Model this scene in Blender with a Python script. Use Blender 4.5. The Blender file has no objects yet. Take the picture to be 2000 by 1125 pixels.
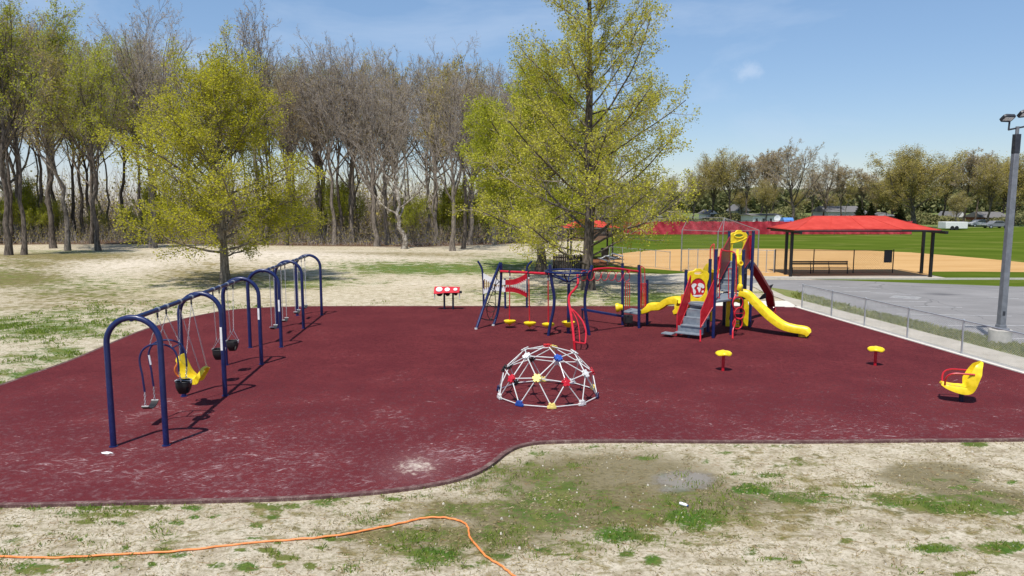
import bpy, bmesh, math, random
import numpy as np
from mathutils import Vector, Matrix
from mathutils.geometry import tessellate_polygon

S = bpy.context.scene
COL = S.collection
R = math.radians
# ------------------------------------------------------------------ camera, light, exposure
CAM_H = 5.0
FPX = 1386.0                      # focal length in pixels of the 2000 px wide photograph
PITCH = math.atan(167.5 / FPX)
cam_d = bpy.data.cameras.new('camera'); cam = bpy.data.objects.new('camera', cam_d); COL.objects.link(cam)
cam.location = (0, 0, CAM_H); cam.rotation_euler = (math.pi / 2 - PITCH, 0, 0)
cam_d.sensor_width = 36; cam_d.lens = FPX / 2000 * 36; cam_d.clip_start = 0.1; cam_d.clip_end = 6000
S.camera = cam

SUN_EL = R(65); SUN_AZ = math.atan2(0.385, 0.923)     # direction in which shadows fall, from +Y towards +X
sd = bpy.data.lights.new('sun', 'SUN'); sun = bpy.data.objects.new('sun', sd); COL.objects.link(sun)
sd.energy = 4.6; sd.angle = R(0.53); sd.color = (1, 0.955, 0.88)
ldir = Vector((math.sin(SUN_AZ) * math.cos(SUN_EL), math.cos(SUN_AZ) * math.cos(SUN_EL), -math.sin(SUN_EL)))
sun.rotation_euler = ldir.to_track_quat('-Z', 'Y').to_euler(); sun.location = (-20, -40, 60)

W = bpy.data.worlds.new('World'); S.world = W; W.use_nodes = True
nt = W.node_tree; nt.nodes.clear()
sky = nt.nodes.new('ShaderNodeTexSky'); sky.sky_type = 'NISHITA'; sky.sun_disc = False
sky.sun_elevation = SUN_EL; sky.sun_rotation = R(180) + SUN_AZ; sky.altitude = 0
sky.air_density = 1.0; sky.dust_density = 0.05; sky.ozone_density = 2.6
tc = nt.nodes.new('ShaderNodeTexCoord')
mp = nt.nodes.new('ShaderNodeMapping'); mp.inputs['Scale'].default_value = (1.0, 1.0, 3.2)
nz = nt.nodes.new('ShaderNodeTexNoise'); nz.inputs['Scale'].default_value = 2.3; nz.inputs['Detail'].default_value = 8
nz.inputs['Roughness'].default_value = 0.58; nz.inputs['Distortion'].default_value = 0.35
rp = nt.nodes.new('ShaderNodeValToRGB'); rp.color_ramp.elements[0].position = 0.53; rp.color_ramp.elements[1].position = 0.92
mulz = nt.nodes.new('ShaderNodeMath'); mulz.operation = 'MULTIPLY'; mulz.inputs[1].default_value = 0.45
# a cloud bank low in the sky towards the woods (left): more cloud there
sepx = nt.nodes.new('ShaderNodeSeparateXYZ')
ml = nt.nodes.new('ShaderNodeMapRange'); ml.inputs['From Min'].default_value = -0.12; ml.inputs['From Max'].default_value = -0.55
ml2 = nt.nodes.new('ShaderNodeMapRange'); ml2.inputs['From Min'].default_value = 0.34; ml2.inputs['From Max'].default_value = 0.12
pm = nt.nodes.new('ShaderNodeMath'); pm.operation = 'MULTIPLY'
pm2 = nt.nodes.new('ShaderNodeMath'); pm2.operation = 'MULTIPLY'; pm2.inputs[1].default_value = 0.24
ad = nt.nodes.new('ShaderNodeMath'); ad.operation = 'ADD'
mx = nt.nodes.new('ShaderNodeMixRGB'); mx.inputs['Color2'].default_value = (7.2, 7.6, 8.2, 1)
bg = nt.nodes.new('ShaderNodeBackground'); bg.inputs['Strength'].default_value = 0.125
wo = nt.nodes.new('ShaderNodeOutputWorld')
L = nt.links.new
L(tc.outputs['Generated'], mp.inputs['Vector']); L(mp.outputs[0], nz.inputs['Vector'])
L(tc.outputs['Generated'], sepx.inputs[0]); L(sepx.outputs['X'], ml.inputs['Value']); L(sepx.outputs['Z'], ml2.inputs['Value'])
L(ml.outputs[0], pm.inputs[0]); L(ml2.outputs[0], pm.inputs[1]); L(pm.outputs[0], pm2.inputs[0])
L(nz.outputs['Fac'], ad.inputs[0]); L(pm2.outputs[0], ad.inputs[1]); L(ad.outputs[0], rp.inputs[0])
cdir = Vector((465 / FPX, math.cos(PITCH) + math.sin(PITCH) * 422.5 / FPX, -math.sin(PITCH) + math.cos(PITCH) * 422.5 / FPX)).normalized()
sc_ = nt.nodes.new('ShaderNodeMapping'); sc_.inputs['Scale'].default_value = (1.0, 1.0, 1.8); sc_.inputs['Rotation'].default_value = (0, R(14), 0)
d_ = nt.nodes.new('ShaderNodeVectorMath'); d_.operation = 'DISTANCE'
from mathutils import Euler
c2 = Euler((0, R(14), 0)).to_matrix() @ Vector((cdir.x, cdir.y, cdir.z * 1.8)); d_.inputs[1].default_value = c2
n2_ = nt.nodes.new('ShaderNodeTexNoise'); n2_.inputs['Scale'].default_value = 45; n2_.inputs['Detail'].default_value = 6; n2_.inputs['Roughness'].default_value = 0.65
a2_ = nt.nodes.new('ShaderNodeMath'); a2_.operation = 'MULTIPLY_ADD'; a2_.inputs[1].default_value = -0.054; L(n2_.outputs['Fac'], a2_.inputs[0])
mr_ = nt.nodes.new('ShaderNodeMapRange'); mr_.interpolation_type = 'SMOOTHSTEP'; mr_.inputs['From Min'].default_value = 0.002; mr_.inputs['From Max'].default_value = -0.028; mr_.inputs['To Max'].default_value = 0.30
mxx = nt.nodes.new('ShaderNodeMath'); mxx.operation = 'MAXIMUM'
L(tc.outputs['Generated'], sc_.inputs[0]); L(sc_.outputs[0], d_.inputs[0]); L(d_.outputs['Value'], a2_.inputs[2]); L(tc.outputs['Generated'], n2_.inputs['Vector'])
L(a2_.outputs[0], mr_.inputs['Value'])
L(rp.outputs[0], mulz.inputs[0]); L(mulz.outputs[0], mxx.inputs[0]); L(mr_.outputs[0], mxx.inputs[1]); L(mxx.outputs[0], mx.inputs['Fac']); L(sky.outputs[0], mx.inputs['Color1'])
tint = nt.nodes.new('ShaderNodeValToRGB'); tint.color_ramp.elements[0].position = 0.0; tint.color_ramp.elements[0].color = (0.64, 0.645, 0.745, 1)
tint.color_ramp.elements[1].position = 0.30; tint.color_ramp.elements[1].color = (1.0, 1.03, 1.04, 1)
mt_ = nt.nodes.new('ShaderNodeMixRGB'); mt_.blend_type = 'MULTIPLY'; mt_.inputs[0].default_value = 1
L(sepx.outputs['Z'], tint.inputs[0]); L(mx.outputs[0], mt_.inputs[1]); L(tint.outputs[0], mt_.inputs[2])
L(mt_.outputs[0], bg.inputs[0]); L(bg.outputs[0], wo.inputs[0])
S.view_settings.view_transform = 'Standard'; S.view_settings.look = 'None'; S.view_settings.gamma = 1
S.view_settings.exposure = 0.15
S.cycles.max_bounces = 6; S.cycles.diffuse_bounces = 3; S.cycles.transparent_max_bounces = 12

# ------------------------------------------------------------------ measuring helpers (photo pixel -> point in the place)
_c, _s = math.cos(PITCH), math.sin(PITCH)
def _ray(px, py):
    a = (px - 1000) / FPX; b = (562.5 - py) / FPX
    return a, _c + _s * b, -_s + _c * b
def G(px, py, z=0.0):
    x, y, w = _ray(px, py); t = (z - CAM_H) / w
    return Vector((x * t, y * t, z))
def V(px, py, Y):
    x, y, w = _ray(px, py); t = Y / y
    return Vector((x * t, Y, CAM_H + w * t))
def proj(x, y, z=0.0):
    dz = z - CAM_H
    dep = y * _c - dz * _s; up = y * _s + dz * _c
    return 1000 + FPX * x / dep, 562.5 - FPX * up / dep

# ------------------------------------------------------------------ object helpers
ORI = {}
def link(o): COL.objects.link(o); return o
def tag(o, label=None, cat=None, group=None, kind=None):
    if label: o['label'] = label
    if cat: o['category'] = cat
    if group: o['group'] = group
    if kind: o['kind'] = kind
    return o
def thing(name, loc, label, cat, group=None, rz=0.0):
    o = link(bpy.data.objects.new(name, None)); o.location = loc; o.rotation_euler = (0, 0, rz)
    o.empty_display_size = 0.2
    ORI[o.name] = Vector(loc)
    return tag(o, label, cat, group)
def copy_tree(o, parent=None):
    c = link(o.copy()); c.parent = parent
    for ch in o.children: copy_tree(ch, c)
    return c
def link_mesh(name, V_, F_, mats, parent=None, loc=None, mi=None, smooth=True, ang=0.7):
    """V_ world coordinates; made local to the thing (parent) or to loc"""
    org = ORI[parent.name] if parent is not None else Vector(loc if loc is not None else (0, 0, 0))
    me = bpy.data.meshes.new(name)
    if isinstance(V_, np.ndarray):
        V_ = V_ - np.array(org)
        nv = len(V_); me.vertices.add(nv); me.vertices.foreach_set('co', V_.astype(np.float32).ravel())
        k = F_.shape[1]; nf = len(F_)
        me.loops.add(nf * k); me.loops.foreach_set('vertex_index', F_.astype(np.int32).ravel())
        me.polygons.add(nf); me.polygons.foreach_set('loop_start', np.arange(nf, dtype=np.int32) * k)
        me.update(calc_edges=True)
    else:
        me.from_pydata([tuple(Vector(v) - org) for v in V_], [], F_)
        bm = bmesh.new(); bm.from_mesh(me); bmesh.ops.recalc_face_normals(bm, faces=bm.faces); bm.to_mesh(me); bm.free()
    for m in (mats if isinstance(mats, (list, tuple)) else [mats]): me.materials.append(m)
    if mi is not None: me.polygons.foreach_set('material_index', np.array(mi, dtype=np.int32))
    if smooth:
        me.polygons.foreach_set('use_smooth', np.ones(len(me.polygons), dtype=bool))
        if ang: me.set_sharp_from_angle(angle=ang)
    me.update()
    o = link(bpy.data.objects.new(name, me))
    if parent is not None:
        o.parent = parent; ORI[o.name] = org
    else:
        o.location = org; ORI[o.name] = org
    return o
class MB:
    def __init__(s): s.v = []; s.f = []; s.m = []; s.cm = 0
    def mat(s, i): s.cm = i; return s
    def add(s, v, f):
        b = len(s.v); s.v += [Vector(x) for x in v]; s.f += [tuple(i + b for i in q) for q in f]; s.m += [s.cm] * len(f)
        return s
    def box(s, c, size, ax=None, ay=None, az=None):
        """box centred on c; optional axes (unit vectors)"""
        c = Vector(c); ax = Vector(ax or (1, 0, 0)).normalized(); az = Vector(az or (0, 0, 1))
        ay = Vector(ay).normalized() if ay else az.cross(ax).normalized()
        az = ax.cross(ay).normalized() if not az else az.normalized()
        hx, hy, hz = size[0] / 2, size[1] / 2, size[2] / 2
        vs = [c + ax * i * hx + ay * j * hy + az * k * hz for k in (-1, 1) for j in (-1, 1) for i in (-1, 1)]
        return s.add(vs, [(0, 2, 3, 1), (4, 5, 7, 6), (0, 1, 5, 4), (2, 6, 7, 3), (0, 4, 6, 2), (1, 3, 7, 5)])
    def tube(s, pts, r, n=10, closed=False, caps=True, up=None):
        pts = [Vector(p) for p in pts]; N = len(pts)
        rr = r if isinstance(r, (list, tuple)) else [r] * N
        vs = []; prev = None
        for i, p in enumerate(pts):
            if closed: t = (pts[(i + 1) % N] - pts[i - 1])
            else: t = pts[min(i + 1, N - 1)] - pts[max(i - 1, 0)]
            t.normalize()
            if prev is None:
                a = Vector((0, 0, 1)) if abs(t.z) < 0.9 else Vector((1, 0, 0))
                u = t.cross(a).normalized()
            else:
                u = (prev - t * prev.dot(t)).normalized()
            prev = u; w = t.cross(u)
            for k in range(n):
                a = 2 * math.pi * k / n
                vs.append(p + (u * math.cos(a) + w * math.sin(a)) * rr[i])
        fs = []
        for i in range(N if closed else N - 1):
            j = (i + 1) % N
            for k in range(n):
                l = (k + 1) % n
                fs.append((i * n + k, i * n + l, j * n + l, j * n + k))
        if caps and not closed:
            fs.append(tuple(range(n))[::-1]); fs.append(tuple((N - 1) * n + k for k in range(n)))
        return s.add(vs, fs)
    def cyl(s, a, b, r, n=14): return s.tube([a, b], r, n)
    def lathe(s, c, prof, n=20, axis=(0, 0, 1)):
        """prof: list of (radius, height)"""
        c = Vector(c); az = Vector(axis).normalized()
        u = az.orthogonal().normalized(); w = az.cross(u)
        vs = []; fs = []
        for r, h in prof:
            for k in range(n):
                a = 2 * math.pi * k / n
                vs.append(c + az * h + (u * math.cos(a) + w * math.sin(a)) * max(r, 1e-4))
        for i in range(len(prof) - 1):
            for k in range(n):
                l = (k + 1) % n
                fs.append((i * n + k, i * n + l, (i + 1) * n + l, (i + 1) * n + k))
        fs.append(tuple(range(n))[::-1]); fs.append(tuple((len(prof) - 1) * n + k for k in range(n)))
        return s.add(vs, fs)
    def ring(s, c, R_, r, ax, ay, n=28, m=7):
        c = Vector(c); ax = Vector(ax).normalized(); ay = Vector(ay).normalized()
        return s.tube([c + (ax * math.cos(2 * math.pi * i / n) + ay * math.sin(2 * math.pi * i / n)) * R_ for i in range(n)], r, m, closed=True)
    def plate(s, O, a, b, outer, holes=(), th=0.04):
        """flat plate: outline(s) in (a,b) coordinates around O, thickness th"""
        O = Vector(O); a = Vector(a); b = Vector(b); n = a.cross(b).normalized() * th / 2
        loops = [outer] + list(holes)
        flat = [p for lp in loops for p in lp]
        tris = tessellate_polygon([[Vector((p[0], p[1], 0)) for p in lp] for lp in loops])
        T = [O + a * p[0] + b * p[1] for p in flat]
        N = len(T); vs = [t + n for t in T] + [t - n for t in T]
        fs = [tuple(t) for t in tris] + [tuple(i + N for i in reversed(t)) for t in tris]
        k0 = 0
        for lp in loops:
            m = len(lp)
            for i in range(m):
                j = (i + 1) % m
                fs.append((k0 + i, k0 + j, k0 + j + N, k0 + i + N))
            k0 += m
        return s.add(vs, fs)
    def sweep(s, path, prof, up=(0, 0, 1), side=None, closed_prof=True):
        """prof: list of (side, up) offsets, or function i->list"""
        path = [Vector(p) for p in path]; N = len(path); vs = []
        for i, p in enumerate(path):
            t = (path[min(i + 1, N - 1)] - path[max(i - 1, 0)]).normalized()
            sd_ = Vector(side).normalized() if side else t.cross(Vector(up)).normalized()
            nn = sd_.cross(t).normalized()
            pr = prof(i) if callable(prof) else prof
            vs += [p + sd_ * q[0] + nn * q[1] for q in pr]
        m = len(pr); fs = []
        for i in range(N - 1):
            for k in range(m if closed_prof else m - 1):
                l = (k + 1) % m
                fs.append((i * m + k, i * m + l, (i + 1) * m + l, (i + 1) * m + k))
        fs.append(tuple(range(m))[::-1]); fs.append(tuple((N - 1) * m + k for k in range(m)))
        return s.add(vs, fs)
    def build(s, name, mats, parent=None, loc=None, smooth=True, ang=0.7, bevel=0):
        o = link_mesh(name, s.v, s.f, mats, parent, loc, s.m, smooth, ang)
        if bevel:
            b = o.modifiers.new('bevel', 'BEVEL'); b.width = bevel; b.segments = 2; b.limit_method = 'ANGLE'; b.angle_limit = R(40)
        return o
def smooth_path(pts, k=6, closed=False):
    """Catmull-Rom through pts"""
    P = [Vector(p) for p in pts]; n = len(P); out = []
    rng = range(n) if closed else range(n - 1)
    for i in rng:
        p1 = P[i]; p2 = P[(i + 1) % n]
        p0 = P[i - 1] if (closed or i > 0) else p1 * 2 - p2
        p3 = P[(i + 2) % n] if (closed or i + 2 < n) else p2 * 2 - p1
        for j in range(k):
            t = j / k
            out.append(0.5 * ((2 * p1) + (p2 - p0) * t + (2 * p0 - 5 * p1 + 4 * p2 - p3) * t * t + (3 * p1 - p0 - 3 * p2 + p3) * t ** 3))
    if not closed: out.append(P[-1])
    return out

# ------------------------------------------------------------------ materials
def srgb(r, g, b):
    f = lambda c: (c / 12.92) if c <= 0.04045 else ((c + 0.055) / 1.055) ** 2.4
    return (f(r / 255), f(g / 255), f(b / 255), 1)
class NT:
    def __init__(s, name):
        s.m = bpy.data.materials.new(name); s.m.use_nodes = True; s.t = s.m.node_tree
        s.b = s.t.nodes['Principled BSDF']; s.o = s.t.nodes['Material Output']
    def n(s, typ, **kw):
        nd = s.t.nodes.new(typ)
        for k, v in kw.items():
            if k in nd.inputs.keys() or (isinstance(k, str) and k.startswith('i_')):
                nd.inputs[k[2:] if k.startswith('i_') else k].default_value = v
            else: setattr(nd, k, v)
        return nd
    def l(s, a, b): s.t.links.new(a, b)
    def noise(s, vec, scale, detail=4, rough=0.55, dist=0.0):
        nd = s.t.nodes.new('ShaderNodeTexNoise'); nd.inputs['Scale'].default_value = scale
        nd.inputs['Detail'].default_value = detail; nd.inputs['Roughness'].default_value = rough; nd.inputs['Distortion'].default_value = dist
        if vec is not None: s.l(vec, nd.inputs['Vector'])
        return nd.outputs['Fac']
    def ramp(s, fac, stops):
        nd = s.t.nodes.new('ShaderNodeValToRGB'); e = nd.color_ramp.elements
        e[0].position, e[0].color = stops[0]; e[1].position, e[1].color = stops[-1]
        for p, c in stops[1:-1]:
            x = e.new(p); x.color = c
        s.l(fac, nd.inputs[0]); return nd.outputs[0]
    def mix(s, fac, a, b, mode='MIX'):
        nd = s.t.nodes.new('ShaderNodeMixRGB'); nd.blend_type = mode
        for i, x in ((0, fac), (1, a), (2, b)):
            if hasattr(x, 'links'): s.l(x, nd.inputs[i])
            elif x is not None: nd.inputs[i].default_value = x
        return nd.outputs[0]
    def math(s, op, a, b=None, clamp=False):
        nd = s.t.nodes.new('ShaderNodeMath'); nd.operation = op; nd.use_clamp = clamp
        for i, x in ((0, a), (1, b)):
            if x is None: continue
            if hasattr(x, 'links'): s.l(x, nd.inputs[i])
            else: nd.inputs[i].default_value = x
        return nd.outputs[0]
    def step(s, x, lo, hi):
        nd = s.t.nodes.new('ShaderNodeMapRange'); nd.interpolation_type = 'SMOOTHSTEP'
        nd.inputs['From Min'].default_value = lo; nd.inputs['From Max'].default_value = hi
        s.l(x, nd.inputs['Value']); return nd.outputs[0]
    def pos(s, scale=(1, 1, 1), obj=False):
        if obj: v = s.t.nodes.new('ShaderNodeTexCoord').outputs['Object']
        else: v = s.t.nodes.new('ShaderNodeNewGeometry').outputs['Position']
        m = s.t.nodes.new('ShaderNodeMapping'); m.inputs['Scale'].default_value = scale
        s.l(v, m.inputs[0]); return m.outputs[0]
    def attr(s, name):
        a = s.t.nodes.new('ShaderNodeAttribute'); a.attribute_name = name; return a.outputs['Fac']
    def col(s, c): 
        if hasattr(c, 'links'): s.l(c, s.b.inputs['Base Color'])
        else: s.b.inputs['Base Color'].default_value = c
        return s
    def set(s, **kw):
        for k, v in kw.items():
            i = s.b.inputs[k.replace('_', ' ')]
            if hasattr(v, 'links'): s.l(v, i)
            else: i.default_value = v
        return s
    def bump(s, h, strength=0.4, dist=0.02):
        b = s.t.nodes.new('ShaderNodeBump'); b.inputs['Strength'].default_value = strength; b.inputs['Distance'].default_value = dist
        s.l(h, b.inputs['Height']); s.l(b.outputs[0], s.b.inputs['Normal']); return s
def paint(name, c, rough=0.35, metal=0.0, var=0.14, dirt=0.16, scale=6.0, coat=0.0):
    """coated or moulded surface: slight tone variation, dusty smears, roughness breakup"""
    t = NT(name); p = t.pos(obj=False)
    n1 = t.noise(p, scale, 5, 0.6); n2 = t.noise(p, scale * 9, 4, 0.6)
    base = t.mix(t.step(n1, 0.3, 0.7), tuple(x * (1 - var) for x in c[:3]) + (1,), tuple(min(1, x * (1 + var)) for x in c[:3]) + (1,))
    base = t.mix(t.math('MULTIPLY', t.step(t.math('MULTIPLY', n1, n2), 0.22, 0.42), dirt), base, (0.42, 0.37, 0.3, 1))
    t.col(base); t.set(Metallic=metal, Roughness=t.math('ADD', t.math('MULTIPLY', n2, 0.25), rough - 0.1))
    if coat: t.set(Coat_Weight=coat, Coat_Roughness=0.15)
    t.bump(n2, 0.08, 0.004)
    if rough >= 0.7: t.set(Specular_IOR_Level=0.15)
    return t.m
M = {}
M['navy'] = paint('navy_paint', (0.003, 0.012, 0.085, 1), 0.36, coat=0.1, dirt=0.03)
M['navy_dark'] = paint('dark_navy_paint', (0.003, 0.007, 0.03, 1), 0.42, dirt=0.04)
M['red'] = paint('red_paint', (0.52, 0.006, 0.020, 1), 0.36, coat=0.15, dirt=0.05)
M['maroon'] = paint('deep_red_paint', (0.27, 0.006, 0.012, 1), 0.4, coat=0.1, dirt=0.05)
M['yellow'] = paint('yellow_plastic', (0.86, 0.62, 0.010, 1), 0.36, dirt=0.08)
M['orange_plastic'] = paint('orange_plastic', (0.75, 0.2, 0.03, 1), 0.4)
M['white'] = paint('white_plastic', (0.78, 0.77, 0.74, 1), 0.4)
M['black'] = paint('black_rubber', (0.008, 0.008, 0.009, 1), 0.5, dirt=0.05)
M['blue'] = paint('blue_plastic', (0.012, 0.07, 0.36, 1), 0.38)
M['cream'] = paint('pale_yellow_plastic', (0.88, 0.72, 0.20, 1), 0.4)
M['galv'] = paint('galvanised_steel', (0.46, 0.48, 0.50, 1), 0.42, metal=0.55, dirt=0.1)
M['chain'] = paint('chain_steel', (0.55, 0.55, 0.56, 1), 0.35, metal=0.8)
M['lightbar'] = paint('pale_powder_coat', (0.66, 0.66, 0.64, 1), 0.35)
M['deck'] = paint('grey_vinyl_deck', (0.17, 0.20, 0.235, 1), 0.6, dirt=0.2)
M['wood'] = paint('weathered_wood', (0.34, 0.19, 0.07, 1), 0.7)
M['darkmetal'] = paint('black_metal', (0.006, 0.005, 0.006, 1), 0.5, dirt=0.03)
M['polegrey'] = paint('grey_pole_paint', (0.17, 0.18, 0.20, 1), 0.5, dirt=0.08)
M['headgrey'] = paint('dark_grey_housing', (0.03, 0.033, 0.042, 1), 0.45, dirt=0.05)
M['lens'] = paint('pale_lamp_lens', (0.8, 0.8, 0.8, 1), 0.2)
M['canopy'] = paint('salmon_red_canopy', (0.50, 0.052, 0.038, 1), 0.85, var=0.10, dirt=0.06, scale=1.2)
M['screen'] = paint('red_windscreen_cloth', (0.42, 0.035, 0.055, 1), 0.85, var=0.35, scale=0.7)
M['concrete'] = paint('pale_concrete', (0.50, 0.47, 0.42, 1), 0.9, var=0.12, dirt=0.4)
M['housewhite'] = paint('white_siding', (0.72, 0.72, 0.70, 1), 0.7)
M['housegrey'] = paint('grey_siding', (0.36, 0.38, 0.40, 1), 0.8)
M['roof'] = paint('grey_shingles', (0.16, 0.155, 0.155, 1), 0.9)
M['brick'] = paint('red_brick', (0.27, 0.09, 0.06, 1), 0.9)
M['hose'] = paint('orange_hose_rubber', (0.82, 0.25, 0.06, 1), 0.45)
M['paper'] = paint('white_paper', (0.8, 0.8, 0.8, 1), 0.9)
M['darkwood'] = paint('dark_wood_boards', (0.045, 0.034, 0.028, 1), 0.85, var=0.4, scale=9)
M['glass'] = paint('dark_window_glass', (0.03, 0.04, 0.05, 1), 0.15)
M['tarp'] = paint('blue_tarp', (0.07, 0.22, 0.55, 1), 0.6)
M['greenplastic'] = paint('green_plastic', (0.05, 0.3, 0.22, 1), 0.5)

# ------------------------------------------------------------------ ground and its setting
def poly_px(pts, z=0.0): return [G(x, y, z) for x, y in pts]
def gz(x, y):
    """gentle relief of the lawn: the sandy rise in front of the woods"""
    return np.maximum(0.58 * np.exp(-((x + 22) / 15.0) ** 2 - ((y - 62) / 8.0) ** 2)
            + 0.25 * np.exp(-((x + 48) / 12.0) ** 2 - ((y - 60) / 10.0) ** 2) - 0.03, 0)
BL_G = [  # grass patches measured on the photograph: px, py, rx, ry, amount
 (850,526,260,14,.74),(1000,515,120,14,.7),(700,538,90,8,.42),(130,640,120,22,.62),(230,622,60,14,.5),(120,686,60,13,.65),(55,730,70,16,.75),(20,757,70,14,.7),
 (190,655,120,12,.5),(330,600,60,8,.4),(60,515,70,8,.35),(150,560,160,30,.30),(330,560,180,14,.42),(560,553,110,8,.62),(1080,575,220,22,.58),(1280,585,130,20,.72),
 (1240,560,120,10,.35),(60,600,60,12,.3),(930,575,70,10,.35),(840,580,60,12,.3),(500,478,160,8,.5),(150,490,160,14,.5),(780,486,170,6,.4),(1020,498,120,8,.45),
 (60,480,120,12,.5),(230,490,60,8,.4),(420,470,120,7,.45),(650,478,120,7,.4),(150,610,160,12,.5),(100,650,120,14,.5),(400,560,160,10,.4),(30,530,60,14,.3),(1500,572,60,6,.5),(1230,640,20,4,.2),
 (1352,1012,62,26,1.0),(1200,1045,52,20,.9),(1470,958,55,11,.95),(1600,976,70,11,.72),(1760,985,80,10,.78),(1880,990,100,14,.95),(1965,1000,40,9,.8),(1950,1070,62,14,.95),
 (1830,1072,62,13,.8),(1275,1094,22,12,.95),(1470,1075,30,12,.5),(1905,867,34,7,.9),(1808,968,40,9,.55),(1905,938,25,7,.7),(1976,942,16,6,.8),
 (820,1050,60,18,.6),(850,1085,70,25,.8),(780,1070,50,25,.5),(1050,1000,130,60,.46),(1130,950,90,30,.36),(1050,950,50,16,.55),(930,995,80,22,.42),(700,985,80,14,.34),
 (480,1108,26,12,.9),(345,1020,20,8,.8),(500,1027,20,7,.8),(250,1005,30,8,.55),(140,1005,60,8,.5),(60,1110,60,18,.7),(30,1060,30,12,.5),(150,1090,110,10,.6),(235,1108,40,8,.7),(330,1085,60,8,.6),
 (650,1000,60,10,.45),(720,1020,60,12,.5),(620,1050,50,10,.4),(660,960,20,5,.5),(380,1010,16,6,.8),(300,1030,14,5,.8),(415,1010,14,5,.8),(680,1110,40,16,.5),(560,1000,40,8,.4),(1500,905,160,14,.35),
 (1700,865,120,6,.42),(1450,872,160,5,.42),(1150,872,100,6,.45),(300,992,200,5,.42),(820,970,90,6,.4),(520,985,100,6,.42),(1960,1030,60,10,.3),(1600,1020,90,20,.26),(1700,1100,120,10,.2),(930,1100,60,16,.45)]
BL_W = [(1180,940,240,60,.75),(1000,1030,240,55,.5),(1400,975,160,40,.6),(1330,945,92,30,1.0),(1230,925,110,30,.8),(1120,985,150,42,.85),(1010,1020,120,40,.7),(1180,900,120,14,.6),(1300,985,130,35,.75),(900,1000,130,40,.45),(820,1050,110,40,.45),
        (1820,928,110,24,.8),(1950,975,90,20,.75),(1870,955,90,20,.7),(1440,980,90,20,.6),(1560,975,110,12,.5),(700,1060,120,30,.3)]
BL_P = [(1335,938,66,22,.85),(1305,955,40,12,.6),(1960,978,40,9,.4)]
BL_D = [(1150,1000,300,60,.8),(1450,990,300,50,.6),(850,1060,200,50,.7),(1850,985,250,40,.6),(120,505,180,12,.9),(60,470,200,12,.7),(350,475,250,8,.7),(700,480,250,7,.6),(250,590,200,14,.5),(100,600,140,20,.5),(800,500,200,8,.6),(30,545,120,20,.9),(150,575,180,22,.6),(420,540,140,22,.7),(60,520,90,12,.7),(600,560,60,10,.5),(1000,560,180,10,.45),(1120,590,250,12,.35),(900,590,100,10,.25),(500,590,150,12,.3),(1300,560,80,8,.3),
        (1100,930,150,40,.5),(900,1000,200,50,.45),(1000,1070,200,40,.4),(600,1000,300,60,.35),(1500,900,300,30,.25),(1550,1040,150,40,.35)]
BL_S = [(500,505,300,16,.9),(260,520,160,14,.7),(880,555,200,7,.6),(700,510,120,10,.6),(180,530,90,10,.5)]
_r = random.Random(12)
for _ in range(210):
    x_ = _r.uniform(-60, 2060); y_ = 872 + 250 * _r.random()
    dens_ = 1.0 if x_ < 1150 else 0.45
    if _r.random() > dens_: continue
    if x_ < 950: y_ = max(y_, 992 - max(0, (x_ - 560)) * 0.18)
    BL_G.append((x_, y_, _r.uniform(8, 30), _r.uniform(3, 8), _r.uniform(.45, .85)))
BL_G += [(1050,960,180,60,.50),(1350,990,260,40,.46),(1080,1000,220,80,.52),(1520,970,160,20,.55),(1200,1050,240,30,.42),(1800,975,220,24,.5),(1900,1070,160,20,.4),(900,1060,160,50,.42),(1400,960,200,40,.32),(1800,960,200,40,.30),(250,1060,300,50,.26)]
BL_G += [(60,640,180,36,.6),(180,560,240,34,.44),(620,550,200,14,.5),(300,480,300,10,.45),(80,700,110,24,.55),(560,556,150,12,.6),(30,540,120,30,.4),(400,600,120,12,.36)]
def blobs(bl, px, py):
    out = np.zeros_like(px)
    for bx, by, rx, ry, a in bl:
        d = ((px - bx) / rx) ** 2 + ((py - by) / ry) ** 2
        out = np.maximum(out, a * np.clip(1.25 * np.exp(-d * 0.75) - 0.10, 0, 1.1))
    return out
def vnoise(x, y, sc, seed):
    """value noise, vectorised"""
    rs = np.random.RandomState(seed); T = rs.rand(256, 256)
    u = x / sc; v = y / sc; i = np.floor(u).astype(int); j = np.floor(v).astype(int)
    fu = u - i; fv = v - j; fu = fu * fu * (3 - 2 * fu); fv = fv * fv * (3 - 2 * fv)
    a = T[i % 256, j % 256]; b = T[(i + 1) % 256, j % 256]; c = T[i % 256, (j + 1) % 256]; d = T[(i + 1) % 256, (j + 1) % 256]
    return (a * (1 - fu) + b * fu) * (1 - fv) + (c * (1 - fu) + d * fu) * fv
def wood_edge(x):
    """Y of the front of the woods"""
    return np.interp(x, [-90, -55, -40, -25, -10, 0, 8, 60], [78, 85, 86, 82, 80, 86, 93, 93])
ys = np.concatenate([np.linspace(-30, 8, 20, endpoint=False), 8 * (105 / 8.0) ** np.linspace(0, 1, 520), np.geomspace(110, 3500, 40)])
us = np.linspace(-1.15, 1.15, 520)
YY, UU = np.meshgrid(ys, us, indexing='ij')
XX = UU * (np.abs(YY) * 0.85 + 6 + np.where(YY > 200, (YY - 200) * 1.0, 0))
ZZ = gz(XX, YY)
ZZ += 0.02 * (vnoise(XX, YY, 1.3, 5) - 0.5) * (YY > 4) * (YY < 70) * ((XX < 6) | (YY < 12.5))
nr, nc = XX.shape
idx = np.arange(nr * nc).reshape(nr, nc)
Fq = np.stack([idx[:-1, :-1], idx[:-1, 1:], idx[1:, 1:], idx[1:, :-1]], -1).reshape(-1, 4)
PX, PY = proj(XX, np.maximum(YY, 2.0), 0)
near = (YY > 4) & (YY < 75)
gr = np.where(near, blobs(BL_G, PX, PY), 0.15)
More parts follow.
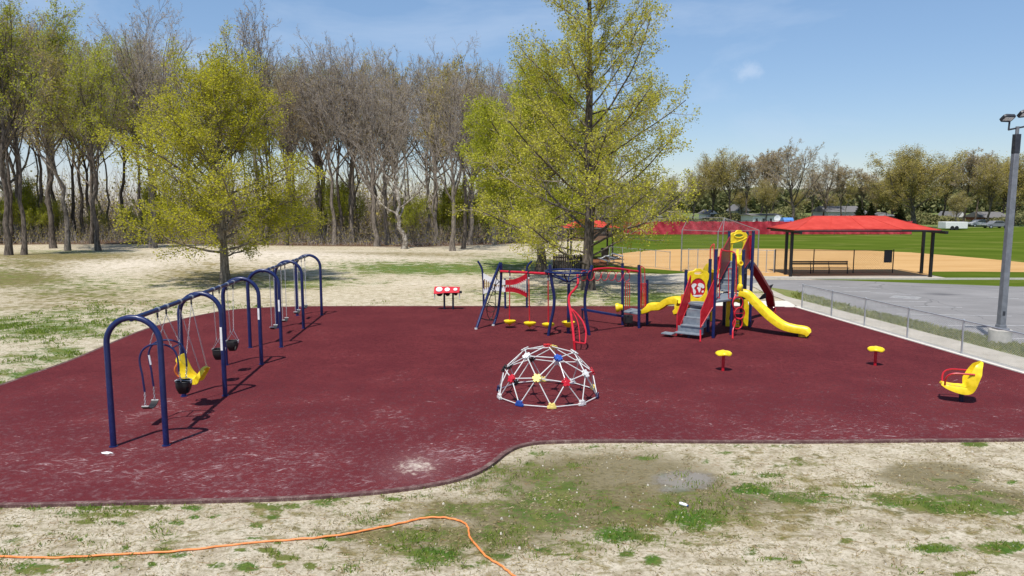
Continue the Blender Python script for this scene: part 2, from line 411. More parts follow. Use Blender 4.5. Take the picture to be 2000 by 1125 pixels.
wt = np.where(near, blobs(BL_W, PX, PY), 0)
pd = np.where(near, blobs(BL_P, PX, PY), 0)
dr = np.where(near, blobs(BL_D, PX, PY), 0.2)
sn = np.where(near, blobs(BL_S, PX, PY), 0)
lit = np.clip((YY - wood_edge(XX)) / 6 + 0.6, 0, 1) * (XX < 18) * (YY < 200)
# far lawns beyond the ball field
gr = np.where((YY > 92) & (XX > 8), 0.75, gr)
g = link_mesh('ground', np.stack([XX, YY, ZZ], -1).reshape(-1, 3), Fq, [NT('tmp').m], None, (0, 0, 0), None, True, None)
g.data.materials.clear()
for nm, arr in (('grass', gr), ('wet', wt), ('puddle', pd), ('dry', dr), ('litter', lit), ('sandy', sn)):
    a = g.data.attributes.new(nm, 'FLOAT', 'POINT'); a.data.foreach_set('value', arr.astype(np.float32).ravel())
tag(g, kind='structure')
t = NT('lawn_and_sand'); P = t.pos()
nL = t.noise(P, 0.35, 5, 0.6); nM = t.noise(P, 2.2, 6, 0.65); nF = t.noise(P, 14, 6, 0.7); nX = t.noise(P, 60, 4, 0.7); nS = t.noise(t.pos((0.85, 1.2, 1)), 1.0, 9, 0.72, 0.6)
strk = t.noise(t.pos((0.8, 1.5, 1)), 2.6, 8, 0.75, 1.0)
sand = t.ramp(nM, [(0.3, (0.36, 0.295, 0.20, 1)), (0.5, (0.60, 0.52, 0.385, 1)), (0.7, (0.76, 0.68, 0.54, 1))])
sand = t.mix(t.math('MULTIPLY', t.step(nF, 0.46, 0.66), 0.65), sand, (0.21, 0.165, 0.085, 1))
sand = t.mix(t.math('MULTIPLY', t.step(strk, 0.5, 0.62), 0.62), sand, (0.21, 0.175, 0.075, 1))
sand = t.mix(t.math('MULTIPLY', t.step(nX, 0.53, 0.64), 0.42), sand, (0.24, 0.195, 0.13, 1))
sand = t.mix(t.math('MULTIPLY', t.attr('sandy'), t.step(t.math('ADD', nS, t.math('MULTIPLY', nM, 0.5)), 0.6, 0.85)), sand, (0.72, 0.63, 0.52, 1))
dryc = t.mix(t.step(t.math('ADD', t.math('MULTIPLY', nF, 0.5), t.math('MULTIPLY', nS, 0.5)), 0.4, 0.62), (0.10, 0.095, 0.025, 1), (0.33, 0.255, 0.12, 1))
dm = t.step(t.math('ADD', t.math('MULTIPLY', t.attr('dry'), 0.55), t.math('ADD', t.math('MULTIPLY', nM, 1.3), t.math('MULTIPLY', t.math('ADD', strk, nS), 0.95))), 1.72, 2.05)
c = t.mix(dm, sand, dryc)
mud = t.mix(t.step(nF, 0.3, 0.7), (0.12, 0.10, 0.045, 1), (0.25, 0.205, 0.105, 1))
wm = t.step(t.math('ADD', t.math('MULTIPLY', t.attr('wet'), 1.35), t.math('MULTIPLY', t.math('SUBTRACT', t.math('MULTIPLY', t.math('ADD', nM, nS), 0.5), 0.5), 1.6)), 0.25, 0.8)
c = t.mix(t.math('MULTIPLY', wm, 0.85), c, mud)
green = t.ramp(nF, [(0.3, (0.032, 0.075, 0.010, 1)), (0.55, (0.085, 0.17, 0.022, 1)), (0.8, (0.17, 0.235, 0.05, 1))])
green = t.mix(t.math('MULTIPLY', t.step(nS, 0.42, 0.60), 0.8), green, (0.19, 0.185, 0.055, 1))
green = t.mix(t.math('MULTIPLY', t.step(nM, 0.45, 0.65), 0.5), green, (0.05, 0.10, 0.014, 1))
gm = t.step(t.math('ADD', t.attr('grass'), t.math('ADD', t.math('MULTIPLY', t.math('SUBTRACT', nF, 0.5), 1.3), t.math('ADD', t.math('MULTIPLY', t.math('SUBTRACT', nM, 0.5), 0.9), t.math('MULTIPLY', t.math('SUBTRACT', nS, 0.5), 2.0)))), 0.38, 0.70)
c = t.mix(gm, c, green)
litc = t.mix(t.step(nF, 0.3, 0.7), (0.06, 0.035, 0.02, 1), (0.17, 0.10, 0.06, 1))
c = t.mix(t.step(t.math('ADD', t.attr('litter'), t.math('MULTIPLY', t.math('SUBTRACT', nM, 0.5), 0.8)), 0.35, 0.8), c, litc)
pm_ = t.step(t.math('ADD', t.attr('puddle'), t.math('MULTIPLY', t.math('ADD', t.math('SUBTRACT', nF, 0.5), t.math('SUBTRACT', nM, 0.5)), 0.8)), 0.30, 0.75)
c = t.mix(t.math('MULTIPLY', pm_, 0.8), c, (0.24, 0.215, 0.19, 1))
t.col(c)
t.set(Specular_IOR_Level=t.math('ADD', 0.12, t.math('MULTIPLY', pm_, 0.25)))
t.set(Roughness=t.math('SUBTRACT', 0.95, t.math('ADD', t.math('MULTIPLY', wm, 0.2), t.math('MULTIPLY', pm_, 0.35))))
hh = t.math('MULTIPLY', t.math('ADD', nF, t.math('MULTIPLY', nX, 0.5)), t.math('SUBTRACT', 1.0, t.math('MULTIPLY', pm_, 0.97)))
t.bump(hh, 0.8, 0.05)
g.data.materials.append(t.m)

def sheet(name, pts, z, mat, kind='structure', sub=None):
    """flat ground sheet from world outline"""
    pts = [Vector((p[0], p[1], z)) for p in pts]
    tris = tessellate_polygon([pts])
    N = len(pts)
    o = link_mesh(name, pts, [tuple(x) for x in tris], mat, None, pts[0], None, False)
    # face up
    bm = bmesh.new(); bm.from_mesh(o.data)
    for f in bm.faces:
        if f.normal.z < 0: f.normal_flip()
    bm.to_mesh(o.data); bm.free()
    return tag(o, kind=kind)
# --- rubber play surface
edge_px = [(2420,852),(2000,861),(1800,863),(1600,865),(1400,865.5),(1200,864),(1100,865),(1050,867.5),(1012,875),(986,888),(962,907),(932,925),(882,942),(800,957),(700,968),(560,976.5),(400,981.5),(200,986),(0,990),(-220,992),
           (-420,985),(-430,930),(-300,868),(-150,810),(0,756),(70,731),(140,706),(217,673),(280,647),(350,627),(410,614),(455,607),(520,602.5),(600,600.5),(700,600),(800,600),(1000,600),(1200,600),(1330,600),(1440,600),(1556,602)]
curve = smooth_path([Vector((G(x, y).x, G(x, y).y, 0)) for x, y in edge_px], 5)
kerb_near = G(1556, 602); kerb_far = G(2004, 733)
kdir = (kerb_far - kerb_near).normalized()
kend = kerb_near + kdir * 30
rub = [(p.x, p.y) for p in curve] + [(kend.x, kend.y), (kend.x + 6, kend.y - 1.5)]
RZ = 0.05
t = NT('maroon_rubber'); P = t.pos()
n1 = t.noise(P, 0.5, 5, 0.6); n2 = t.noise(P, 9, 6, 0.7); n3 = t.noise(P, 90, 3, 0.7); sp = t.noise(P, 220, 2, 0.6)
rp_ = t.pos((1, 1, 1)); 
def rot_noise(deg, seed):
    m_ = t.n('ShaderNodeMapping'); m_.inputs['Rotation'].default_value = (0, 0, R(deg)); m_.inputs['Location'].default_value = (seed, seed * 2, 0); t.l(t.pos(), m_.inputs[0])
    m2 = t.n('ShaderNodeMapping'); m2.inputs['Scale'].default_value = (1.0, 3.6, 1); t.l(m_.outputs[0], m2.inputs[0])
    return t.noise(m2.outputs[0], 3.6, 9, 0.74, 0.8)
st = t.math('MAXIMUM', rot_noise(18, 3.0), rot_noise(-38, 9.0))
c = t.mix(t.step(n1, 0.35, 0.65), (0.108, 0.018, 0.021, 1), (0.145, 0.026, 0.028, 1))
c = t.mix(t.step(t.math('ADD', sp, t.math('MULTIPLY', t.math('SUBTRACT', n2, 0.5), 0.5)), 0.48, 0.60), c, (0.042, 0.006, 0.009, 1))
c = t.mix(t.math('MULTIPLY', t.step(sp, 0.50, 0.36), 0.45), c, (0.22, 0.05, 0.062, 1))
# dust: scuffs and foot-worn grey, heavier towards the front edge
sy = t.n('ShaderNodeSeparateXYZ'); t.l(t.pos(), sy.inputs[0])
fr = t.step(sy.outputs['Y'], 24.0, 12.0)
dust = t.step(t.math('ADD', st, t.math('ADD', t.math('MULTIPLY', fr, 0.085), t.math('MULTIPLY', t.math('SUBTRACT', n1, 0.5), 0.35))), 0.665, 0.76)
dust2 = t.step(t.math('ADD', n2, t.math('MULTIPLY', fr, 0.16)), 0.62, 0.86)
c = t.mix(t.math('MULTIPLY', t.math('MULTIPLY', fr, 0.16), t.step(n2, 0.25, 0.8)), c, (0.22, 0.055, 0.075, 1))
c = t.mix(t.math('MULTIPLY', dust, 0.66), c, (0.42, 0.31, 0.31, 1))
c = t.mix(t.math('MULTIPLY', dust2, 0.2), c, (0.42, 0.28, 0.28, 1))
dn = t.n('ShaderNodeVectorMath', operation='DISTANCE'); t.l(t.pos((1, 0.8, 0)), dn.inputs[0]); q = G(812, 914); dn.inputs[1].default_value = (q.x, q.y * 0.8, 0)
spot = t.step(t.math('ADD', dn.outputs['Value'], t.math('MULTIPLY', t.math('SUBTRACT', n2, 0.5), 1.6)), 0.42, -0.15)
spot2 = t.step(t.math('ADD', dn.outputs['Value'], t.math('MULTIPLY', t.math('SUBTRACT', n2, 0.5), 2.6)), 1.0, -0.4)
c = t.mix(t.math('MULTIPLY', spot2, 0.2), c, (0.42, 0.30, 0.29, 1))
c = t.mix(t.math('MULTIPLY', spot, 0.9), c, (0.56, 0.48, 0.40, 1))
t.col(c); t.set(Roughness=0.95, Specular_IOR_Level=0.1); t.bump(t.math('ADD', n3, sp), 0.5, 0.006)
M['rubber'] = t.m
sheet('rubber_surface', rub, RZ, M['rubber'])
# edging strip: two low bands round the curved sides
mb = MB()
path = [Vector((p.x, p.y, 0)) for p in curve[:-1]]
mb.sweep(path, [(-0.055, 0.0), (-0.055, 0.055), (-0.045, 0.062), (0.0, 0.062), (0.004, 0.056), (0.045, 0.056), (0.055, 0.045), (0.055, 0.0)], up=(0, 0, 1))
M['edging'] = paint('maroon_edging', (0.12, 0.06, 0.058, 1), 0.8, dirt=0.4)
tag(mb.build('surface_edging', M['edging'], None, path[0]), kind='structure')
mb = MB()
mb.sweep([Vector((p.x, p.y, 0)) for p in [q_ + Vector((0, 0, 0)) for q_ in path]], [(0.058, 0.0), (0.058, 0.04), (0.09, 0.04), (0.09, 0)], up=(0, 0, 1))
# --- pale concrete kerb along the fence and behind the surface
side = Vector((-kdir.y, kdir.x, 0))
if side.x < 0: side = -side
k0 = kerb_near + Vector((-0.1, 0.05, 0))
mb = MB()
mb.sweep([k0 + side * 0.11, k0 + kdir * 32 + side * 0.11], [(-0.13, 0.0), (-0.13, 0.075), (-0.12, 0.085), (0.12, 0.085), (0.13, 0.075), (0.13, 0)])
bk = [G(1556, 600), G(1500, 599.5), G(1440, 599), G(1395, 598.5)]
M['kerb'] = paint('white_concrete_kerb', (0.66, 0.62, 0.55, 1), 0.9, var=0.1, dirt=0.3)
mb.build('kerb', M['kerb'], None, k0); tag(bpy.data.objects['kerb'], kind='structure')
sheet('concrete_apron', [G(1384, 601.5), G(1558, 603.5), G(1543, 588), G(1490, 589), G(1400, 592)], 0.028, M['kerb'])
# --- sidewalk, verge, parking lot
t = NT('sidewalk_concrete'); P = t.pos()
n1 = t.noise(P, 1.2, 6, 0.65); n2 = t.noise(P, 30, 5, 0.7)
c = t.ramp(n1, [(0.3, (0.34, 0.30, 0.235, 1)), (0.7, (0.52, 0.47, 0.39, 1))]); c = t.mix(t.math('MULTIPLY', t.step(n2, 0.5, 0.7), 0.4), c, (0.22, 0.19, 0.14, 1))
t.col(c); t.set(Roughness=0.95); t.bump(n2, 0.3, 0.01); M['sidewalk'] = t.m
w_out = [(1480,553),(1506,566),(1536,580),(1802,649),(2000,700)]
far_e = [G(x, y) for x, y in w_out]; e2 = far_e[-1] + (far_e[-1] - far_e[-2]).normalized() * 22
kin = [k0 + side * 0.24 + kdir * d for d in (0.0, 32)]
sheet('sidewalk', [(p.x, p.y) for p in far_e] + [(e2.x, e2.y), (kin[1].x, kin[1].y), (kin[0].x, kin[0].y), tuple(G(1540, 590)[:2]), tuple(G(1492, 572)[:2]), tuple(G(1462, 556)[:2])], 0.03, M['sidewalk'])
t = NT('verge_grass'); P = t.pos(); n1 = t.noise(P, 1.6, 6, 0.65); n2 = t.noise(P, 20, 6, 0.7)
c = t.ramp(n2, [(0.3, (0.07, 0.10, 0.018, 1)), (0.5, (0.17, 0.20, 0.04, 1)), (0.75, (0.33, 0.29, 0.11, 1))])
c = t.mix(t.math('MULTIPLY', t.step(n1, 0.5, 0.7), 0.7), c, (0.27, 0.20, 0.10, 1)); t.col(c); t.set(Roughness=0.95); t.bump(n2, 0.8, 0.06); M['verge'] = t.m
lot_e = [G(x, y) for x, y in ((1506,562),(1551,568.5),(1621,588.5),(1712,611.5),(1832,640),(2000,676))]
le2 = lot_e[-1] + (lot_e[-1] - lot_e[-2]).normalized() * 24
verge_poly = [(p.x, p.y) for p in far_e[1:]] + [(e2.x, e2.y), (le2.x, le2.y)] + [(p.x, p.y) for p in reversed(lot_e)]
sheet('verge', verge_poly, 0.016, M['verge'])
t = NT('worn_asphalt'); P = t.pos(); n1 = t.noise(P, 0.25, 6, 0.6); n2 = t.noise(P, 25, 5, 0.7); n3 = t.noise(t.pos((0.3, 1.5, 1)), 0.8, 6, 0.7)
c = t.ramp(n1, [(0.3, (0.19, 0.182, 0.178, 1)), (0.7, (0.28, 0.268, 0.26, 1))]); c = t.mix(t.math('MULTIPLY', t.step(n2, 0.5, 0.7), 0.35), c, (0.10, 0.10, 0.105, 1))
c = t.mix(t.math('MULTIPLY', t.step(n3, 0.5, 0.75), 0.4), c, (0.33, 0.32, 0.31, 1))
dn = t.n('ShaderNodeVectorMath', operation='DISTANCE'); t.l(t.pos((0.6, 1, 0)), dn.inputs[0]); q = G(1842, 575); dn.inputs[1].default_value = (q.x * 0.6, q.y, 0)
c = t.mix(t.math('MULTIPLY', t.step(t.math('ADD', dn.outputs['Value'], t.math('MULTIPLY', n3, 2.2)), 2.0, 0.9), 0.8), c, (0.06, 0.06, 0.065, 1))
vo = t.n('ShaderNodeTexVoronoi', feature='DISTANCE_TO_EDGE'); vo.inputs['Scale'].default_value = 0.16
wv = t.n('ShaderNodeVectorMath', operation='ADD'); nn_ = t.n('ShaderNodeTexNoise'); nn_.inputs['Scale'].default_value = 0.7; nn_.inputs['Detail'].default_value = 6; t.l(t.pos(), nn_.inputs['Vector'])
t.l(t.pos(), wv.inputs[0]); t.l(nn_.outputs['Color'], wv.inputs[1]); t.l(wv.outputs[0], vo.inputs['Vector'])
c = t.mix(t.math('MULTIPLY', t.step(vo.outputs['Distance'], 0.008, 0.002), 0.35), c, (0.05, 0.05, 0.052, 1))
t.col(c); t.set(Roughness=0.9, Specular_IOR_Level=0.15); t.bump(n2, 0.2, 0.01); M['asphalt'] = t.m
lot = [(p.x, p.y) for p in lot_e] + [(le2.x, le2.y), (75, le2.y), (75, 44.6)] + [tuple(G(x, y)[:2]) for x, y in ((2000,547.5),(1800,547.5),(1600,547),(1500,546),(1400,545),(1300,547),(1420,552),(1475,560))]
sheet('parking_lot', lot, 0.010, M['asphalt'])
M['marking'] = paint('worn_white_marking', (0.46, 0.46, 0.46, 1), 0.8, var=0.3, dirt=0.5, scale=3)
def stripe(a, b, w=0.09):
    A = G(*a); B = G(*b); d = (B - A).normalized(); n = Vector((-d.y, d.x, 0)) * w / 2
    return [A + n, B + n, B - n, A - n]
mb = MB()
for a, b in (((1786,599),(1879,601)),((1751,613.5),(1976,618)),((1851,636),(2080,636.5)),((1962,662),(2200,662)),((1690,588),(1810,590)),((1700,572),(1780,576)),((1620,569),(1700,570)),((1640,562),(1720,564)),((1930,581),(1990,584)),((1560,558),(1640,560))):
    q_ = stripe(a, b); mb.add([Vector((p.x, p.y, 0.016)) for p in q_], [(0, 1, 2, 3)])
q_ = [G(x, y) for x, y in ((1745, 578), (1800, 581), (1792, 585.5), (1735, 582))]
for k in range(5):
    f_ = lambda u_: q_[0].lerp(q_[1], u_), 
    a_ = q_[0].lerp(q_[3], k / 4.5); b_ = q_[1].lerp(q_[2], k / 4.5); n_ = Vector((0, 0.07, 0)); mb.add([Vector((p.x, p.y, 0.0165)) for p in (a_ + n_, b_ + n_, b_ - n_, a_ - n_)], [(0, 1, 2, 3)])
tag(mb.build('parking_markings', M['marking'], None, G(1786, 599), smooth=False), kind='structure')
# far kerb of the lot
mb = MB(); pth = [G(x, y) for x, y in ((1490,544.5),(1600,545.5),(1800,546.5),(2000,546.5))] + [Vector((75, 45.1, 0))]
mb.sweep(pth, [(-0.09, 0), (-0.09, 0.12), (0.09, 0.12), (0.09, 0)]); tag(mb.build('lot_kerb', M['concrete'], None, pth[0]), kind='structure')
# --- ball field
t = NT('field_turf'); P = t.pos(); n1 = t.noise(t.pos((0.25, 1, 1)), 0.35, 6, 0.6); n2 = t.noise(P, 5, 6, 0.7)
c = t.ramp(n1, [(0.3, (0.058, 0.095, 0.010, 1)), (0.7, (0.125, 0.160, 0.024, 1))]); c = t.mix(t.math('MULTIPLY', t.step(n2, 0.45, 0.75), 0.4), c, (0.04, 0.075, 0.012, 1))
wvb = t.n('ShaderNodeTexWave', bands_direction='DIAGONAL'); wvb.inputs['Scale'].default_value = 0.055; wvb.inputs['Distortion'].default_value = 0.6; t.l(t.pos(), wvb.inputs[0])
c = t.mix(t.math('MULTIPLY', t.step(wvb.outputs['Fac'], 0.35, 0.65), 0.30), c, (0.05, 0.085, 0.008, 1))
worn = t.noise(t.pos((0.5, 1, 1)), 0.12, 7, 0.7); c = t.mix(t.math('MULTIPLY', t.step(worn, 0.52, 0.68), 0.5), c, (0.24, 0.22, 0.07, 1))
t.col(c); t.set(Roughness=0.95, Specular_IOR_Level=0.0); t.bump(n2, 0.5, 0.1); M['turf'] = t.m
sheet('field_grass', [tuple(G(1150, 475)[:2]), tuple(G(1150, 530)[:2]), (30, 42), (200, 42), (260, 150), (120, 150), tuple(G(1790, 447)[:2]), tuple(G(1600, 456)[:2]), tuple(G(1217, 457)[:2])], 0.012, M['turf'])
t = NT('infield_clay'); P = t.pos(); n1 = t.noise(t.pos((0.3, 1, 1)), 0.5, 6, 0.6); n2 = t.noise(P, 12, 5, 0.7)
c = t.ramp(n1, [(0.3, (0.47, 0.27, 0.10, 1)), (0.7, (0.58, 0.36, 0.155, 1))]); c = t.mix(t.math('MULTIPLY', t.step(n2, 0.5, 0.75), 0.3), c, (0.36, 0.20, 0.075, 1))
t.col(c); t.set(Roughness=0.95, Specular_IOR_Level=0.1); t.bump(n2, 0.3, 0.02); M['clay'] = t.m
clay_px = [(1176,508),(1200,497),(1250,491),(1300,487.5),(1400,486),(1500,486),(1600,487.5),(1700,490),(1780,493.5),(1850,499),(1930,506),(2000,513),(2200,532),(2110,534),(2000,532),(1900,531),(1822,531),(1818,539),(1700,540),(1500,541),(1400,541),(1330,530),(1250,524),(1200,518)]
sheet('infield_dirt', [tuple(G(x, y)[:2]) for x, y in clay_px], 0.022, M['clay'])
M['path'] = M['sidewalk']
sheet('dugout_path', [tuple(G(x, y)[:2]) for x, y in ((1340,534),(1500,540.2),(1822,539),(1850,544),(2000,545),(1600,544.5),(1490,543.8),(1380,548),(1300,556),(1180,553),(1200,543))], 0.030, M['path'])
# ------------------------------------------------------------------ trees
def bark(name, c1, c2, pale=0.0):
    t = NT(name); P = t.pos((1, 1, 0.22), obj=True)
    n1 = t.noise(P, 9, 6, 0.7, 0.5); n2 = t.noise(t.pos(obj=True), 2.2, 4, 0.6)
    c = t.mix(t.step(n1, 0.35, 0.65), c1, c2)
    if pale: c = t.mix(t.math('MULTIPLY', t.step(n2, 0.46, 0.60), pale), c, (0.50, 0.46, 0.40, 1))
    t.col(c); t.set(Roughness=0.92, Specular_IOR_Level=0.2); t.bump(n1, 0.7, 0.03); return t.m
M['bark'] = bark('grey_brown_bark', (0.09, 0.073, 0.058, 1), (0.30, 0.255, 0.21, 1))
M['bark_dark'] = bark('dark_bark', (0.05, 0.04, 0.032, 1), (0.19, 0.155, 0.125, 1))
M['bark_pale'] = bark('pale_patchy_bark', (0.11, 0.088, 0.068, 1), (0.26, 0.22, 0.175, 1), 0.75)
M['twig'] = bark('brown_twigs', (0.23, 0.19, 0.155, 1), (0.44, 0.38, 0.32, 1))
M['twig_grey'] = bark('grey_twigs', (0.28, 0.24, 0.205, 1), (0.50, 0.44, 0.385, 1))
def leafmat(name, cols, trans=0.45):
    t = NT(name)
    rnd = t.n('ShaderNodeNewGeometry').outputs['Random Per Island']
    oi = t.n('ShaderNodeObjectInfo').outputs['Random']
    n = t.noise(t.pos(obj=True), 0.8, 5, 0.7)
    f = t.math('ADD', t.math('MULTIPLY', rnd, 0.45), t.math('MULTIPLY', n, 0.55))
    k = len(cols); c = t.ramp(f, [(0.2 + 0.6 * i / (k - 1), x) for i, x in enumerate(cols)])
    c = t.mix(t.math('MULTIPLY', oi, 0.18), c, (0.26, 0.20, 0.08, 1))
    d = t.n('ShaderNodeBsdfDiffuse'); tr = t.n('ShaderNodeBsdfTranslucent'); ms = t.n('ShaderNodeMixShader'); ms.inputs[0].default_value = trans
    t.l(c, d.inputs[0]); t.l(c, tr.inputs[0]); t.l(d.outputs[0], ms.inputs[1]); t.l(tr.outputs[0], ms.inputs[2]); t.l(ms.outputs[0], t.o.inputs[0])
    return t.m
M['leaf_maple'] = leafmat('yellow_green_leaves', [(0.31, 0.32, 0.015, 1), (0.55, 0.535, 0.03, 1), (0.80, 0.74, 0.09, 1)])
M['leaf_tall'] = leafmat('olive_yellow_leaves', [(0.34, 0.335, 0.03, 1), (0.53, 0.51, 0.06, 1), (0.74, 0.68, 0.15, 1)])
M['leaf_green'] = leafmat('fresh_green_leaves', [(0.30, 0.34, 0.025, 1), (0.47, 0.50, 0.045, 1), (0.66, 0.66, 0.10, 1)])
M['leaf_wood'] = leafmat('budding_green_leaves', [(0.24, 0.28, 0.05, 1), (0.38, 0.41, 0.09, 1), (0.55, 0.55, 0.2, 1)])
M['leaf_bud'] = leafmat('brown_buds', [(0.34, 0.24, 0.11, 1), (0.48, 0.36, 0.16, 1), (0.58, 0.47, 0.22, 1)])
M['leaf_olive'] = leafmat('olive_brown_leaves', [(0.32, 0.27, 0.07, 1), (0.48, 0.40, 0.11, 1), (0.62, 0.53, 0.19, 1)])
M['leaf_far'] = leafmat('far_woods_leaves', [(0.13, 0.135, 0.06, 1), (0.20, 0.21, 0.09, 1), (0.29, 0.28, 0.14, 1)], 0.3)
M['leaf_dark'] = leafmat('dark_evergreen_leaves', [(0.018, 0.03, 0.012, 1), (0.035, 0.055, 0.02, 1), (0.06, 0.08, 0.03, 1)], 0.2)

def norm(a): return a / np.maximum(np.linalg.norm(a, axis=-1, keepdims=True), 1e-9)
def grow(rs, H, r0, levels, lean=(0, 0), trunk_wander=0.05, top=0.012):
    """level-wise vectorised growth; returns list of (P (N,n,3), R (N,n))"""
    n0 = 14; t = np.linspace(0, 1, n0)
    w = np.cumsum(rs.randn(n0, 2) * trunk_wander, 0); w -= w[0]
    P = np.zeros((1, n0, 3)); P[0, :, 2] = t * H; P[0, :, 0] = w[:, 0] + lean[0] * t * H; P[0, :, 1] = w[:, 1] + lean[1] * t * H
    Rr = (r0 * (1 - t) ** 0.8 + top)[None]; Rr[0, 0] *= 1.45; Rr[0, 1] *= 1.02
    Ln = np.array([H]); out = [(P, Rr)]
    for li, lv in enumerate(levels):
        N, n, _ = P.shape; k = lv['n']
        tt = lv['start'] + (lv.get('end', 0.98) - lv['start']) * ((np.arange(k)[None] + rs.rand(N, k)) / k)
        x = tt * (n - 1); i = np.minimum(x.astype(int), n - 2); f = (x - i)[..., None]
        I = np.arange(N)[:, None]
        p = P[I, i] * (1 - f) + P[I, i + 1] * f
        rp = Rr[I, i] * (1 - f[..., 0]) + Rr[I, i + 1] * f[..., 0]
        tan = norm(P[I, i + 1] - P[I, i])
        ref = np.where(np.abs(tan[..., 2:3]) > 0.9, np.array([1., 0, 0]), np.array([0, 0, 1.]))
        u = norm(np.cross(tan, ref)); v = np.cross(tan, u)
        az = (np.arange(k)[None] * 2.399 + rs.rand(N, 1) * 6.28 + rs.rand(N, k) * 0.9)
        a0, a1 = lv['ang']; ang = np.radians(a0 + (a1 - a0) * tt + rs.randn(N, k) * lv.get('avar', 7))
        d = tan * np.cos(ang)[..., None] + (u * np.cos(az)[..., None] + v * np.sin(az)[..., None]) * np.sin(ang)[..., None]
        if lv.get('flat'): d[..., 2] *= (1 - lv['flat'])
        d = norm(d)
        sh = lv['shape'](tt) if 'shape' in lv else (1 - 0.55 * tt)
        ln = (lv['len'] * sh if lv.get('abs') else Ln[:, None] * lv['len'] * sh) * (0.75 + 0.5 * rs.rand(N, k))
        m = lv['seg']; q = np.zeros((N, k, m + 1, 3)); q[:, :, 0] = p
        for s_ in range(m):
            d = norm(d + rs.randn(N, k, 3) * lv['wan'] + np.array([0, 0, lv['trop']]))
            q[:, :, s_ + 1] = q[:, :, s_] + d * (ln / m)[..., None]
        rb = np.minimum(rp * lv.get('rr', 0.6), ln * lv.get('rl', 0.03) + 0.004)
        rb = np.maximum(rb, lv['rmin'])
        rad = rb[..., None] * np.linspace(1, lv.get('taper', 0.35), m + 1)
        P = q.reshape(N * k, m + 1, 3); Rr = rad.reshape(N * k, m + 1); Ln = ln.reshape(-1)
        kp = np.clip(1.25 * Ln / Ln.mean(), 0.2, 1) if li > 0 else 1.0
        keep = (P[:, -1, 2] > lv.get('zmin', 0.8)) & (rs.rand(len(P)) < kp)
        P, Rr, Ln = P[keep], Rr[keep], Ln[keep]
        out.append((P, Rr))
    return out
def tubes(levels, sides):
    Vs, Fs = [], []; b = 0
    for (P, Rr), S_ in zip(levels, sides):
        N, n, _ = P.shape
        if N == 0: continue
        tan = np.empty_like(P); tan[:, 1:-1] = P[:, 2:] - P[:, :-2]; tan[:, 0] = P[:, 1] - P[:, 0]; tan[:, -1] = P[:, -1] - P[:, -2]
        tan = norm(tan); m = norm(tan.mean(1, keepdims=True))
        ref = np.where(np.abs(m[..., 2:3]) > 0.8, np.array([1., 0, 0]), np.array([0, 0, 1.]))
        u = norm(np.cross(tan, np.broadcast_to(ref, tan.shape))); v = np.cross(tan, u)
        a = np.arange(S_) * 2 * np.pi / S_
        vv = P[:, :, None] + (u[:, :, None] * np.cos(a)[None, None, :, None] + v[:, :, None] * np.sin(a)[None, None, :, None]) * Rr[:, :, None, None]
        Vs.append(vv.reshape(-1, 3))
        base = b + (np.arange(N)[:, None, None] * n + np.arange(n - 1)[None, :, None]) * S_
        k = np.arange(S_)[None, None]; l = (k + 1) % S_
        Fs.append(np.stack([base + k, base + l, base + S_ + l, base + S_ + k], -1).reshape(-1, 4)); b += N * n * S_
    return np.concatenate(Vs), np.concatenate(Fs)
def leaves(rs, levels, count, size, spread=0.12, tmin=0.25, droop=0.0):
    segs = [l[0] for l in levels]
    tot = sum(len(s) for s in segs); Vs = []
    for P in segs:
        c = int(count * len(P) / max(tot, 1))
        if c < 1: continue
        pl = np.linalg.norm(P[:, -1] - P[:, 0], axis=1)
        N, n, _ = P.shape; i = rs.choice(N, c, p=pl / pl.sum()); x = (tmin + (1 - tmin) * rs.rand(c)) * (n - 1)
        j = np.minimum(x.astype(int), n - 2); f = (x - j)[:, None]
        Vs.append(P[i, j] * (1 - f) + P[i, j + 1] * f)
    C_ = np.concatenate(Vs); C_ = C_ + rs.randn(*C_.shape) * spread; C_[:, 2] -= droop * rs.rand(len(C_))
    n_ = norm(rs.randn(len(C_), 3) + np.array([0, 0, 0.7])); u = norm(np.cross(n_, rs.randn(len(C_), 3))); v = np.cross(n_, u)
    s_ = size * (0.55 + 0.9 * rs.rand(len(C_), 1)); s2 = s_ * (0.45 + 0.4 * rs.rand(len(C_), 1))
    bend = n_ * s_ * 0.25
    V4 = np.stack([C_ - u * s_ , C_ + v * s2 + bend, C_ + u * s_, C_ - v * s2 + bend], 1).reshape(-1, 3)
    return V4, np.arange(len(V4)).reshape(-1, 4)
def tree_obj(name, seed, H, r0, levels, sides, leafspec, mats, nb, **kw):
    """returns an Empty at the origin > trunk (wood levels < nb), crown (fine twigs and leaves)"""
    rs = np.random.RandomState(seed)
    lv = grow(rs, H * kw.pop('stem', 1.0), r0, levels, **kw)
    root = thing(name, (0, 0, 0), None, None)
    v, f = tubes(lv[:nb], sides[:nb]); link_mesh('trunk', v, f, mats[0], root, None, None, True, None)
    v, f = tubes(lv[nb:], sides[nb:]); mi = np.zeros(len(f), int)
    if leafspec:
        lf = leafspec; lv_ = lv[lf.get('from', len(lv) - 1):]
        v2, f2 = leaves(rs, lv_, lf['n'], lf['size'], lf.get('spread', 0.12), lf.get('tmin', 0.25), lf.get('droop', 0))
        f = np.concatenate([f, f2 + len(v)]); v = np.concatenate([v, v2]); mi = np.concatenate([mi, np.ones(len(f2), int)])
    link_mesh('crown', v, f, [mats[1], mats[2]] if leafspec else [mats[1]], root, None, mi, False, None)
    return root
def real_h(root):
    h = 0.0
    for c_ in root.children:
        if c_.type == 'MESH':
            co = np.empty(len(c_.data.vertices) * 3, np.float32); c_.data.vertices.foreach_get('co', co); h = max(h, float(np.percentile(co[2::3], 99.8)))
    return h
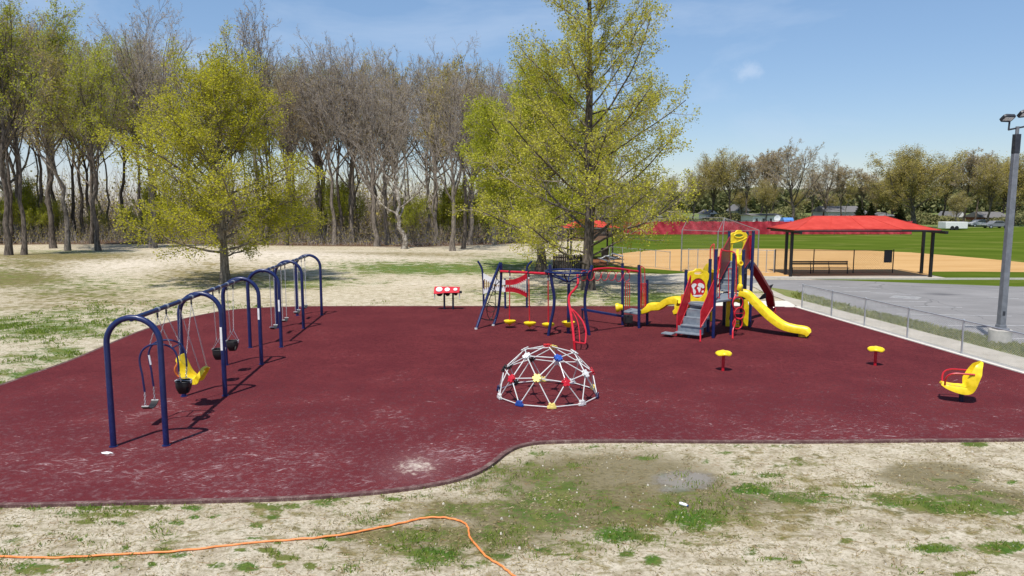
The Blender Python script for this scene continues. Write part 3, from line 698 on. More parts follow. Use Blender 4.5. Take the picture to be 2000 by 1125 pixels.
def place(root, p, s=1.0, rz=0.0, sz=None):
    root.location = (p[0], p[1], float(gz(p[0], p[1])) - 0.05); root.scale = (s, s, sz or s); root.rotation_euler = (0, 0, rz); return root

# the maple by the swings
maple_lv = [dict(n=46, start=0.15, end=0.985, ang=(90, 26), len=6.9, abs=True, shape=lambda t: np.interp(t, [0, 0.15, 0.25, 0.4, 0.6, 0.8, 0.92, 1.0], [0.62, 0.85, 0.95, 1.0, 0.98, 0.82, 0.62, 0.42]), seg=7, wan=0.11, trop=0.05, rmin=0.03, rr=0.55, rl=0.014, avar=9),
            dict(n=12, start=0.22, ang=(48, 36), len=0.42, seg=5, wan=0.14, trop=0.05, rmin=0.014, rl=0.012),
            dict(n=7, start=0.2, ang=(50, 40), len=0.48, seg=3, wan=0.16, trop=0.05, rmin=0.008, rl=0.01),
            dict(n=5, start=0.2, ang=(50, 45), len=0.55, seg=2, wan=0.15, trop=0.05, rmin=0.005, rl=0.008)]
o = tree_obj('maple_tree', 11, 14.0, 0.30, maple_lv, [12, 7, 4, 3, 3], dict(n=90000, size=0.056, spread=0.17, **{'from': 3}), (M['bark'], M['twig'], M['leaf_maple']), 3, trunk_wander=0.09)
q = G(440, 552); place(o, q, 0.91, 0.6, V(500, 84, q.y).z / real_h(o))
tag(o, 'round bright yellow-green tree standing alone behind the blue swings', 'tree')
# tall open tree behind the play tower
tall_lv = [dict(n=70, start=0.07, end=0.985, ang=(80, 34), len=7.4, abs=True, shape=lambda t: np.clip(1.06 - 0.93 * t ** 1.35, 0.12, 1.1), seg=7, wan=0.07, trop=0.055, rmin=0.015, rr=0.36, rl=0.0085, avar=8),
           dict(n=12, start=0.2, ang=(46, 34), len=0.36, seg=4, wan=0.12, trop=0.06, rmin=0.010, rl=0.010),
           dict(n=7, start=0.15, ang=(48, 40), len=0.50, seg=3, wan=0.15, trop=0.04, rmin=0.006, rl=0.008),
           dict(n=3, start=0.2, ang=(50, 45), len=0.55, seg=2, wan=0.15, trop=0.02, rmin=0.004, rl=0.008)]
o = tree_obj('tall_tree', 23, 20.8, 0.31, tall_lv, [12, 6, 4, 3, 3], dict(n=74000, size=0.050, spread=0.12, **{'from': 3}), (M['bark_dark'], M['twig'], M['leaf_tall']), 2, trunk_wander=0.05)
q = G(1149, 566); place(o, q, 1.0, 1.1)
tag(o, 'tallest tree, open olive-yellow crown on a straight dark trunk behind the ring spinner', 'tree')
# the greener tree left of it
broad_lv = [dict(n=34, start=0.16, end=0.97, ang=(84, 26), len=6.6, abs=True, shape=lambda t: np.clip(1.0 - 0.72 * np.clip(t - 0.3, 0, 1) ** 1.2 * 1.3, 0.2, 1.1), seg=6, wan=0.10, trop=0.10, rmin=0.03, rr=0.55, rl=0.015),
            dict(n=10, start=0.2, ang=(48, 36), len=0.42, seg=4, wan=0.14, trop=0.05, rmin=0.012, rl=0.012),
            dict(n=7, start=0.2, ang=(50, 40), len=0.48, seg=3, wan=0.16, trop=0.03, rmin=0.007, rl=0.01),
            dict(n=4, start=0.2, ang=(50, 45), len=0.55, seg=2, wan=0.15, trop=0.02, rmin=0.005, rl=0.008)]
o = tree_obj('broad_tree', 37, 13.8, 0.33, broad_lv, [12, 6, 4, 3, 3], dict(n=90000, size=0.062, spread=0.18, **{'from': 3}), (M['bark_dark'], M['twig'], M['leaf_green']), 2, trunk_wander=0.08)
q = G(1056, 530); place(o, q, 1.0, 2.0)
tag(o, 'broad light green tree just left of the tallest tree', 'tree')

# woodland trees: a few built, then copied
def vase(n1, ln, a=(38, 20), start=0.35, n2=8, n3=6, n4=4, trop=0.12, tk=1.0):
    return [dict(n=n1 + 2, start=start + 0.10, end=0.99, ang=a, len=ln * 1.0, abs=True, shape=lambda t: np.interp(t, [0, .4, .7, 1], [.8, 1.05, 1.0, .72]), seg=7, wan=0.13, trop=trop + 0.03, rmin=0.03, rr=0.62, rl=0.017, avar=9),
            dict(n=n2, start=0.2, ang=(42, 30), len=0.42, seg=4, wan=0.15, trop=0.09, rmin=0.016, rl=0.013),
            dict(n=n3, start=0.2, ang=(42, 32), len=0.50, seg=3, wan=0.17, trop=0.07, rmin=0.012 * tk, rl=0.010),
            dict(n=n4 + 3, start=0.15, ang=(44, 34), len=0.55, seg=3, wan=0.18, trop=0.06, rmin=0.0085 * tk, rl=0.008 * tk)]
SD = [9, 5, 3, 3, 3]
PROTO = {}; HP = {}
def proto(key, *a, **k):
    k.setdefault('stem', 1.0 if key == 'evergreen' else 0.76)
    a = list(a)
    if key not in ('farVase', 'farFull', 'evergreen'): a[3] *= 0.8
    r = tree_obj(*a, **k); PROTO[key] = [r, False]; HP[key] = real_h(r); return r
proto('bareA', 'bare_tree', 101, 20, 0.30, vase(18, 8.0, (46, 24)), SD, dict(n=900, size=0.07), (M['bark'], M['twig_grey'], M['leaf_bud']), 3, trunk_wander=0.12)
proto('bareB', 'bare_tree', 102, 21, 0.27, vase(15, 7.5, (42, 22), 0.42), SD, dict(n=1600, size=0.06), (M['bark_dark'], M['twig'], M['leaf_bud']), 3, trunk_wander=0.12)
proto('bareC', 'bare_tree', 103, 19, 0.36, vase(12, 9.5, (44, 22), 0.26, 9, 6, 5), SD, dict(n=1200, size=0.06), (M['bark'], M['twig_grey'], M['leaf_bud']), 3, trunk_wander=0.12)
proto('pale', 'sycamore_tree', 104, 18, 0.42, vase(12, 8.5, (52, 25), 0.22, 7, 6, 4), SD, dict(n=800, size=0.06), (M['bark_pale'], M['twig_grey'], M['leaf_bud']), 3, trunk_wander=0.3)
proto('budA', 'budding_tree', 105, 20, 0.27, vase(17, 7.0, (46, 24), 0.34), SD, dict(n=13000, size=0.065, spread=0.2), (M['bark_dark'], M['twig_grey'], M['leaf_green']), 3, trunk_wander=0.12)
proto('budB', 'budding_tree', 106, 18, 0.24, vase(16, 6.5, (46, 24), 0.25), SD, dict(n=11000, size=0.06, spread=0.2), (M['bark'], M['twig'], M['leaf_olive']), 3, trunk_wander=0.2)
proto('budC', 'budding_tree', 107, 21, 0.26, vase(16, 7.0, (44, 22), 0.40), SD, dict(n=4500, size=0.055, spread=0.2), (M['bark_dark'], M['twig'], M['leaf_bud']), 3, trunk_wander=0.12)
proto('slim', 'slim_tree', 108, 17, 0.15, vase(12, 4.0, (36, 18), 0.35, 6, 5, 3), SD, dict(n=4500, size=0.085, spread=0.15), (M['bark'], M['twig'], M['leaf_olive']), 3, trunk_wander=0.3)
proto('low', 'understorey_tree', 109, 7.5, 0.09, vase(14, 3.6, (55, 25), 0.12, 6, 5, 3), SD, dict(n=9000, size=0.065, spread=0.2), (M['bark'], M['twig'], M['leaf_green']), 3, trunk_wander=0.2)
proto('farVase', 'spreading_tree', 110, 16, 0.42, vase(13, 9.5, (50, 24), 0.24, 9, 7, 6, 0.09, 1.8), SD, dict(n=5000, size=0.10), (M['bark_dark'], M['twig_grey'], M['leaf_bud']), 3, trunk_wander=0.12)
proto('farFull', 'full_crowned_tree', 111, 14, 0.42, vase(22, 8.0, (68, 26), 0.20, 9, 6, 5, 0.08, 1.5), SD, dict(n=34000, size=0.095, spread=0.4), (M['bark_dark'], M['twig'], M['leaf_olive']), 3, trunk_wander=0.2)
proto('farBare', 'bare_tree', 113, 17, 0.26, vase(15, 6.5, (36, 20), 0.32, 9, 6, 5, 0.1, 1.9), SD, dict(n=5000, size=0.10), (M['bark_dark'], M['twig_grey'], M['leaf_bud']), 3, trunk_wander=0.12)
proto('farBud', 'budding_tree', 114, 16, 0.28, vase(16, 6.8, (46, 24), 0.28, 9, 6, 5, 0.1, 1.7), SD, dict(n=13000, size=0.085, spread=0.4), (M['bark_dark'], M['twig'], M['leaf_olive']), 3, trunk_wander=0.12)
proto('evergreen', 'evergreen_tree', 112, 9, 0.2, [dict(n=46, start=0.06, end=0.98, ang=(84, 60), len=2.8, abs=True, shape=lambda t: 1.08 - t, seg=4, wan=0.05, trop=0.0, rmin=0.015, rl=0.02),
      dict(n=10, start=0.1, ang=(50, 45), len=0.35, seg=2, wan=0.1, trop=0.0, rmin=0.008, rl=0.02)], [8, 4, 3], dict(n=16000, size=0.13, spread=0.12, **{'from': 1}), (M['bark_dark'], M['twig'], M['leaf_dark']), 2)
def region(px, dy):
    r_ = 'at the left end of the woods' if px < 230 else 'in the woods behind the round yellow-green tree' if px < 620 else 'in the woods between the two yellow-green trees' if px < 880 else 'in the woods behind the broad green tree'
    return r_ + (', near the front' if dy < 8 else ', deep inside' if dy > 20 else ', midway in')
def put(key, x, y, s, rz, label, cat='tree', group=None, sz=None):
    pr = PROTO[key]
    if not pr[1]: o = pr[0]; pr[1] = True
    else: o = copy_tree(pr[0])
    if 'group' in o: del o['group']
    place(o, (x, y), s, rz, sz); tag(o, label, cat, group); return o
rnd = random.Random(5)
# named front-row trees: key, trunk px, py, height px top, label
front = [('budA', 17, 503, -60, 'leftmost dark trunk at the front of the woods, budding green crown'),
         ('budC', 47, 502, 10, 'thin leaning trunk second from the left edge of the woods'),
         ('pale', 32, 471, 60, 'pale barked trunk behind the two leftmost dark trunks'),
         ('budA', 104, 485, -10, 'dark trunk with green buds, third along the front of the woods from the left'),
         ('budB', 132, 490, 30, 'straight slender trunk on the lawn between the left woods and the maple'),
         ('bareB', 113, 464, 30, 'thin bare trunk behind the third dark trunk at left'),
         ('budA', 192, 490, 60, 'dark trunk closest to the maple on its left, budding crown'),
         ('budC', 179, 476, 70, 'dark trunk close behind the one left of the maple'),
         ('bareC', 299, 484, -25, 'big bare crown rising above the maple on its left, flared trunk foot'),
         ('bareA', 300, 470, 20, 'bare tree behind the flared trunk left of the maple'),
         ('bareB', 512, 477, -10, 'bare topped tree poking above the maple crown on its right'),
         ('budC', 632, 471, 70, 'brown budding tree at the wood edge just right of the maple'),
         ('bareA', 691, 473, 72, 'bare tree at the wood edge, right of the brown budding one'),
         ('bareC', 736, 481, 75, 'bare rounded tree with straight grey trunk left of the pale thick trunk'),
         ('pale', 789, 486, 190, 'tree with crooked pale limbs and thick whitish trunk at the wood edge'),
         ('bareC', 884, 490, 78, 'large vase shaped bare tree with thick pale foot left of the broad green tree'),
         ('bareB', 905, 486, 110, 'dark trunk leaning against the thick pale footed tree'),
         ('bareA', 965, 478, 120, 'bare tree half hidden behind the left side of the broad green tree')]
for k, (key, px, py, top, lab) in enumerate(front):
    q = G(px, py); z = V(px, top, q.y).z
    s_ = (z - gz(q.x, q.y)) / HP[key]
    put(key, q.x, q.y, s_ * (1.0 if key != 'pale' else 1.1), rnd.random() * 6.28, lab, sz=s_)
# the mass of the woods: rows behind
cnt = 0
for row, (dy, dx) in enumerate(((2.0, 5.6), (6, 5.2), (10.5, 5.2), (15, 6.0), (21, 7), (28, 8))):
    x = -84 - row * 5
    while x < 2 + row * 1.5:
        x += dx * (0.7 + 0.6 * rnd.random())
        y = float(wood_edge(x)) + dy + rnd.uniform(-1.6, 1.6)
        px, _ = proj(x, y)
        if row < 1 and px > 0 and rnd.random() < 0.35: continue
        left = px < 260
        hx = np.interp(px, [-200, 0, 120, 210, 300, 420, 560, 700, 800, 900, 1000, 1100], [-10, 0, 40, 75, 60, 95, 95, 85, 100, 95, 140, 190])
        zt = V(px, hx + rnd.uniform(-6, 34), y).z
        key = rnd.choice(['budA', 'budA', 'budB', 'budC', 'bareB'] if left else ['bareA', 'bareB', 'bareC', 'budC', 'bareA', 'budB'] if px > 640 else ['budC', 'budB', 'bareB', 'bareA', 'budA'])
        if rnd.random() < 0.18: key = 'slim'
        s_ = zt / HP[key]
        lab = {'budA': 'tall green budding tree inside the woods behind the playground', 'budB': 'olive budding tree inside the woods behind the playground',
               'budC': 'brown budding tree inside the woods behind the playground', 'bareA': 'bare brown tree inside the woods behind the playground', 'bareB': 'bare straight dark tree inside the woods behind the playground',
               'bareC': 'bare wide grey twigged tree inside the woods behind the playground', 'slim': 'slim young tree inside the woods behind the playground'}[key]
        put(key, x, y, min(s_, 1.15), rnd.random() * 6.28, lab.split(' inside')[0] + ' ' + region(px, dy), group=lab.split(' inside')[0] + 's of the woods', sz=s_); cnt += 1
for k in range(34):
    x = rnd.uniform(-80, 6); y = float(wood_edge(x)) + rnd.uniform(1.5, 16)
    s_ = rnd.uniform(0.55, 1.05)
    put('low', x, y, s_, rnd.random() * 6.28, 'low leafy sapling ' + region(proj(x, y)[0], y - float(wood_edge(x))), group='understorey trees of the woods')
# brushwood and saplings on the forest floor; the far part of the woods as one mass
def brush(name, seed, n, xr, yf, hr, twig_mat, leaf_mat, ln, leafn, leafsize, label, cat):
    rs = np.random.RandomState(seed)
    x = rs.uniform(xr[0], xr[1], n); y = yf(x, rs); P = np.zeros((n, 4, 3)); h = hr[0] + (hr[1] - hr[0]) * rs.rand(n) ** 1.6
    d = norm(rs.randn(n, 3) * 0.45 + np.array([0, 0, 1.0])); P[:, 0] = np.stack([x, y, gz(x, y)], -1)
    for i in range(3):
        d = norm(d + rs.randn(n, 3) * 0.22 + np.array([0, 0, 0.1])); P[:, i + 1] = P[:, i] + d * (h / 3)[:, None]
    R0 = (ln * (0.5 + rs.rand(n)))[:, None] * np.linspace(1, 0.3, 4)
    v, f = tubes([(P, R0)], [3]); v2, f2 = leaves(rs, [(P, R0)], leafn, leafsize, 0.35, 0.1)
    mi = np.concatenate([np.zeros(len(f), int), np.ones(len(f2), int)])
    o = link_mesh(name, np.concatenate([v, v2]), np.concatenate([f, f2 + len(v)]), [twig_mat, leaf_mat], None, (0, 0, 0), mi, False, None)
    return tag(o, label, cat, kind='stuff')
brush('brushwood', 7, 9000, (-88, 8), lambda x, rs: wood_edge(x) + 1.0 + 24 * rs.rand(len(x)) ** 1.3, (0.4, 3.2), M['twig_grey'], M['leaf_olive'], 0.012, 20000, 0.08, 'tangled brown brushwood on the floor of the woods', 'brushwood')
brush('far_woods', 8, 9000, (-150, 26), lambda x, rs: wood_edge(x) + 34 + 16 * rs.rand(len(x)), (5, 13), M['twig'], M['leaf_olive'], 0.05, 26000, 0.22, 'dim grey-brown mass of thin trunks deep in the woods', 'woods')
# ------------------------------------------------------------------ tree line beyond the ball field
farl = [('farBud', 1395, 300, 165, 'olive green tree left of the small bare pair beyond the backstop'), ('farBud', 1432, 288, 160, 'tall airy tree above the backstop beyond the red fence'), ('farBare', 1462, 305, 158, 'thin bare tree right of the airy one above the backstop'),
        ('farBare', 1490, 290, 165, 'slender bare tree left of the big spreading bare tree'), ('farBare', 1512, 287, 172, 'slender bare tree touching the big spreading bare tree'),
        ('farVase', 1556, 270, 150, 'big spreading bare tree above the left end of the red canopy'), ('farVase', 1618, 300, 160, 'bare tree right of the big spreading one above the canopy'), ('farBare', 1650, 320, 150, 'smaller bare tree above the middle of the red canopy'),
        ('farBare', 1688, 330, 150, 'low bare tree above the grey house roof'), ('farFull', 1792, 286, 140, 'big rounded olive brown tree above the right end of the canopy'), ('farFull', 1745, 330, 165, 'olive tree tucked behind the left of the big rounded one'),
        ('farBud', 1850, 300, 165, 'olive tree behind the right side of the big rounded one'), ('farBare', 1893, 292, 150, 'bare grey tree left of the light pole'), ('farBare', 1915, 300, 160, 'thin bare tree close left of the light pole'),
        ('farBud', 1940, 305, 145, 'brown budding tree directly left of the light pole'), ('farFull', 1985, 300, 150, 'olive brown tree just right of the light pole'), ('farBud', 1968, 320, 170, 'olive tree behind the light pole'),
        ('farBud', 1870, 372, 130, 'small bright green tree near the white trailer'), ('slim', 1655, 345, 140, 'slim young tree by the grey house'), ('farBud', 1500, 350, 150, 'low olive tree beyond the red fence, right of the backstop'),
        ('farBud', 1450, 365, 170, 'low green tree behind the backstop hood'), ('farBare', 1590, 330, 175, 'bare tree behind the big spreading one'), ('farBud', 1715, 350, 175, 'brown budding tree behind the grey roofs'),
        ('evergreen', 1680, 392, 150, 'dark evergreen beside the grey house'), ('evergreen', 1702, 396, 148, 'dark evergreen right of the grey house'), ('evergreen', 1760, 395, 150, 'dark evergreen between the grey roof and the big rounded tree'),
        ('farBud', 1355, 330, 160, 'green budding tree at the left end of the far tree line'), ('farBud', 1310, 340, 165, 'olive tree behind the right side of the tallest tree'), ('farBud', 1260, 350, 170, 'brown budding tree seen through the tallest tree'),
        ('farBare', 1212, 350, 165, 'bare tree seen through the tallest tree, near the white house'), ('farBud', 1560, 372, 182, 'low olive tree far behind the red fence'), ('farBud', 1625, 375, 186, 'low olive tree far behind the grey house'),
        ('farBare', 2050, 300, 160, 'bare tree outside the right edge'), ('farBud', 2110, 300, 160, 'olive tree outside the right edge'), ('farFull', 2180, 300, 170, 'full crowned tree outside the right edge'), ('farBud', 1180, 360, 150, 'green tree beyond the picnic shelter')]
for key, px, top, Y, lab in farl:
    p0 = V(px, top, Y); s_ = p0.z / HP[key]
    put(key, p0.x, Y, max(s_, 0.3) * {'budA': 1.15, 'budC': 1.1, 'farFull': 1.35, 'farVase': 1.1, 'bareC': 1.1, 'evergreen': 1.1, 'farBare': 1.25, 'farBud': 1.3}.get(key, 1.1), rnd.random() * 6.28, lab, sz=s_)
def lumps(name, seed, n, fx, fy, fz, size, mat, label, cat):
    rs = np.random.RandomState(seed); x = fx(rs, n); y = fy(rs, n); zt = fz(x, rs)
    z = zt * (1 - rs.rand(n) ** 1.3)
    C_ = np.stack([x, y, z], -1); n_ = norm(rs.randn(n, 3) + np.array([0, -0.5, 0.8])); u = norm(np.cross(n_, rs.randn(n, 3))); v = np.cross(n_, u)
    s_ = size * (0.5 + rs.rand(n, 1)); V4 = np.stack([C_ - u * s_, C_ + v * s_ * 0.7, C_ + u * s_, C_ - v * s_ * 0.7], 1).reshape(-1, 3)
    o = link_mesh(name, V4, np.arange(len(V4)).reshape(-1, 4), mat, None, (0, 0, 0), None, False, None); return tag(o, label, cat, kind='stuff')
lumps('distant_woods', 9, 80000, lambda rs, n: rs.uniform(10, 420, n), lambda rs, n: rs.uniform(330, 380, n), lambda x, rs: (7.5 + 3.5 * vnoise(x, x * 0, 22, 3) + 2.5 * vnoise(x, x * 0, 5, 4)), 0.9, M['leaf_far'], 'low far-off band of green woods on the horizon', 'woods')
lumps('roadside_shrubs', 10, 26000, lambda rs, n: rs.uniform(25, 190, n), lambda rs, n: rs.uniform(158, 166, n), lambda x, rs: (0.6 + 3.6 * vnoise(x, x * 0, 7, 13) ** 1.5), 0.26, M['leaf_far'], 'low shrubs between the trunks beyond the ball field', 'shrubs')

# ------------------------------------------------------------------ grass blades and pebbles in the foreground
rs = np.random.RandomState(77)
n = 600000
X = rs.uniform(-22, 24, n); Y = 6 + 30 * rs.rand(n) ** 1.7
bx = np.array([p[0] for p in rub]); by = np.array([p[1] for p in rub])
def inside(x, y, poly):
    c = np.zeros(len(x), bool); m = len(poly)
    for i in range(m):
        x1, y1 = poly[i]; x2, y2 = poly[i - 1]
        k = ((y1 > y) != (y2 > y)) & (x < (x2 - x1) * (y - y1) / (y2 - y1 + 1e-12) + x1); c ^= k
    return c
px, py = proj(X, Y); gv = blobs(BL_G, px, py)
dens = gv + 1.0 * (vnoise(X, Y, 0.16, 21) - 0.5) + 0.6 * (vnoise(X, Y, 0.45, 24) - 0.5) + 0.8 * (vnoise(X, Y, 1.1, 22) - 0.5)
dens = np.clip((dens - 0.40) / 0.45, 0.006, 1)
keep = (rs.rand(n) < dens) & ~inside(X, Y, rub) & (X < np.where(Y > 13, 3, 99)) & ~((Y > 20) & (X > -5))
X, Y, dn_ = X[keep], Y[keep], dens[keep]; n = len(X)
h = (0.022 + 0.05 * rs.rand(n) * (0.35 + dn_)) * np.where(Y > 18, 1.6, 1); w = (0.0035 + 0.003 * rs.rand(n)) * np.where(Y > 18, 2.2, 1.15)
a = rs.rand(n) * 6.28; ln_ = rs.randn(n, 2) * 0.4
base = np.stack([X, Y, gz(X, Y) - 0.004], -1); u = np.stack([np.cos(a), np.sin(a), np.zeros(n)], -1) * w[:, None]
mid = base + np.stack([ln_[:, 0] * h * 0.35, ln_[:, 1] * h * 0.35, h * 0.6], -1); tip = base + np.stack([ln_[:, 0] * h, ln_[:, 1] * h, h], -1)
V4 = np.stack([base - u, base + u, mid + u * 0.7, tip], 1).reshape(-1, 3)
M['blade'] = leafmat('grass_blades', [(0.08, 0.15, 0.015, 1), (0.18, 0.29, 0.03, 1), (0.32, 0.38, 0.07, 1)], 0.35)
tag(link_mesh('grass', V4, np.arange(len(V4)).reshape(-1, 4), M['blade'], None, (0, 0, 0), None, False, None), 'tufts of short green grass growing in the sandy lawn', 'grass', kind='stuff')
n = 150000
X = rs.uniform(-13, 15, n); Y = 7 + 8.5 * rs.rand(n) ** 1.4; px, py = proj(X, Y)
dd_ = 0.55 * vnoise(X, Y, 0.5, 41) + 0.6 * vnoise(X, Y, 0.14, 42) + 0.35 * vnoise(X, Y, 1.7, 43)
kp = (dd_ > 0.66) & ~inside(X, Y, rub) & (rs.rand(n) < 0.75); X, Y = X[kp], Y[kp]; n = len(X)
h = 0.015 + 0.05 * rs.rand(n); w = 0.0022 + 0.002 * rs.rand(n); a = rs.rand(n) * 6.28; a2 = rs.rand(n) * 6.28
base = np.stack([X, Y, np.full(n, 0.002)], -1); u = np.stack([-np.sin(a2), np.cos(a2), np.zeros(n)], -1) * w[:, None]
lay = np.stack([np.cos(a2), np.sin(a2), 0 * a2], -1) * h[:, None]; up_ = np.array([0, 0, 1.0]) * (0.12 + 0.5 * rs.rand(n, 1) ** 2) * h[:, None]
V4 = np.stack([base - u, base + u, base + lay * 0.5 + up_ + u * 0.8, base + lay + up_ * 0.7], 1).reshape(-1, 3)
M['straw'] = leafmat('dead_grass_blades', [(0.20, 0.15, 0.07, 1), (0.42, 0.34, 0.18, 1), (0.62, 0.54, 0.36, 1)], 0.2)
tag(link_mesh('dead_grass', V4, np.arange(len(V4)).reshape(-1, 4), M['straw'], None, (0, 0, 0), None, False, None), 'matted straw-coloured dead grass over the sandy lawn', 'dead grass', kind='stuff')
# taller verge grass along the lot
n = 60000
tt = rs.rand(n); seg = rs.randint(0, len(lot_e) - 1, n); LE = np.array([(p.x, p.y) for p in lot_e] ); FE = np.array([(p.x, p.y) for p in far_e])
Lc = np.array([(p.x, p.y) for p in lot_e] + [(le2.x, le2.y)]); Fc = np.array([(p.x, p.y) for p in far_e] + [(e2.x, e2.y)])
tcut = rs.rand(n) ** 0.6
def along(C_, t_):
    d = np.concatenate([[0], np.cumsum(np.linalg.norm(np.diff(C_, axis=0), axis=1))]); s_ = t_ * d[-1]
    return np.stack([np.interp(s_, d, C_[:, 0]), np.interp(s_, d, C_[:, 1])], -1)
A = along(Lc[1:], tcut); B = along(Fc[2:], tcut); m = 0.02 + 0.96 * rs.rand(n, 1); Pq = A * m + B * (1 - m)
keep = rs.rand(n) < np.clip(vnoise(Pq[:, 0], Pq[:, 1], 0.9, 31) * 1.5 - 0.15, 0.1, 1); Pq = Pq[keep]; n = len(Pq)
h = 0.06 + 0.12 * rs.rand(n); w = 0.008 + 0.006 * rs.rand(n); a = rs.rand(n) * 6.28; ln_ = rs.randn(n, 2) * 0.45
base = np.stack([Pq[:, 0], Pq[:, 1], np.full(n, 0.01)], -1); u = np.stack([np.cos(a), np.sin(a), np.zeros(n)], -1) * w[:, None]
mid = base + np.stack([ln_[:, 0] * h * 0.35, ln_[:, 1] * h * 0.35, h * 0.6], -1); tip = base + np.stack([ln_[:, 0] * h, ln_[:, 1] * h, h], -1)
V4 = np.stack([base - u, base + u, mid + u * 0.7, tip], 1).reshape(-1, 3)
M['blade2'] = leafmat('verge_blades', [(0.10, 0.14, 0.02, 1), (0.26, 0.30, 0.05, 1), (0.46, 0.40, 0.15, 1)], 0.35)
tag(link_mesh('verge_grass', V4, np.arange(len(V4)).reshape(-1, 4), M['blade2'], None, (0, 0, 0), None, False, None), 'longer grass on the strip between sidewalk and parking lot', 'grass', kind='stuff')
mb = MB(); nn = 0
for k in range(900):
    x, y = rs.uniform(-10, 13), 7 + 8 * rs.rand() ** 1.2
    if inside(np.array([x]), np.array([y]), rub)[0]: continue
    r_ = rs.uniform(0.006, 0.018) * (1.6 if rs.rand() < 0.1 else 1)
    v_ = [Vector((math.cos(j * 1.26 + k), math.sin(j * 1.26 + k), 0)) * r_ * rs.uniform(.8, 1.2) + Vector((x, y, 0)) for j in range(5)]
    tp = [Vector((x, y, 0)) + (p - Vector((x, y, 0))) * 0.55 + Vector((0, 0, r_ * 1.0)) for p in v_]
    mb.add(v_ + tp, [(i, (i + 1) % 5, 5 + (i + 1) % 5, 5 + i) for i in range(5)] + [(5, 6, 7, 8, 9)])
M['pebble'] = paint('pale_pebbles', (0.55, 0.50, 0.42, 1), 0.9, var=0.3)
tag(mb.build('pebbles', M['pebble'], None, (0, 0, 0), smooth=False), 'small pale pebbles scattered over the sandy lawn', 'pebbles', kind='stuff')
# dead stalks and twigs lying on the lawn
n = 1600; X = rs.uniform(-12, 14, n); Y = 7 + 8 * rs.rand(n); kp = ~inside(X, Y, rub); X, Y = X[kp], Y[kp]; n = len(X)
a = rs.rand(n) * 6.28; l_ = 0.03 + 0.12 * rs.rand(n) ** 3; P4 = np.zeros((n, 3, 3)); P4[:, 0] = np.stack([X, Y, 0 * X + 0.008], -1)
P4[:, 1] = P4[:, 0] + np.stack([np.cos(a) * l_, np.sin(a) * l_, 0 * X + 0.006], -1); a2 = a + rs.randn(n) * 0.5; P4[:, 2] = P4[:, 1] + np.stack([np.cos(a2) * l_, np.sin(a2) * l_, 0 * X - 0.003], -1)
v, f = tubes([(P4, np.full((n, 3), 0.0028))], [3])
tag(link_mesh('fallen_twigs', v, f, M['wood'], None, (0, 0, 0), None, False, None), 'dry stalks and twigs lying on the sandy lawn', 'twigs', kind='stuff')
# ------------------------------------------------------------------ swings
Z3 = Vector((0, 0, 1)); EZ = RZ
def GE(px, py): return G(px, py, EZ)
def arch(root, A, B, ztop, label=None):
    mb = MB(); c = (A + B) / 2; r_ = (B - A).length / 2; d = (B - A).normalized(); zc = ztop - r_
    pts = [A, A + Z3 * 0.8, Vector((A.x, A.y, zc))]
    for i in range(1, 16):
        a = math.pi - math.pi * i / 16; pts.append(Vector((c.x, c.y, zc)) + d * math.cos(a) * r_ + Z3 * math.sin(a) * r_)
    pts += [Vector((B.x, B.y, zc)), B + Z3 * 0.8, B]
    mb.tube(pts, 0.058, 16)
    for q in (A, B): mb.lathe(q, [(0.085, 0), (0.085, 0.015), (0.06, 0.02)], 16)
    return mb.build('arch', M['navy'], root)
def chain(mb, a, b, pitch=0.052, r=0.0042, w=0.012):
    a = Vector(a); b = Vector(b); n = max(1, int((b - a).length / pitch)); t = (b - a).normalized(); u = t.orthogonal().normalized(); v = t.cross(u)
    for i in range(n):
        c = a + (b - a) * ((i + 0.5) / n); s = u if i % 2 else v; h = pitch * 0.62
        mb.tube([c - t * h + s * 0, c - t * h * 0.5 + s * w, c + t * h * 0.5 + s * w, c + t * h, c + t * h * 0.5 - s * w, c - t * h * 0.5 - s * w], r, 4, closed=True)
def one_chain(root, a, b, *k):
    ch = MB(); chain(ch, a, b, *k); return ch.build('chain', M['chain'], root)
def swing_frame(px_arches, hang_px, label):
    legs = [(GE(l, b), GE(r_, b2)) for l, b, r_, b2 in px_arches]
    mids = [(a + b) / 2 for a, b in legs]; ztop = 2.66 + EZ
    root = thing('swing_frame', mids[0].copy(), label, 'swing frame', 'blue swing frames')
    for a, b in legs: arch(root, a, b, ztop)
    A = mids[0] + Z3 * (ztop - 0.03 - mids[0].z); B = mids[-1] + Z3 * (ztop - 0.03 - mids[-1].z)
    d = (B - A).normalized()
    MB().cyl(A - d * 0.03, B + d * 0.03, 0.05, 16).build('top_rail', M['navy'], root)
    hs = []
    for hx in hang_px:
        lo, hi = 0.0, 1.0
        for _ in range(40):
            m = (lo + hi) / 2; p = A + (B - A) * m; x = proj(p.x, p.y, p.z)[0]
            if x < hx: lo = m
            else: hi = m
        p = A + (B - A) * lo; hs.append(p)
        mb = MB(); mb.tube([p - d * 0.035, p + d * 0.035], 0.062, 16)
        mb.build('clamp', M['galv'], root)
        mb = MB(); mb.box(p - Z3 * 0.09, (0.02, 0.05, 0.07)); mb.lathe(p - Z3 * 0.15, [(0.012, 0.03), (0.022, 0.015), (0.022, -0.01), (0.008, -0.03)], 10)
        mb.build('swing_hanger', M['headgrey'], root)
    return root, hs, legs, d
rootA, hA, legsA, dA = swing_frame([(222, 872, 325, 870), (359.5, 774, 440, 773), (442, 713, 511, 711.5)], [307, 324, 350.5, 373, 415.3, 427.6, 442.5, 454.4],
                                   'nearer blue arch swing frame carrying the yellow moulded seat and bucket swings')
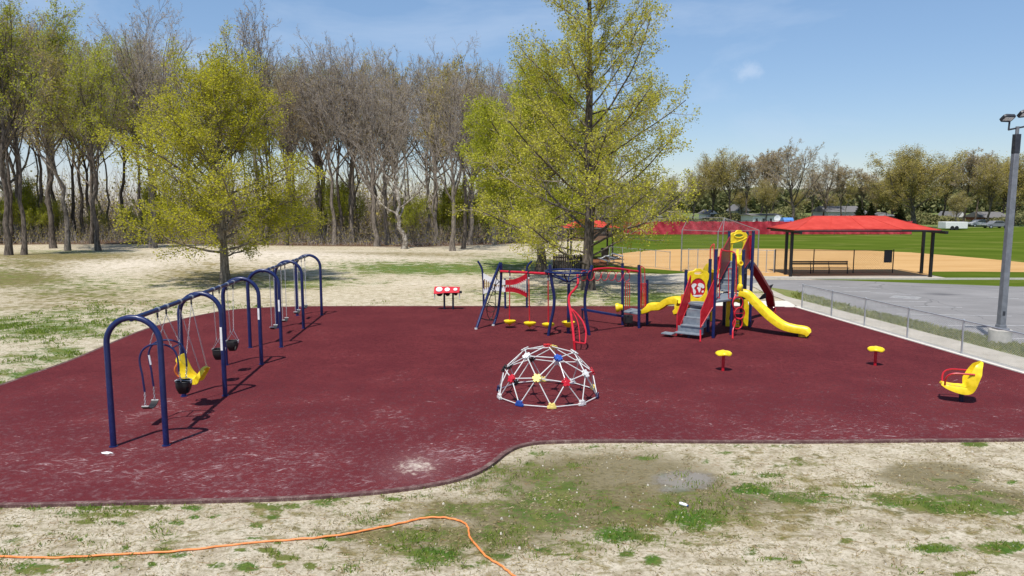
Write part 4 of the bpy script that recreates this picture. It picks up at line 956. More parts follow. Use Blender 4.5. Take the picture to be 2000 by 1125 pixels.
rootB, hB, legsB, dB = swing_frame([(489, 679, 549.5, 678), (541.5, 640.8, 593, 641.3), (581, 616.5, 628.5, 615.3)], [526, 534, 548, 556, 573, 580, 588, 595],
                                   'farther blue arch swing frame with flat belt swings')
for q, z0, z1 in ((legsA[1][1], 1.25, 1.85), (legsA[2][1], 1.45, 1.8), (legsB[0][1], 1.3, 1.7)):
    mb = MB(); n = 6
    vs = []; fs = []
    for i in range(n):
        a = -0.75 * math.pi + i * 0.22
        for z in (z0, z1): vs.append(Vector((q.x + 0.0595 * math.cos(a), q.y + 0.0595 * math.sin(a), z)))
    for i in range(n - 1): fs.append((2 * i, 2 * i + 2, 2 * i + 3, 2 * i + 1))
    mb.add(vs, fs); o = mb.build('warning_sticker', M['paper'], rootA if q.y < 23 else rootB)
def clampdown(h): return h - Z3 * 0.18
def bucket(root, c, d, scale=1.0):
    """toddler bucket seat centred at rim height c; d = direction across (along the rail)"""
    d = Vector((d.x, d.y, 0)).normalized(); f = Vector((d.y, -d.x, 0))
    n, m = 40, 12; vs = []; fs = []
    for j in range(m + 1):
        h = j / m; z = -0.27 * (1 - h); k = 0.62 + 0.38 * math.sin(min(1, h * 1.35) * math.pi / 2)
        for i in range(n):
            a = 2 * math.pi * i / n
            e = 0.55
            x = 0.165 * k * math.copysign(abs(math.cos(a)) ** e, math.cos(a)); y = 0.145 * k * math.copysign(abs(math.sin(a)) ** e, math.sin(a))
            vs.append(c + d * x * scale + f * y * scale + Z3 * z * scale)
    for j in range(m):
        for i in range(n):
            a = 2 * math.pi * (i + 0.5) / n; h = (j + 0.5) / m
            hole = False
            for ac in (math.pi / 2 - 0.62, math.pi / 2 + 0.62):
                if ((a - ac) / 0.36) ** 2 + ((h - 0.33) / 0.27) ** 2 < 1: hole = True
            if hole: continue
            fs.append((j * n + i, j * n + (i + 1) % n, (j + 1) * n + (i + 1) % n, (j + 1) * n + i))
    fs.append(tuple(range(n))[::-1])
    mb = MB().add(vs, fs); o = mb.build('bucket', M['black'], root)
    s = o.modifiers.new('wall', 'SOLIDIFY'); s.thickness = 0.014; s.offset = 0
    mb = MB(); rim = [c + d * 0.168 * math.copysign(abs(math.cos(a)) ** .55, math.cos(a)) + f * 0.148 * math.copysign(abs(math.sin(a)) ** .55, math.sin(a)) for a in [2 * math.pi * i / 32 for i in range(32)]]
    mb.tube(rim, 0.013, 6, closed=True); mb.build('rim', M['black'], root)
    for sg in (-1, 1):
        mb = MB(); mb.plate(c + f * sg * 0.161, d, Z3, [(-0.06, 0.015), (0.06, 0.015), (0.055, -0.03), (0.03, -0.055), (-0.03, -0.055), (-0.055, -0.03)], th=0.008)
        mb.tube([c + f * sg * 0.165 - d * 0.065 + Z3 * 0.018, c + f * sg * 0.165 + d * 0.065 + Z3 * 0.018], 0.008, 6)
        mb.build('steel_plate', M['lightbar'], root)
    return d, f
def bucket_swing(h1, h2, zrim, label):
    a, b = clampdown(h1), clampdown(h2); c = (a + b) / 2; c = Vector((c.x, c.y, zrim)); d = (b - a).normalized()
    root = thing('toddler_swing', c, label, 'swing', 'bucket swings on the nearer frame')
    d, f = bucket(root, c, d)
    br = MB()
    for s, top in ((-1, a), (1, b)):
        j = c + d * s * 0.15 + Z3 * 0.30; ch = MB(); chain(ch, top, j); ch.build('chain', M['chain'], root)
        for g_ in (-1, 1): br.tube([j, c + f * g_ * 0.155 + d * s * 0.055 + Z3 * 0.02], 0.005, 6)
        br.lathe(j - Z3 * 0.02, [(0.008, -0.02), (0.016, 0), (0.016, 0.03), (0.008, 0.05)], 8)
    br.build('bracket', M['chain'], root)
    return root
bucket_swing(hA[4], hA[5], V(425, 682, (hA[4].y + hA[5].y) / 2).z, 'black bucket swing nearer the camera of the pair in the second bay')
bucket_swing(hA[6], hA[7], V(452, 666, (hA[6].y + hA[7].y) / 2).z, 'black bucket swing farther away of the pair in the second bay')
def belt(mb, c, d, f, L=0.60, sag=0.10, w=0.14, th=0.018):
    pts = []
    for i in range(13):
        t = i / 12 * 2 - 1; pts.append(c + d * (t * L / 2) + Z3 * (sag * (abs(t) ** 2.2) - sag))
    mb.sweep(pts, [(-w / 2, -th / 2), (-w / 2, th / 2), (w / 2, th / 2), (w / 2, -th / 2)], side=f)
def belt_swing(h1, h2, z, label):
    a, b = clampdown(h1), clampdown(h2); c = (a + b) / 2; c = Vector((c.x, c.y, z)); d = (b - a).normalized(); d.z = 0; d.normalize(); f = Vector((d.y, -d.x, 0))
    root = thing('belt_swing', c, label, 'swing', 'belt swings on the farther frame')
    mb = MB(); belt(mb, c + Z3 * 0.08, d, f, L=min(0.6, (b - a).length * 0.95)); mb.build('seat', M['black'], root)
    hw = min(0.3, (b - a).length * 0.47)
    for s, top in ((-1, a), (1, b)):
        ch = MB(); chain(ch, top, c + d * s * hw + Z3 * 0.09, 0.055, 0.006, 0.013); ch.build('chain', M['chain'], root)
    pl = MB()
    for s in (-1, 1): pl.box(c + d * s * hw + Z3 * 0.085, (0.035, 0.15, 0.02), ax=d)
    pl.build('end_plate', M['lightbar'], root)
for i, zz, lb in ((0, 634, 'first from the near end'), (2, 622, 'second from the near end'), (4, 607, 'third from the near end'), (6, 598, 'farthest away')):
    y_ = (hB[i].y + hB[i + 1].y) / 2
    belt_swing(hB[i], hB[i + 1], 0.52, 'belt swing on steel chains under the farther frame, ' + lb)
# face-to-face swing: blue double yoke with a belt seat and a toddler bucket
def yoke_swing():
    h1, h2 = hA[0], hA[1]; cc = (h1 + h2) / 2; d = (h2 - h1).normalized(); d.z = 0; d.normalize(); f = Vector((d.y, -d.x, 0))
    if f.x < 0: f = -f
    base = Vector((cc.x, cc.y, 0.4))
    root = thing('face_to_face_swing', base, 'blue curved yoke swing joining a black belt seat to a black bucket seat', 'swing')
    O = Vector((cc.x, cc.y, 0))
    yk = MB(); hw = 0.235
    prof = [(-0.37, 0.86), (-0.385, 1.05), (-0.40, 1.25), (-0.43, 1.45), (-0.43, 1.63), (-0.36, 1.79), (-0.22, 1.89), (-0.05, 1.92), (0.12, 1.90), (0.27, 1.82), (0.35, 1.68), (0.375, 1.5), (0.38, 1.30)]
    for s in (-1, 1):
        yk.tube(smooth_path([O + f * x + d * s * hw + Z3 * z for x, z in prof], 4), 0.021, 8)
    for x, z in ((-0.2, 1.895), (0.26, 1.825)): yk.tube([O + f * x - d * hw + Z3 * z, O + f * x + d * hw + Z3 * z], 0.017, 8)
    yk.build('yoke', M['navy'], root)
    for s, top in ((-1, clampdown(h1)), (1, clampdown(h2))):
        for x, z in ((-0.2, 1.91), (0.26, 1.84)):
            one_chain(root, top, O + f * x + d * s * hw + Z3 * z)
    for s in (-1, 1):
        one_chain(root, O - f * 0.37 + d * s * hw + Z3 * 0.86, O - f * 0.37 + d * s * 0.25 + Z3 * 0.55, 0.05, 0.007, 0.016)
        one_chain(root, O + f * 0.38 + d * s * hw + Z3 * 1.30, O + f * 0.38 + d * s * 0.15 + Z3 * 1.05, 0.05, 0.007, 0.016)
    mb = MB(); belt(mb, O - f * 0.37 + Z3 * 0.53, d, f, L=0.56, w=0.15); mb.build('belt_seat', M['black'], root)
    pl = MB()
    for s in (-1, 1): pl.box(O - f * 0.37 + d * s * 0.26 + Z3 * 0.535, (0.03, 0.15, 0.02), ax=d)
    pl.build('end_plate', M['lightbar'], root)
    st = MB(); st.cyl(O + d * hw + f * -0.402 + Z3 * 1.36, O + d * hw + f * -0.432 + Z3 * 1.58, 0.0235, 8); st.build('sticker', M['paper'], root)
    bucket(root, O + f * 0.38 + Z3 * 1.03, d)
    br = MB()
    for s in (-1, 1):
        for g_ in (-1, 1): br.tube([O + f * 0.38 + d * s * 0.15 + Z3 * 1.08, O + f * (0.38 + g_ * 0.15) + d * s * 0.06 + Z3 * 1.05], 0.005, 6)
    br.build('bracket', M['chain'], root)
yoke_swing()
def moulded_seat():
    h1, h2 = hA[2], hA[3]; cc = (h1 + h2) / 2; d = (h2 - h1).normalized(); d.z = 0; d.normalize(); f = Vector((d.y, -d.x, 0))
    if f.x < 0: f = -f
    o = V(374, 722, cc.y); O = Vector((cc.x + 0.12, cc.y, o.z))
    root = thing('adaptive_swing', O, 'yellow moulded high-backed swing seat with a leg rest, hung in the first bay', 'swing')
    path = smooth_path([O + f * x + Z3 * z for x, z in ((-0.32, 0.36), (-0.27, 0.24), (-0.20, 0.08), (-0.12, -0.10), (-0.02, -0.22), (0.07, -0.22), (0.14, -0.15), (0.20, -0.07), (0.26, 0.03))], 5)
    n = len(path)
    def prof(i):
        t = i / (n - 1); w = 0.15 + 0.05 * math.sin(t * 3.0) + (0.03 if t > 0.6 else 0) + 0.02 * math.sin(t * 17)
        lip = 0.055 + 0.075 * math.exp(-((t - 0.33) / 0.10) ** 2) + 0.04 * math.exp(-((t - 0.62) / 0.1) ** 2)
        if t < 0.1: lip *= t / 0.1 + 0.3
        return [(-w - 0.03, lip), (-w, lip + 0.01), (-w + 0.03, 0.015), (-w * 0.4, 0.0), (w * 0.4, 0.0), (w - 0.03, 0.015), (w, lip + 0.01), (w + 0.03, lip), (w + 0.02, -0.045), (w * 0.5, -0.06), (-w * 0.5, -0.06), (-w - 0.02, -0.045)]
    mb = MB(); mb.sweep(path, prof, side=d); mb.build('seat_shell', M['yellow'], root, ang=1.0)
    mb = MB()
    for s in (-1, 1):
        mb.tube(smooth_path([O + f * -0.30 + d * s * 0.20 + Z3 * 0.22, O + f * -0.38 + d * s * 0.2 + Z3 * 0.06, O + f * -0.34 + d * s * 0.16 - Z3 * 0.10, O + f * -0.24 + d * s * 0.16 - Z3 * 0.14], 4), 0.02, 7)
    mb.build('harness_bar', M['orange_plastic'], root)
    for s, top in ((-1, clampdown(h1)), (1, clampdown(h2))):
        j = top * 0.3 + (O + d * s * 0.2 + Z3 * 0.3) * 0.7
        one_chain(root, top, O - f * 0.25 + d * s * 0.21 + Z3 * 0.28); one_chain(root, top, O + f * 0.22 + d * s * 0.23 + Z3 * 0.02)
moulded_seat()
# ------------------------------------------------------------------ geodesic climbing dome
def dome():
    Lp, Rp, Fp = GE(975.5, 777.6), GE(1168, 781), GE(1075, 799)
    Rr = (Rp.x - Lp.x) / (0.94 + 0.961); cx = Lp.x + Rr * 0.94; cy = Fp.y + Rr
    O = Vector((cx, cy, EZ + 0.045)); hs = 0.955
    root = thing('climbing_dome', (cx, cy, EZ), 'geodesic climbing dome of pale bars with coloured star joints', 'climbing dome')
    nodes = [(0, 0, 'red')]
    for k, c in enumerate(('blue', 'white', 'cream', 'white', 'white')): nodes.append((31.72, 20 + 72 * k, c))
    for k, c in enumerate(('red', 'red', 'white', 'black', 'red')): nodes.append((63.43, 20 + 72 * k, c))
    for k, c in enumerate(('white', 'white', 'black', 'black', 'cream')): nodes.append((58.28, 56 + 72 * k, c))
    cols = {2: 'cream', 38: 'white', 74: 'navy', 110: 'cream', 146: 'white', 182: 'cream', 218: 'black', 254: 'navy', 290: 'white', 326: 'blue'}
    for a, c in cols.items(): nodes.append((90, a, c))
    P = []
    for ph, th, c in nodes:
        p, a = R(ph), R(th); P.append(O + Vector((math.sin(p) * math.sin(a), -math.sin(p) * math.cos(a), math.cos(p) * hs)) * Rr)
    for i in range(len(P)):
        for j in range(i):
            if (P[i] - P[j]).length < 0.66 * Rr: MB().cyl(P[i], P[j], 0.0138, 8).build('bar', M['lightbar'], root)
    for (ph, th, c), p in zip(nodes, P):
        n = (p - O); n.z /= hs
        if ph == 90: n = Vector((n.x, n.y, 0.0))
        n.normalize(); u = n.orthogonal().normalized(); v = n.cross(u)
        nb = [q for q in P if 0.01 < (q - p).length < 0.66 * Rr]
        angs = sorted(math.atan2((q - p).dot(v), (q - p).dot(u)) for q in nb)
        out = []
        for k, a in enumerate(angs):
            b = angs[(k + 1) % len(angs)] + (2 * math.pi if k == len(angs) - 1 else 0)
            for da in (-0.26, 0.26): out.append((0.115 * math.cos(a + da), 0.115 * math.sin(a + da)))
            if b - a < 2.2: out.append((0.075 * math.cos((a + b) / 2), 0.075 * math.sin((a + b) / 2)))
        mb = MB(); mb.plate(p + n * 0.022, u, v, out, th=0.018); mb.plate(p - n * 0.022, u, v, out, th=0.018)
        mb.lathe(p - n * 0.03, [(0.03, 0), (0.055, 0.012), (0.055, 0.05), (0.03, 0.065)], 12, axis=n)
        o = mb.build('joint', M[c], root, ang=0.5, bevel=0.004)
dome()
# ------------------------------------------------------------------ stools, spinner chair, drums
def stool(p, zt, label, seed):
    root = thing('mushroom_stool', p, label, 'stool', 'yellow mushroom stools')
    MB().tube([p, Vector((p.x, p.y, zt - 0.04))], 0.045, 14).build('post', M['red'], root)
    n = 36; vs = []; fs = []; pr = [(0.03, 0.055), (0.10, 0.05), (0.17, 0.025), (0.215, -0.015), (0.235, -0.055), (0.225, -0.07), (0.17, -0.045), (0.08, -0.05)]
    for r_, h in pr:
        for k in range(n):
            a = 2 * math.pi * k / n; lob = math.cos(a * 4 + seed)
            vs.append(Vector((p.x, p.y, zt)) + Vector((math.cos(a), math.sin(a), 0)) * r_ * (1 + 0.05 * lob) + Z3 * (h + (r_ / 0.235) ** 2 * 0.022 * lob))
    for i in range(len(pr) - 1):
        for k in range(n): fs.append((i * n + k, i * n + (k + 1) % n, (i + 1) * n + (k + 1) % n, (i + 1) * n + k))
    fs += [tuple(range(n))[::-1], tuple((len(pr) - 1) * n + k for k in range(n))]
    MB().add(vs, fs).build('cap', M['yellow'], root, ang=1.2)
p = GE(1412, 724); stool(p, V(1412, 688, p.y).z, 'yellow mushroom stool on a red post, the one nearer the dome', 0.4)
p = GE(1709, 713.5); stool(p, V(1709, 680, p.y).z, 'yellow mushroom stool on a red post, the one nearer the fence', 1.9)
def spinner_chair():
    p = GE(1877, 783.5); root = thing('spinner_seat', p, 'yellow bucket spinner seat with red arm bars on a dark post', 'spinner seat')
    f = Vector((-0.93, 0.36, 0)).normalized(); s = Vector((f.y, -f.x, 0)); O = Vector((p.x, p.y, EZ))
    MB().tube([O, O + Z3 * 0.26], 0.055, 16).build('post', M['navy_dark'], root)
    pth = smooth_path([O + f * x + Z3 * z for x, z in ((0.47, 0.42), (0.34, 0.36), (0.14, 0.31), (-0.04, 0.31), (-0.13, 0.38), (-0.19, 0.58), (-0.26, 0.78), (-0.33, 0.94), (-0.38, 1.04))], 5)
    n = len(pth)
    def prof(i):
        t = i / (n - 1)
        w = np.interp(t, [0, 0.1, 0.35, 0.55, 0.72, 0.82, 0.92, 1.0], [0.14, 0.21, 0.235, 0.25, 0.245, 0.20, 0.13, 0.06])
        wing = np.interp(t, [0, 0.2, 0.45, 0.6, 0.75, 0.85, 1.0], [0.02, 0.05, 0.10, 0.11, 0.10, 0.05, 0.02])
        th = np.interp(t, [0, 0.3, 0.5, 0.9, 1], [0.04, 0.09, 0.05, 0.035, 0.03])
        hb = np.interp(t, [0, 0.45, 0.6, 0.85, 0.93, 1.0], [0.0, 0.02, 0.10, 0.07, 0.02, 0.0])
        return [(-w, wing), (-w + 0.025, wing), (-w * 0.72, 0.02), (0, 0.0), (w * 0.72, 0.02), (w - 0.025, wing), (w, wing), (w * 0.98, wing * 0.3 - th * 0.5 - hb), (w * 0.86, -th - hb), (w * 0.70, -th), (-w * 0.70, -th), (-w * 0.86, -th - hb), (-w * 0.98, wing * 0.3 - th * 0.5 - hb)]
    MB().sweep(pth, prof, side=s).build('seat_shell', M['yellow'], root, ang=0.9)
    mb = MB(); mb.lathe(O + f * 0.20 + Z3 * 0.36, [(0.05, 0), (0.05, 0.04), (0.03, 0.06), (0.005, 0.065)], 14); mb.build('pommel', M['yellow'], root)
    # moulded rib on the hollow back
    mb = MB(); mb.sweep([O + f * -0.20 + Z3 * 0.36, O + f * -0.285 + Z3 * 0.55, O + f * -0.335 + Z3 * 0.70], [(-0.045, -0.035), (-0.03, 0.0), (0.03, 0.0), (0.045, -0.035)], side=s)
    mb.build('back_rib', M['yellow'], root)
    for sg in (-1, 1):
        mb = MB(); mb.tube(smooth_path([O + f * 0.40 + s * sg * 0.15 + Z3 * 0.38, O + f * 0.41 + s * sg * 0.2 + Z3 * 0.55, O + f * 0.36 + s * sg * 0.23 + Z3 * 0.68, O + f * 0.22 + s * sg * 0.245 + Z3 * 0.745, O + f * 0.0 + s * sg * 0.25 + Z3 * 0.75, O + f * -0.2 + s * sg * 0.24 + Z3 * 0.75], 5), 0.022, 8)
        mb.build('arm_bar', M['red'], root)
spinner_chair()
def drum_table():
    a, b = GE(868, 604), GE(885, 604); c = (a + b) / 2; Y = c.y
    root = thing('drum_table', c, 'red music table with three white drum heads, largest at left', 'drum table')
    for q in (a, b): MB().tube([q, Vector((q.x, q.y, 0.80))], 0.045, 12).build('leg', M['navy_dark'], root)
    tl = V(848.5, 560, Y + 0.12); tr = V(898, 560, Y + 0.12); ax = (tr - tl).normalized(); up = Vector((0, 0.80, 0.60)).normalized(); w = (tr - tl).length; O = tl - up * 0.48
    O = Vector((tl.x, tl.y, tl.z)) - up * 0.46
    mb = MB(); mb.plate(O, ax, up, [(0.0, -0.01), (0.15, -0.03), (0.30, 0.0), (w * 0.45, 0.04), (w, 0.05), (w + 0.01, 0.44), (w * 0.6, 0.46), (0.03, 0.46), (0, 0.4)], th=0.03)
    mb.build('table_top', M['red'], root, bevel=0.006)
    n = ax.cross(up).normalized()
    if n.z < 0: n = -n
    for x, y, r_ in ((0.24, 0.25, 0.155), (w * 0.52, 0.24, 0.125), (w * 0.84, 0.25, 0.095)):
        q = O + ax * x + up * y
        d = MB(); d.lathe(q + n * 0.015, [(r_, 0), (r_, 0.02), (r_ - 0.012, 0.035), (r_ * 0.5, 0.04)], 28, axis=n); d.build('drum_head', M['white'], root)
        d = MB(); d.lathe(q - n * 0.30, [(r_ * 0.8, 0), (r_ * 1.02, 0.06), (r_ * 1.05, 0.285)], 28, axis=n); d.build('drum_shell', M['black'], root)
    mb = MB(); mb.box(c + Vector((0.06, 0.04, 0.80)), (1.12, 0.06, 0.12)); mb.build('cross_rail', M['headgrey'], root, bevel=0.01)
    for q in (tl + Vector((0.03, -0.35, -0.42)), tr + Vector((0.0, -0.3, -0.40))):
        MB().box(q + Vector((0, 0.1, 0)), (0.035, 0.12, 0.28)).build('end_bracket', M['lightbar'], root, bevel=0.006)
drum_table()
# ------------------------------------------------------------------ chime wall
def chime_wall():
    p1, p2, p3 = GE(944.5, 600.5), GE(987, 602.5), GE(1029, 600.5)
    root = thing('chime_wall', p2, 'music wall of chime bars, white bow panel at left and red bow panel at right', 'chime wall')
    t1 = [p1, Vector((p1.x, p1.y, 1.0)), V(943, 540, p1.y), V(941.5, 526, p1.y), V(937, 516, p1.y), V(933, 510, p1.y)]
    t3 = [p3, Vector((p3.x, p3.y, 1.0)), V(1028.5, 540, p3.y), V(1029, 526, p3.y), V(1032, 517, p3.y), V(1039, 510, p3.y)]
    MB().tube(smooth_path(t1, 4), 0.05, 12).build('post', M['navy'], root); MB().tube(smooth_path(t3, 4), 0.05, 12).build('post', M['navy'], root)
    MB().tube([p2, V(986, 544, p2.y)], 0.05, 12).build('post', M['navy'], root)
    def panel(A, B, za, zb, ma, flip):
        d = Vector((B.x - A.x, B.y - A.y, 0)); w = d.length; d.normalize(); O = Vector((A.x, A.y, 0)) - Vector((0, 0.06, 0))
        N = 14; t0, t1_, b0, b1 = za[0], zb[0], za[1], zb[1]
        up = lambda s: t0 + (t1_ - t0) * s - 0.10 * math.sin(s * math.pi); lo = lambda s: b0 + (b1 - b0) * s + 0.10 * math.sin(s * math.pi)
        S_ = [i / N for i in range(N + 1)]
        bw = 0.30
        mb = MB(); mb.plate(O, d, Z3, [(s * w, up(s)) for s in S_] + [(s * w, up(s) - bw * (0.75 + 0.35 * abs(s - (0 if flip else 1)))) for s in reversed(S_)], th=0.03); mb.build('upper_band', ma, root)
        mb = MB(); mb.plate(O, d, Z3, [(s * w, lo(s) + 0.26) for s in S_] + [(s * w, lo(s)) for s in reversed(S_)], th=0.03); mb.build('lower_band', ma, root)
        K = 11
        for i in range(K):
            s = (i + 0.5) / K; x = O + d * s * w - Vector((0, 0.03, 0))
            mb = MB().cyl(Vector((x.x, x.y, lo(s) + 0.22)), Vector((x.x, x.y, up(s) - 0.25)), 0.021, 8); mb.build('chime', M['wood'] if not flip else M['lightbar'], root)
    z = lambda px, py, q: V(px, py, q.y).z
    panel(p1, p2, (z(944, 533, p1), z(944, 574, p1)), (z(987, 546.5, p2), z(987, 570, p2)), M['white'], False)
    panel(p2, p3, (z(987, 546.5, p2), z(987, 570, p2)), (z(1029, 533, p3), z(1029, 581, p3)), M['red'], True)
chime_wall()
# ------------------------------------------------------------------ ring spinner tower, hanging-seat beam, net ladder, ring bridge
def ring_climber():
    A, B, C_ = GE(1071, 655.5), GE(1151, 654.5), GE(1110, 651)
    rc = V(1108.5, 530, A.y + 0.42); cx, cy, cz = rc
    root = thing('play_climber', C_, 'low climber with a big blue overhead ring, net ladder, red beam and ring bridge', 'climber')
    zt = lambda px, py, Y: V(px, py, Y)
    A1 = smooth_path([A, zt(1074.5, 635, A.y), zt(1081, 605, A.y), zt(1082.5, 580, A.y), zt(1078.5, 555, A.y), zt(1075.5, 535, A.y), zt(1074, 517, A.y)], 5)
    B1 = smooth_path([B, zt(1147.5, 635, B.y), zt(1143, 605, B.y), zt(1142.5, 580, B.y), zt(1147, 555, B.y), zt(1152, 535, B.y), zt(1156.5, 518, B.y)], 5)
    for q in (A1, B1): MB().tube(q, 0.058, 12).build('post', M['navy'], root)
    C1 = [C_, Vector((C_.x, C_.y, 2.02))]
    MB().tube(C1, 0.06, 12).build('post', M['navy'], root)
    r_ = 0.84
    mb = MB(); mb.ring((cx, cy, cz), r_, 0.035, (1, 0, 0), (0, 1, 0), 40, 8); mb.ring((cx, cy, cz - 0.10), r_ * 0.93, 0.02, (1, 0, 0), (0, 1, 0), 40, 6)
    mb.build('overhead_ring', M['navy'], root)
    mb = MB()
    for k in range(6):
        a = k * math.pi / 3 + 0.3; e = Vector((math.cos(a), math.sin(a), 0))
        mb.tube(smooth_path([Vector((cx, cy, cz)) + e * r_, Vector((cx, cy, cz - 0.16)) + e * r_ * 0.72, Vector((cx, cy, cz - 0.27)) + e * r_ * 0.35, Vector((C_.x, C_.y, 2.0))], 4), 0.028, 7)
    mb.build('bowl_ribs', M['navy'], root)
    mb = MB(); sc = Vector((C_.x, C_.y, V(1110, 551, C_.y).z)); mb.ring(sc, 0.36, 0.018, (1, 0, 0), (0, 1, 0), 30, 6)
    for a in (0.2, 2.3, 4.4):
        e = Vector((math.cos(a), math.sin(a), 0)); mb.tube([sc + e * 0.36, sc + e * 0.34 + Z3 * 0.3], 0.012, 6)
        mb.tube([sc + e * 0.36, sc + e * 0.05], 0.012, 6)
    mb.build('grab_ring', M['navy_dark'], root)
    zc = V(1110, 631, C_.y).z
    mb = MB(); mb.lathe((C_.x, C_.y, zc), [(0.07, -0.16), (0.12, -0.12), (0.235, 0.0), (0.255, 0.05), (0.24, 0.06), (0.20, 0.02), (0.09, -0.02), (0.065, -0.01)], 28); mb.build('spinner_cup', M['yellow'], root, ang=1.0)
    # red curved climber running down to the front
    def W(px, py, z_hint=None):
        t = (py - 540) / (668 - 540); return V(px, py, 26.35 + (23.5 - 26.35) * max(0, min(1, t)))
    stem = smooth_path([W(1128, 536), W(1129, 552), W(1124, 563), W(1113, 576), W(1111, 588), W(1113, 600), W(1116, 620), W(1119, 645), W(1121.5, 668)], 5)
    MB().tube(stem, [0.045] * len(stem), 10).build('climbing_pole', M['red'], root)
    r1 = smooth_path([W(1114, 602), W(1124, 610), W(1137, 626), W(1143, 641), W(1144.5, 654), W(1143, 671)], 5)
    r2 = smooth_path([W(1114, 602), W(1122, 614), W(1128, 628), W(1131, 645), W(1132.5, 670)], 5)
    MB().tube(r1, 0.03, 8).build('climbing_pole', M['red'], root); MB().tube(r2, 0.018, 8).build('climbing_pole', M['red'], root)
    e1, e2 = stem[-1], r1[-1]
    mb = MB().tube([e1, r2[-1], e2], 0.03, 8); mb.tube([e1 + Z3 * 0.0, Vector((e1.x + 0.02, e1.y, EZ))], 0.045, 10); mb.build('foot_bar', M['red'], root)
    # beam with three hanging seats
    bl = V(978, 530, 28.2); br_ = V(1077, 535, A.y + 0.12)
    MB().tube([bl, br_], 0.05, 12).build('seat_beam', M['red'], root)
    seats = []
    for px in (997, 1034.5, 1071):
        t = (px - 978) / (1077 - 978.0); p_ = bl + (br_ - bl) * t
        mb = MB(); mb.tube([p_ - Vector((0, 0.06, 0)), p_ + Vector((0, 0.06, 0))], 0.065, 10); mb.box(p_ - Z3 * 0.1, (0.05, 0.05, 0.1)); mb.build('hanger', M['navy_dark'], root); seats.append(p_)
    # A-frame with net
    L1b, L2b = GE(930, 643), GE(963.5, 636)
    a1 = smooth_path([L1b, V(948, 590, 28.0), V(963, 548, 28.15), V(972, 526, 28.2), V(977.5, 512.5, 28.2)], 5)
    a2 = smooth_path([L2b, V(972.5, 608, 28.5), V(976.5, 575, 28.4), V(978.5, 548, 28.3), V(979, 520, 28.2), V(978, 512.5, 28.2)], 5)
    MB().tube(a1, 0.055, 12).build('ladder_leg', M['navy'], root); MB().tube(a2, 0.055, 12).build('ladder_leg', M['navy'], root)
    mb = MB()
    pick = lambda P_, t: P_[min(len(P_) - 1, int(t * (len(P_) - 1)))]
    m1 = smooth_path([pick(a1, .86), V(966, 560, 28.2), V(954, 590, 28.2), V(951, 608, 28.3), V(956, 622, 28.3), pick(a2, .10)], 5)
    m2 = smooth_path([pick(a2, .62), V(967, 560, 28.3), V(968, 590, 28.3), V(966, 606, 28.3), V(957, 624, 28.2), pick(a1, .12)], 5)
    for q in (m1, m2): mb.tube(q, 0.017, 6)
    for t in (0.1, 0.28, 0.44, 0.6, 0.78): 
        p_, q = pick(a1, t), pick(a2, t * 0.95); c = (p_ + q) / 2 - Z3 * 0.05
        mb.tube(smooth_path([p_, c, q], 3), 0.014, 6)
    mb.ring(V(961, 570, 28.25), 0.15, 0.013, (1, 0, 0), (0, 0.2, 1), 20, 5); mb.ring(V(958.5, 600, 28.25), 0.2, 0.013, (1, 0, 0), (0, 0.2, 1), 20, 5)
    mb.build('climbing_net', M['black'], root)
    for q in (a1[0], a2[0]): MB().tube([q, q + Z3 * 0.06], 0.062, 12).build('foot_cap', M['lightbar'], root)
    # ring bridge to the small platform
    D, E_, F_ = GE(1216, 635), GE(1248, 641), GE(1264, 634)
    Dt, Et, Ft = V(1215.8, 516, D.y), V(1248, 519.5, E_.y), V(1264, 548, F_.y)
    for a, b in ((D, Dt), (E_, Et), (F_, Ft)): MB().tube([a, b], 0.058, 12).build('post', M['navy'], root)
    for b in (Dt, Et, Ft): MB().lathe(b, [(0.062, 0), (0.06, 0.03), (0.03, 0.05)], 12).build('post_cap', M['navy_dark'], root)
    YY_ = lambda px: B.y + (E_.y - B.y) * (px - 1157) / (1247 - 1157.0)
    cur = [(1157, 527), (1170, 525), (1190, 524), (1205, 524.8), (1220, 526.5), (1235, 529), (1247, 530)]
    rl = smooth_path([V(x, y, YY_(x)) for x, y in cur], 5); MB().tube(rl, 0.045, 10).build('bridge_beam', M['red'], root)
    rl2 = [p_ + Vector((0.05, 0.55, 0.05)) for p_ in rl]
    for k, px in enumerate((1140, 1153.5, 1167, 1181, 1195.5, 1209, 1224)):
        y_ = YY_(px); q = V(px, 540.5 - (2 if px < 1200 else 0), y_)
        MB().ring(q, 0.185, 0.014, (0.75, 0.66, 0), (0, 0, 1), 24, 6).build('hand_ring', M['red'], root)
    q = V(1227, 530, YY_(1227)); MB().lathe(q - Vector((0, 0.05, 0)), [(0.07, 0), (0.07, 0.1)], 12, axis=(0, 1, 0)).build('swivel', M['red'], root)
    zd = 0.60
    dk = MB(); pts = [(D.x, D.y), (E_.x, E_.y), (F_.x, F_.y), (D.x + (F_.x - E_.x), D.y + (F_.y - E_.y))]
    dk.plate((0, 0, zd), (1, 0, 0), (0, 1, 0), pts, th=0.06); dk.build('deck', M['deck'], root, bevel=0.01)
    bx_ = MB().box((E_.x - 0.38, E_.y + 0.35, 0.37), (0.34, 0.3, 0.3)); bx_.tube([(E_.x - 0.38, E_.y + 0.35, EZ), (E_.x - 0.38, E_.y + 0.35, 0.3)], 0.04, 8); bx_.build('support_box', M['black'], root, bevel=0.02)
    sp_ = MB(); q = V(1209, 600.5, D.y - 0.12); sp_.lathe(q, [(0.17, -0.13), (0.19, -0.05), (0.13, 0.06), (0.10, 0.15)], 16, axis=(0.95, -0.15, 0.1)); sp_.build('speaking_horn', M['yellow'], root, ang=1.2)
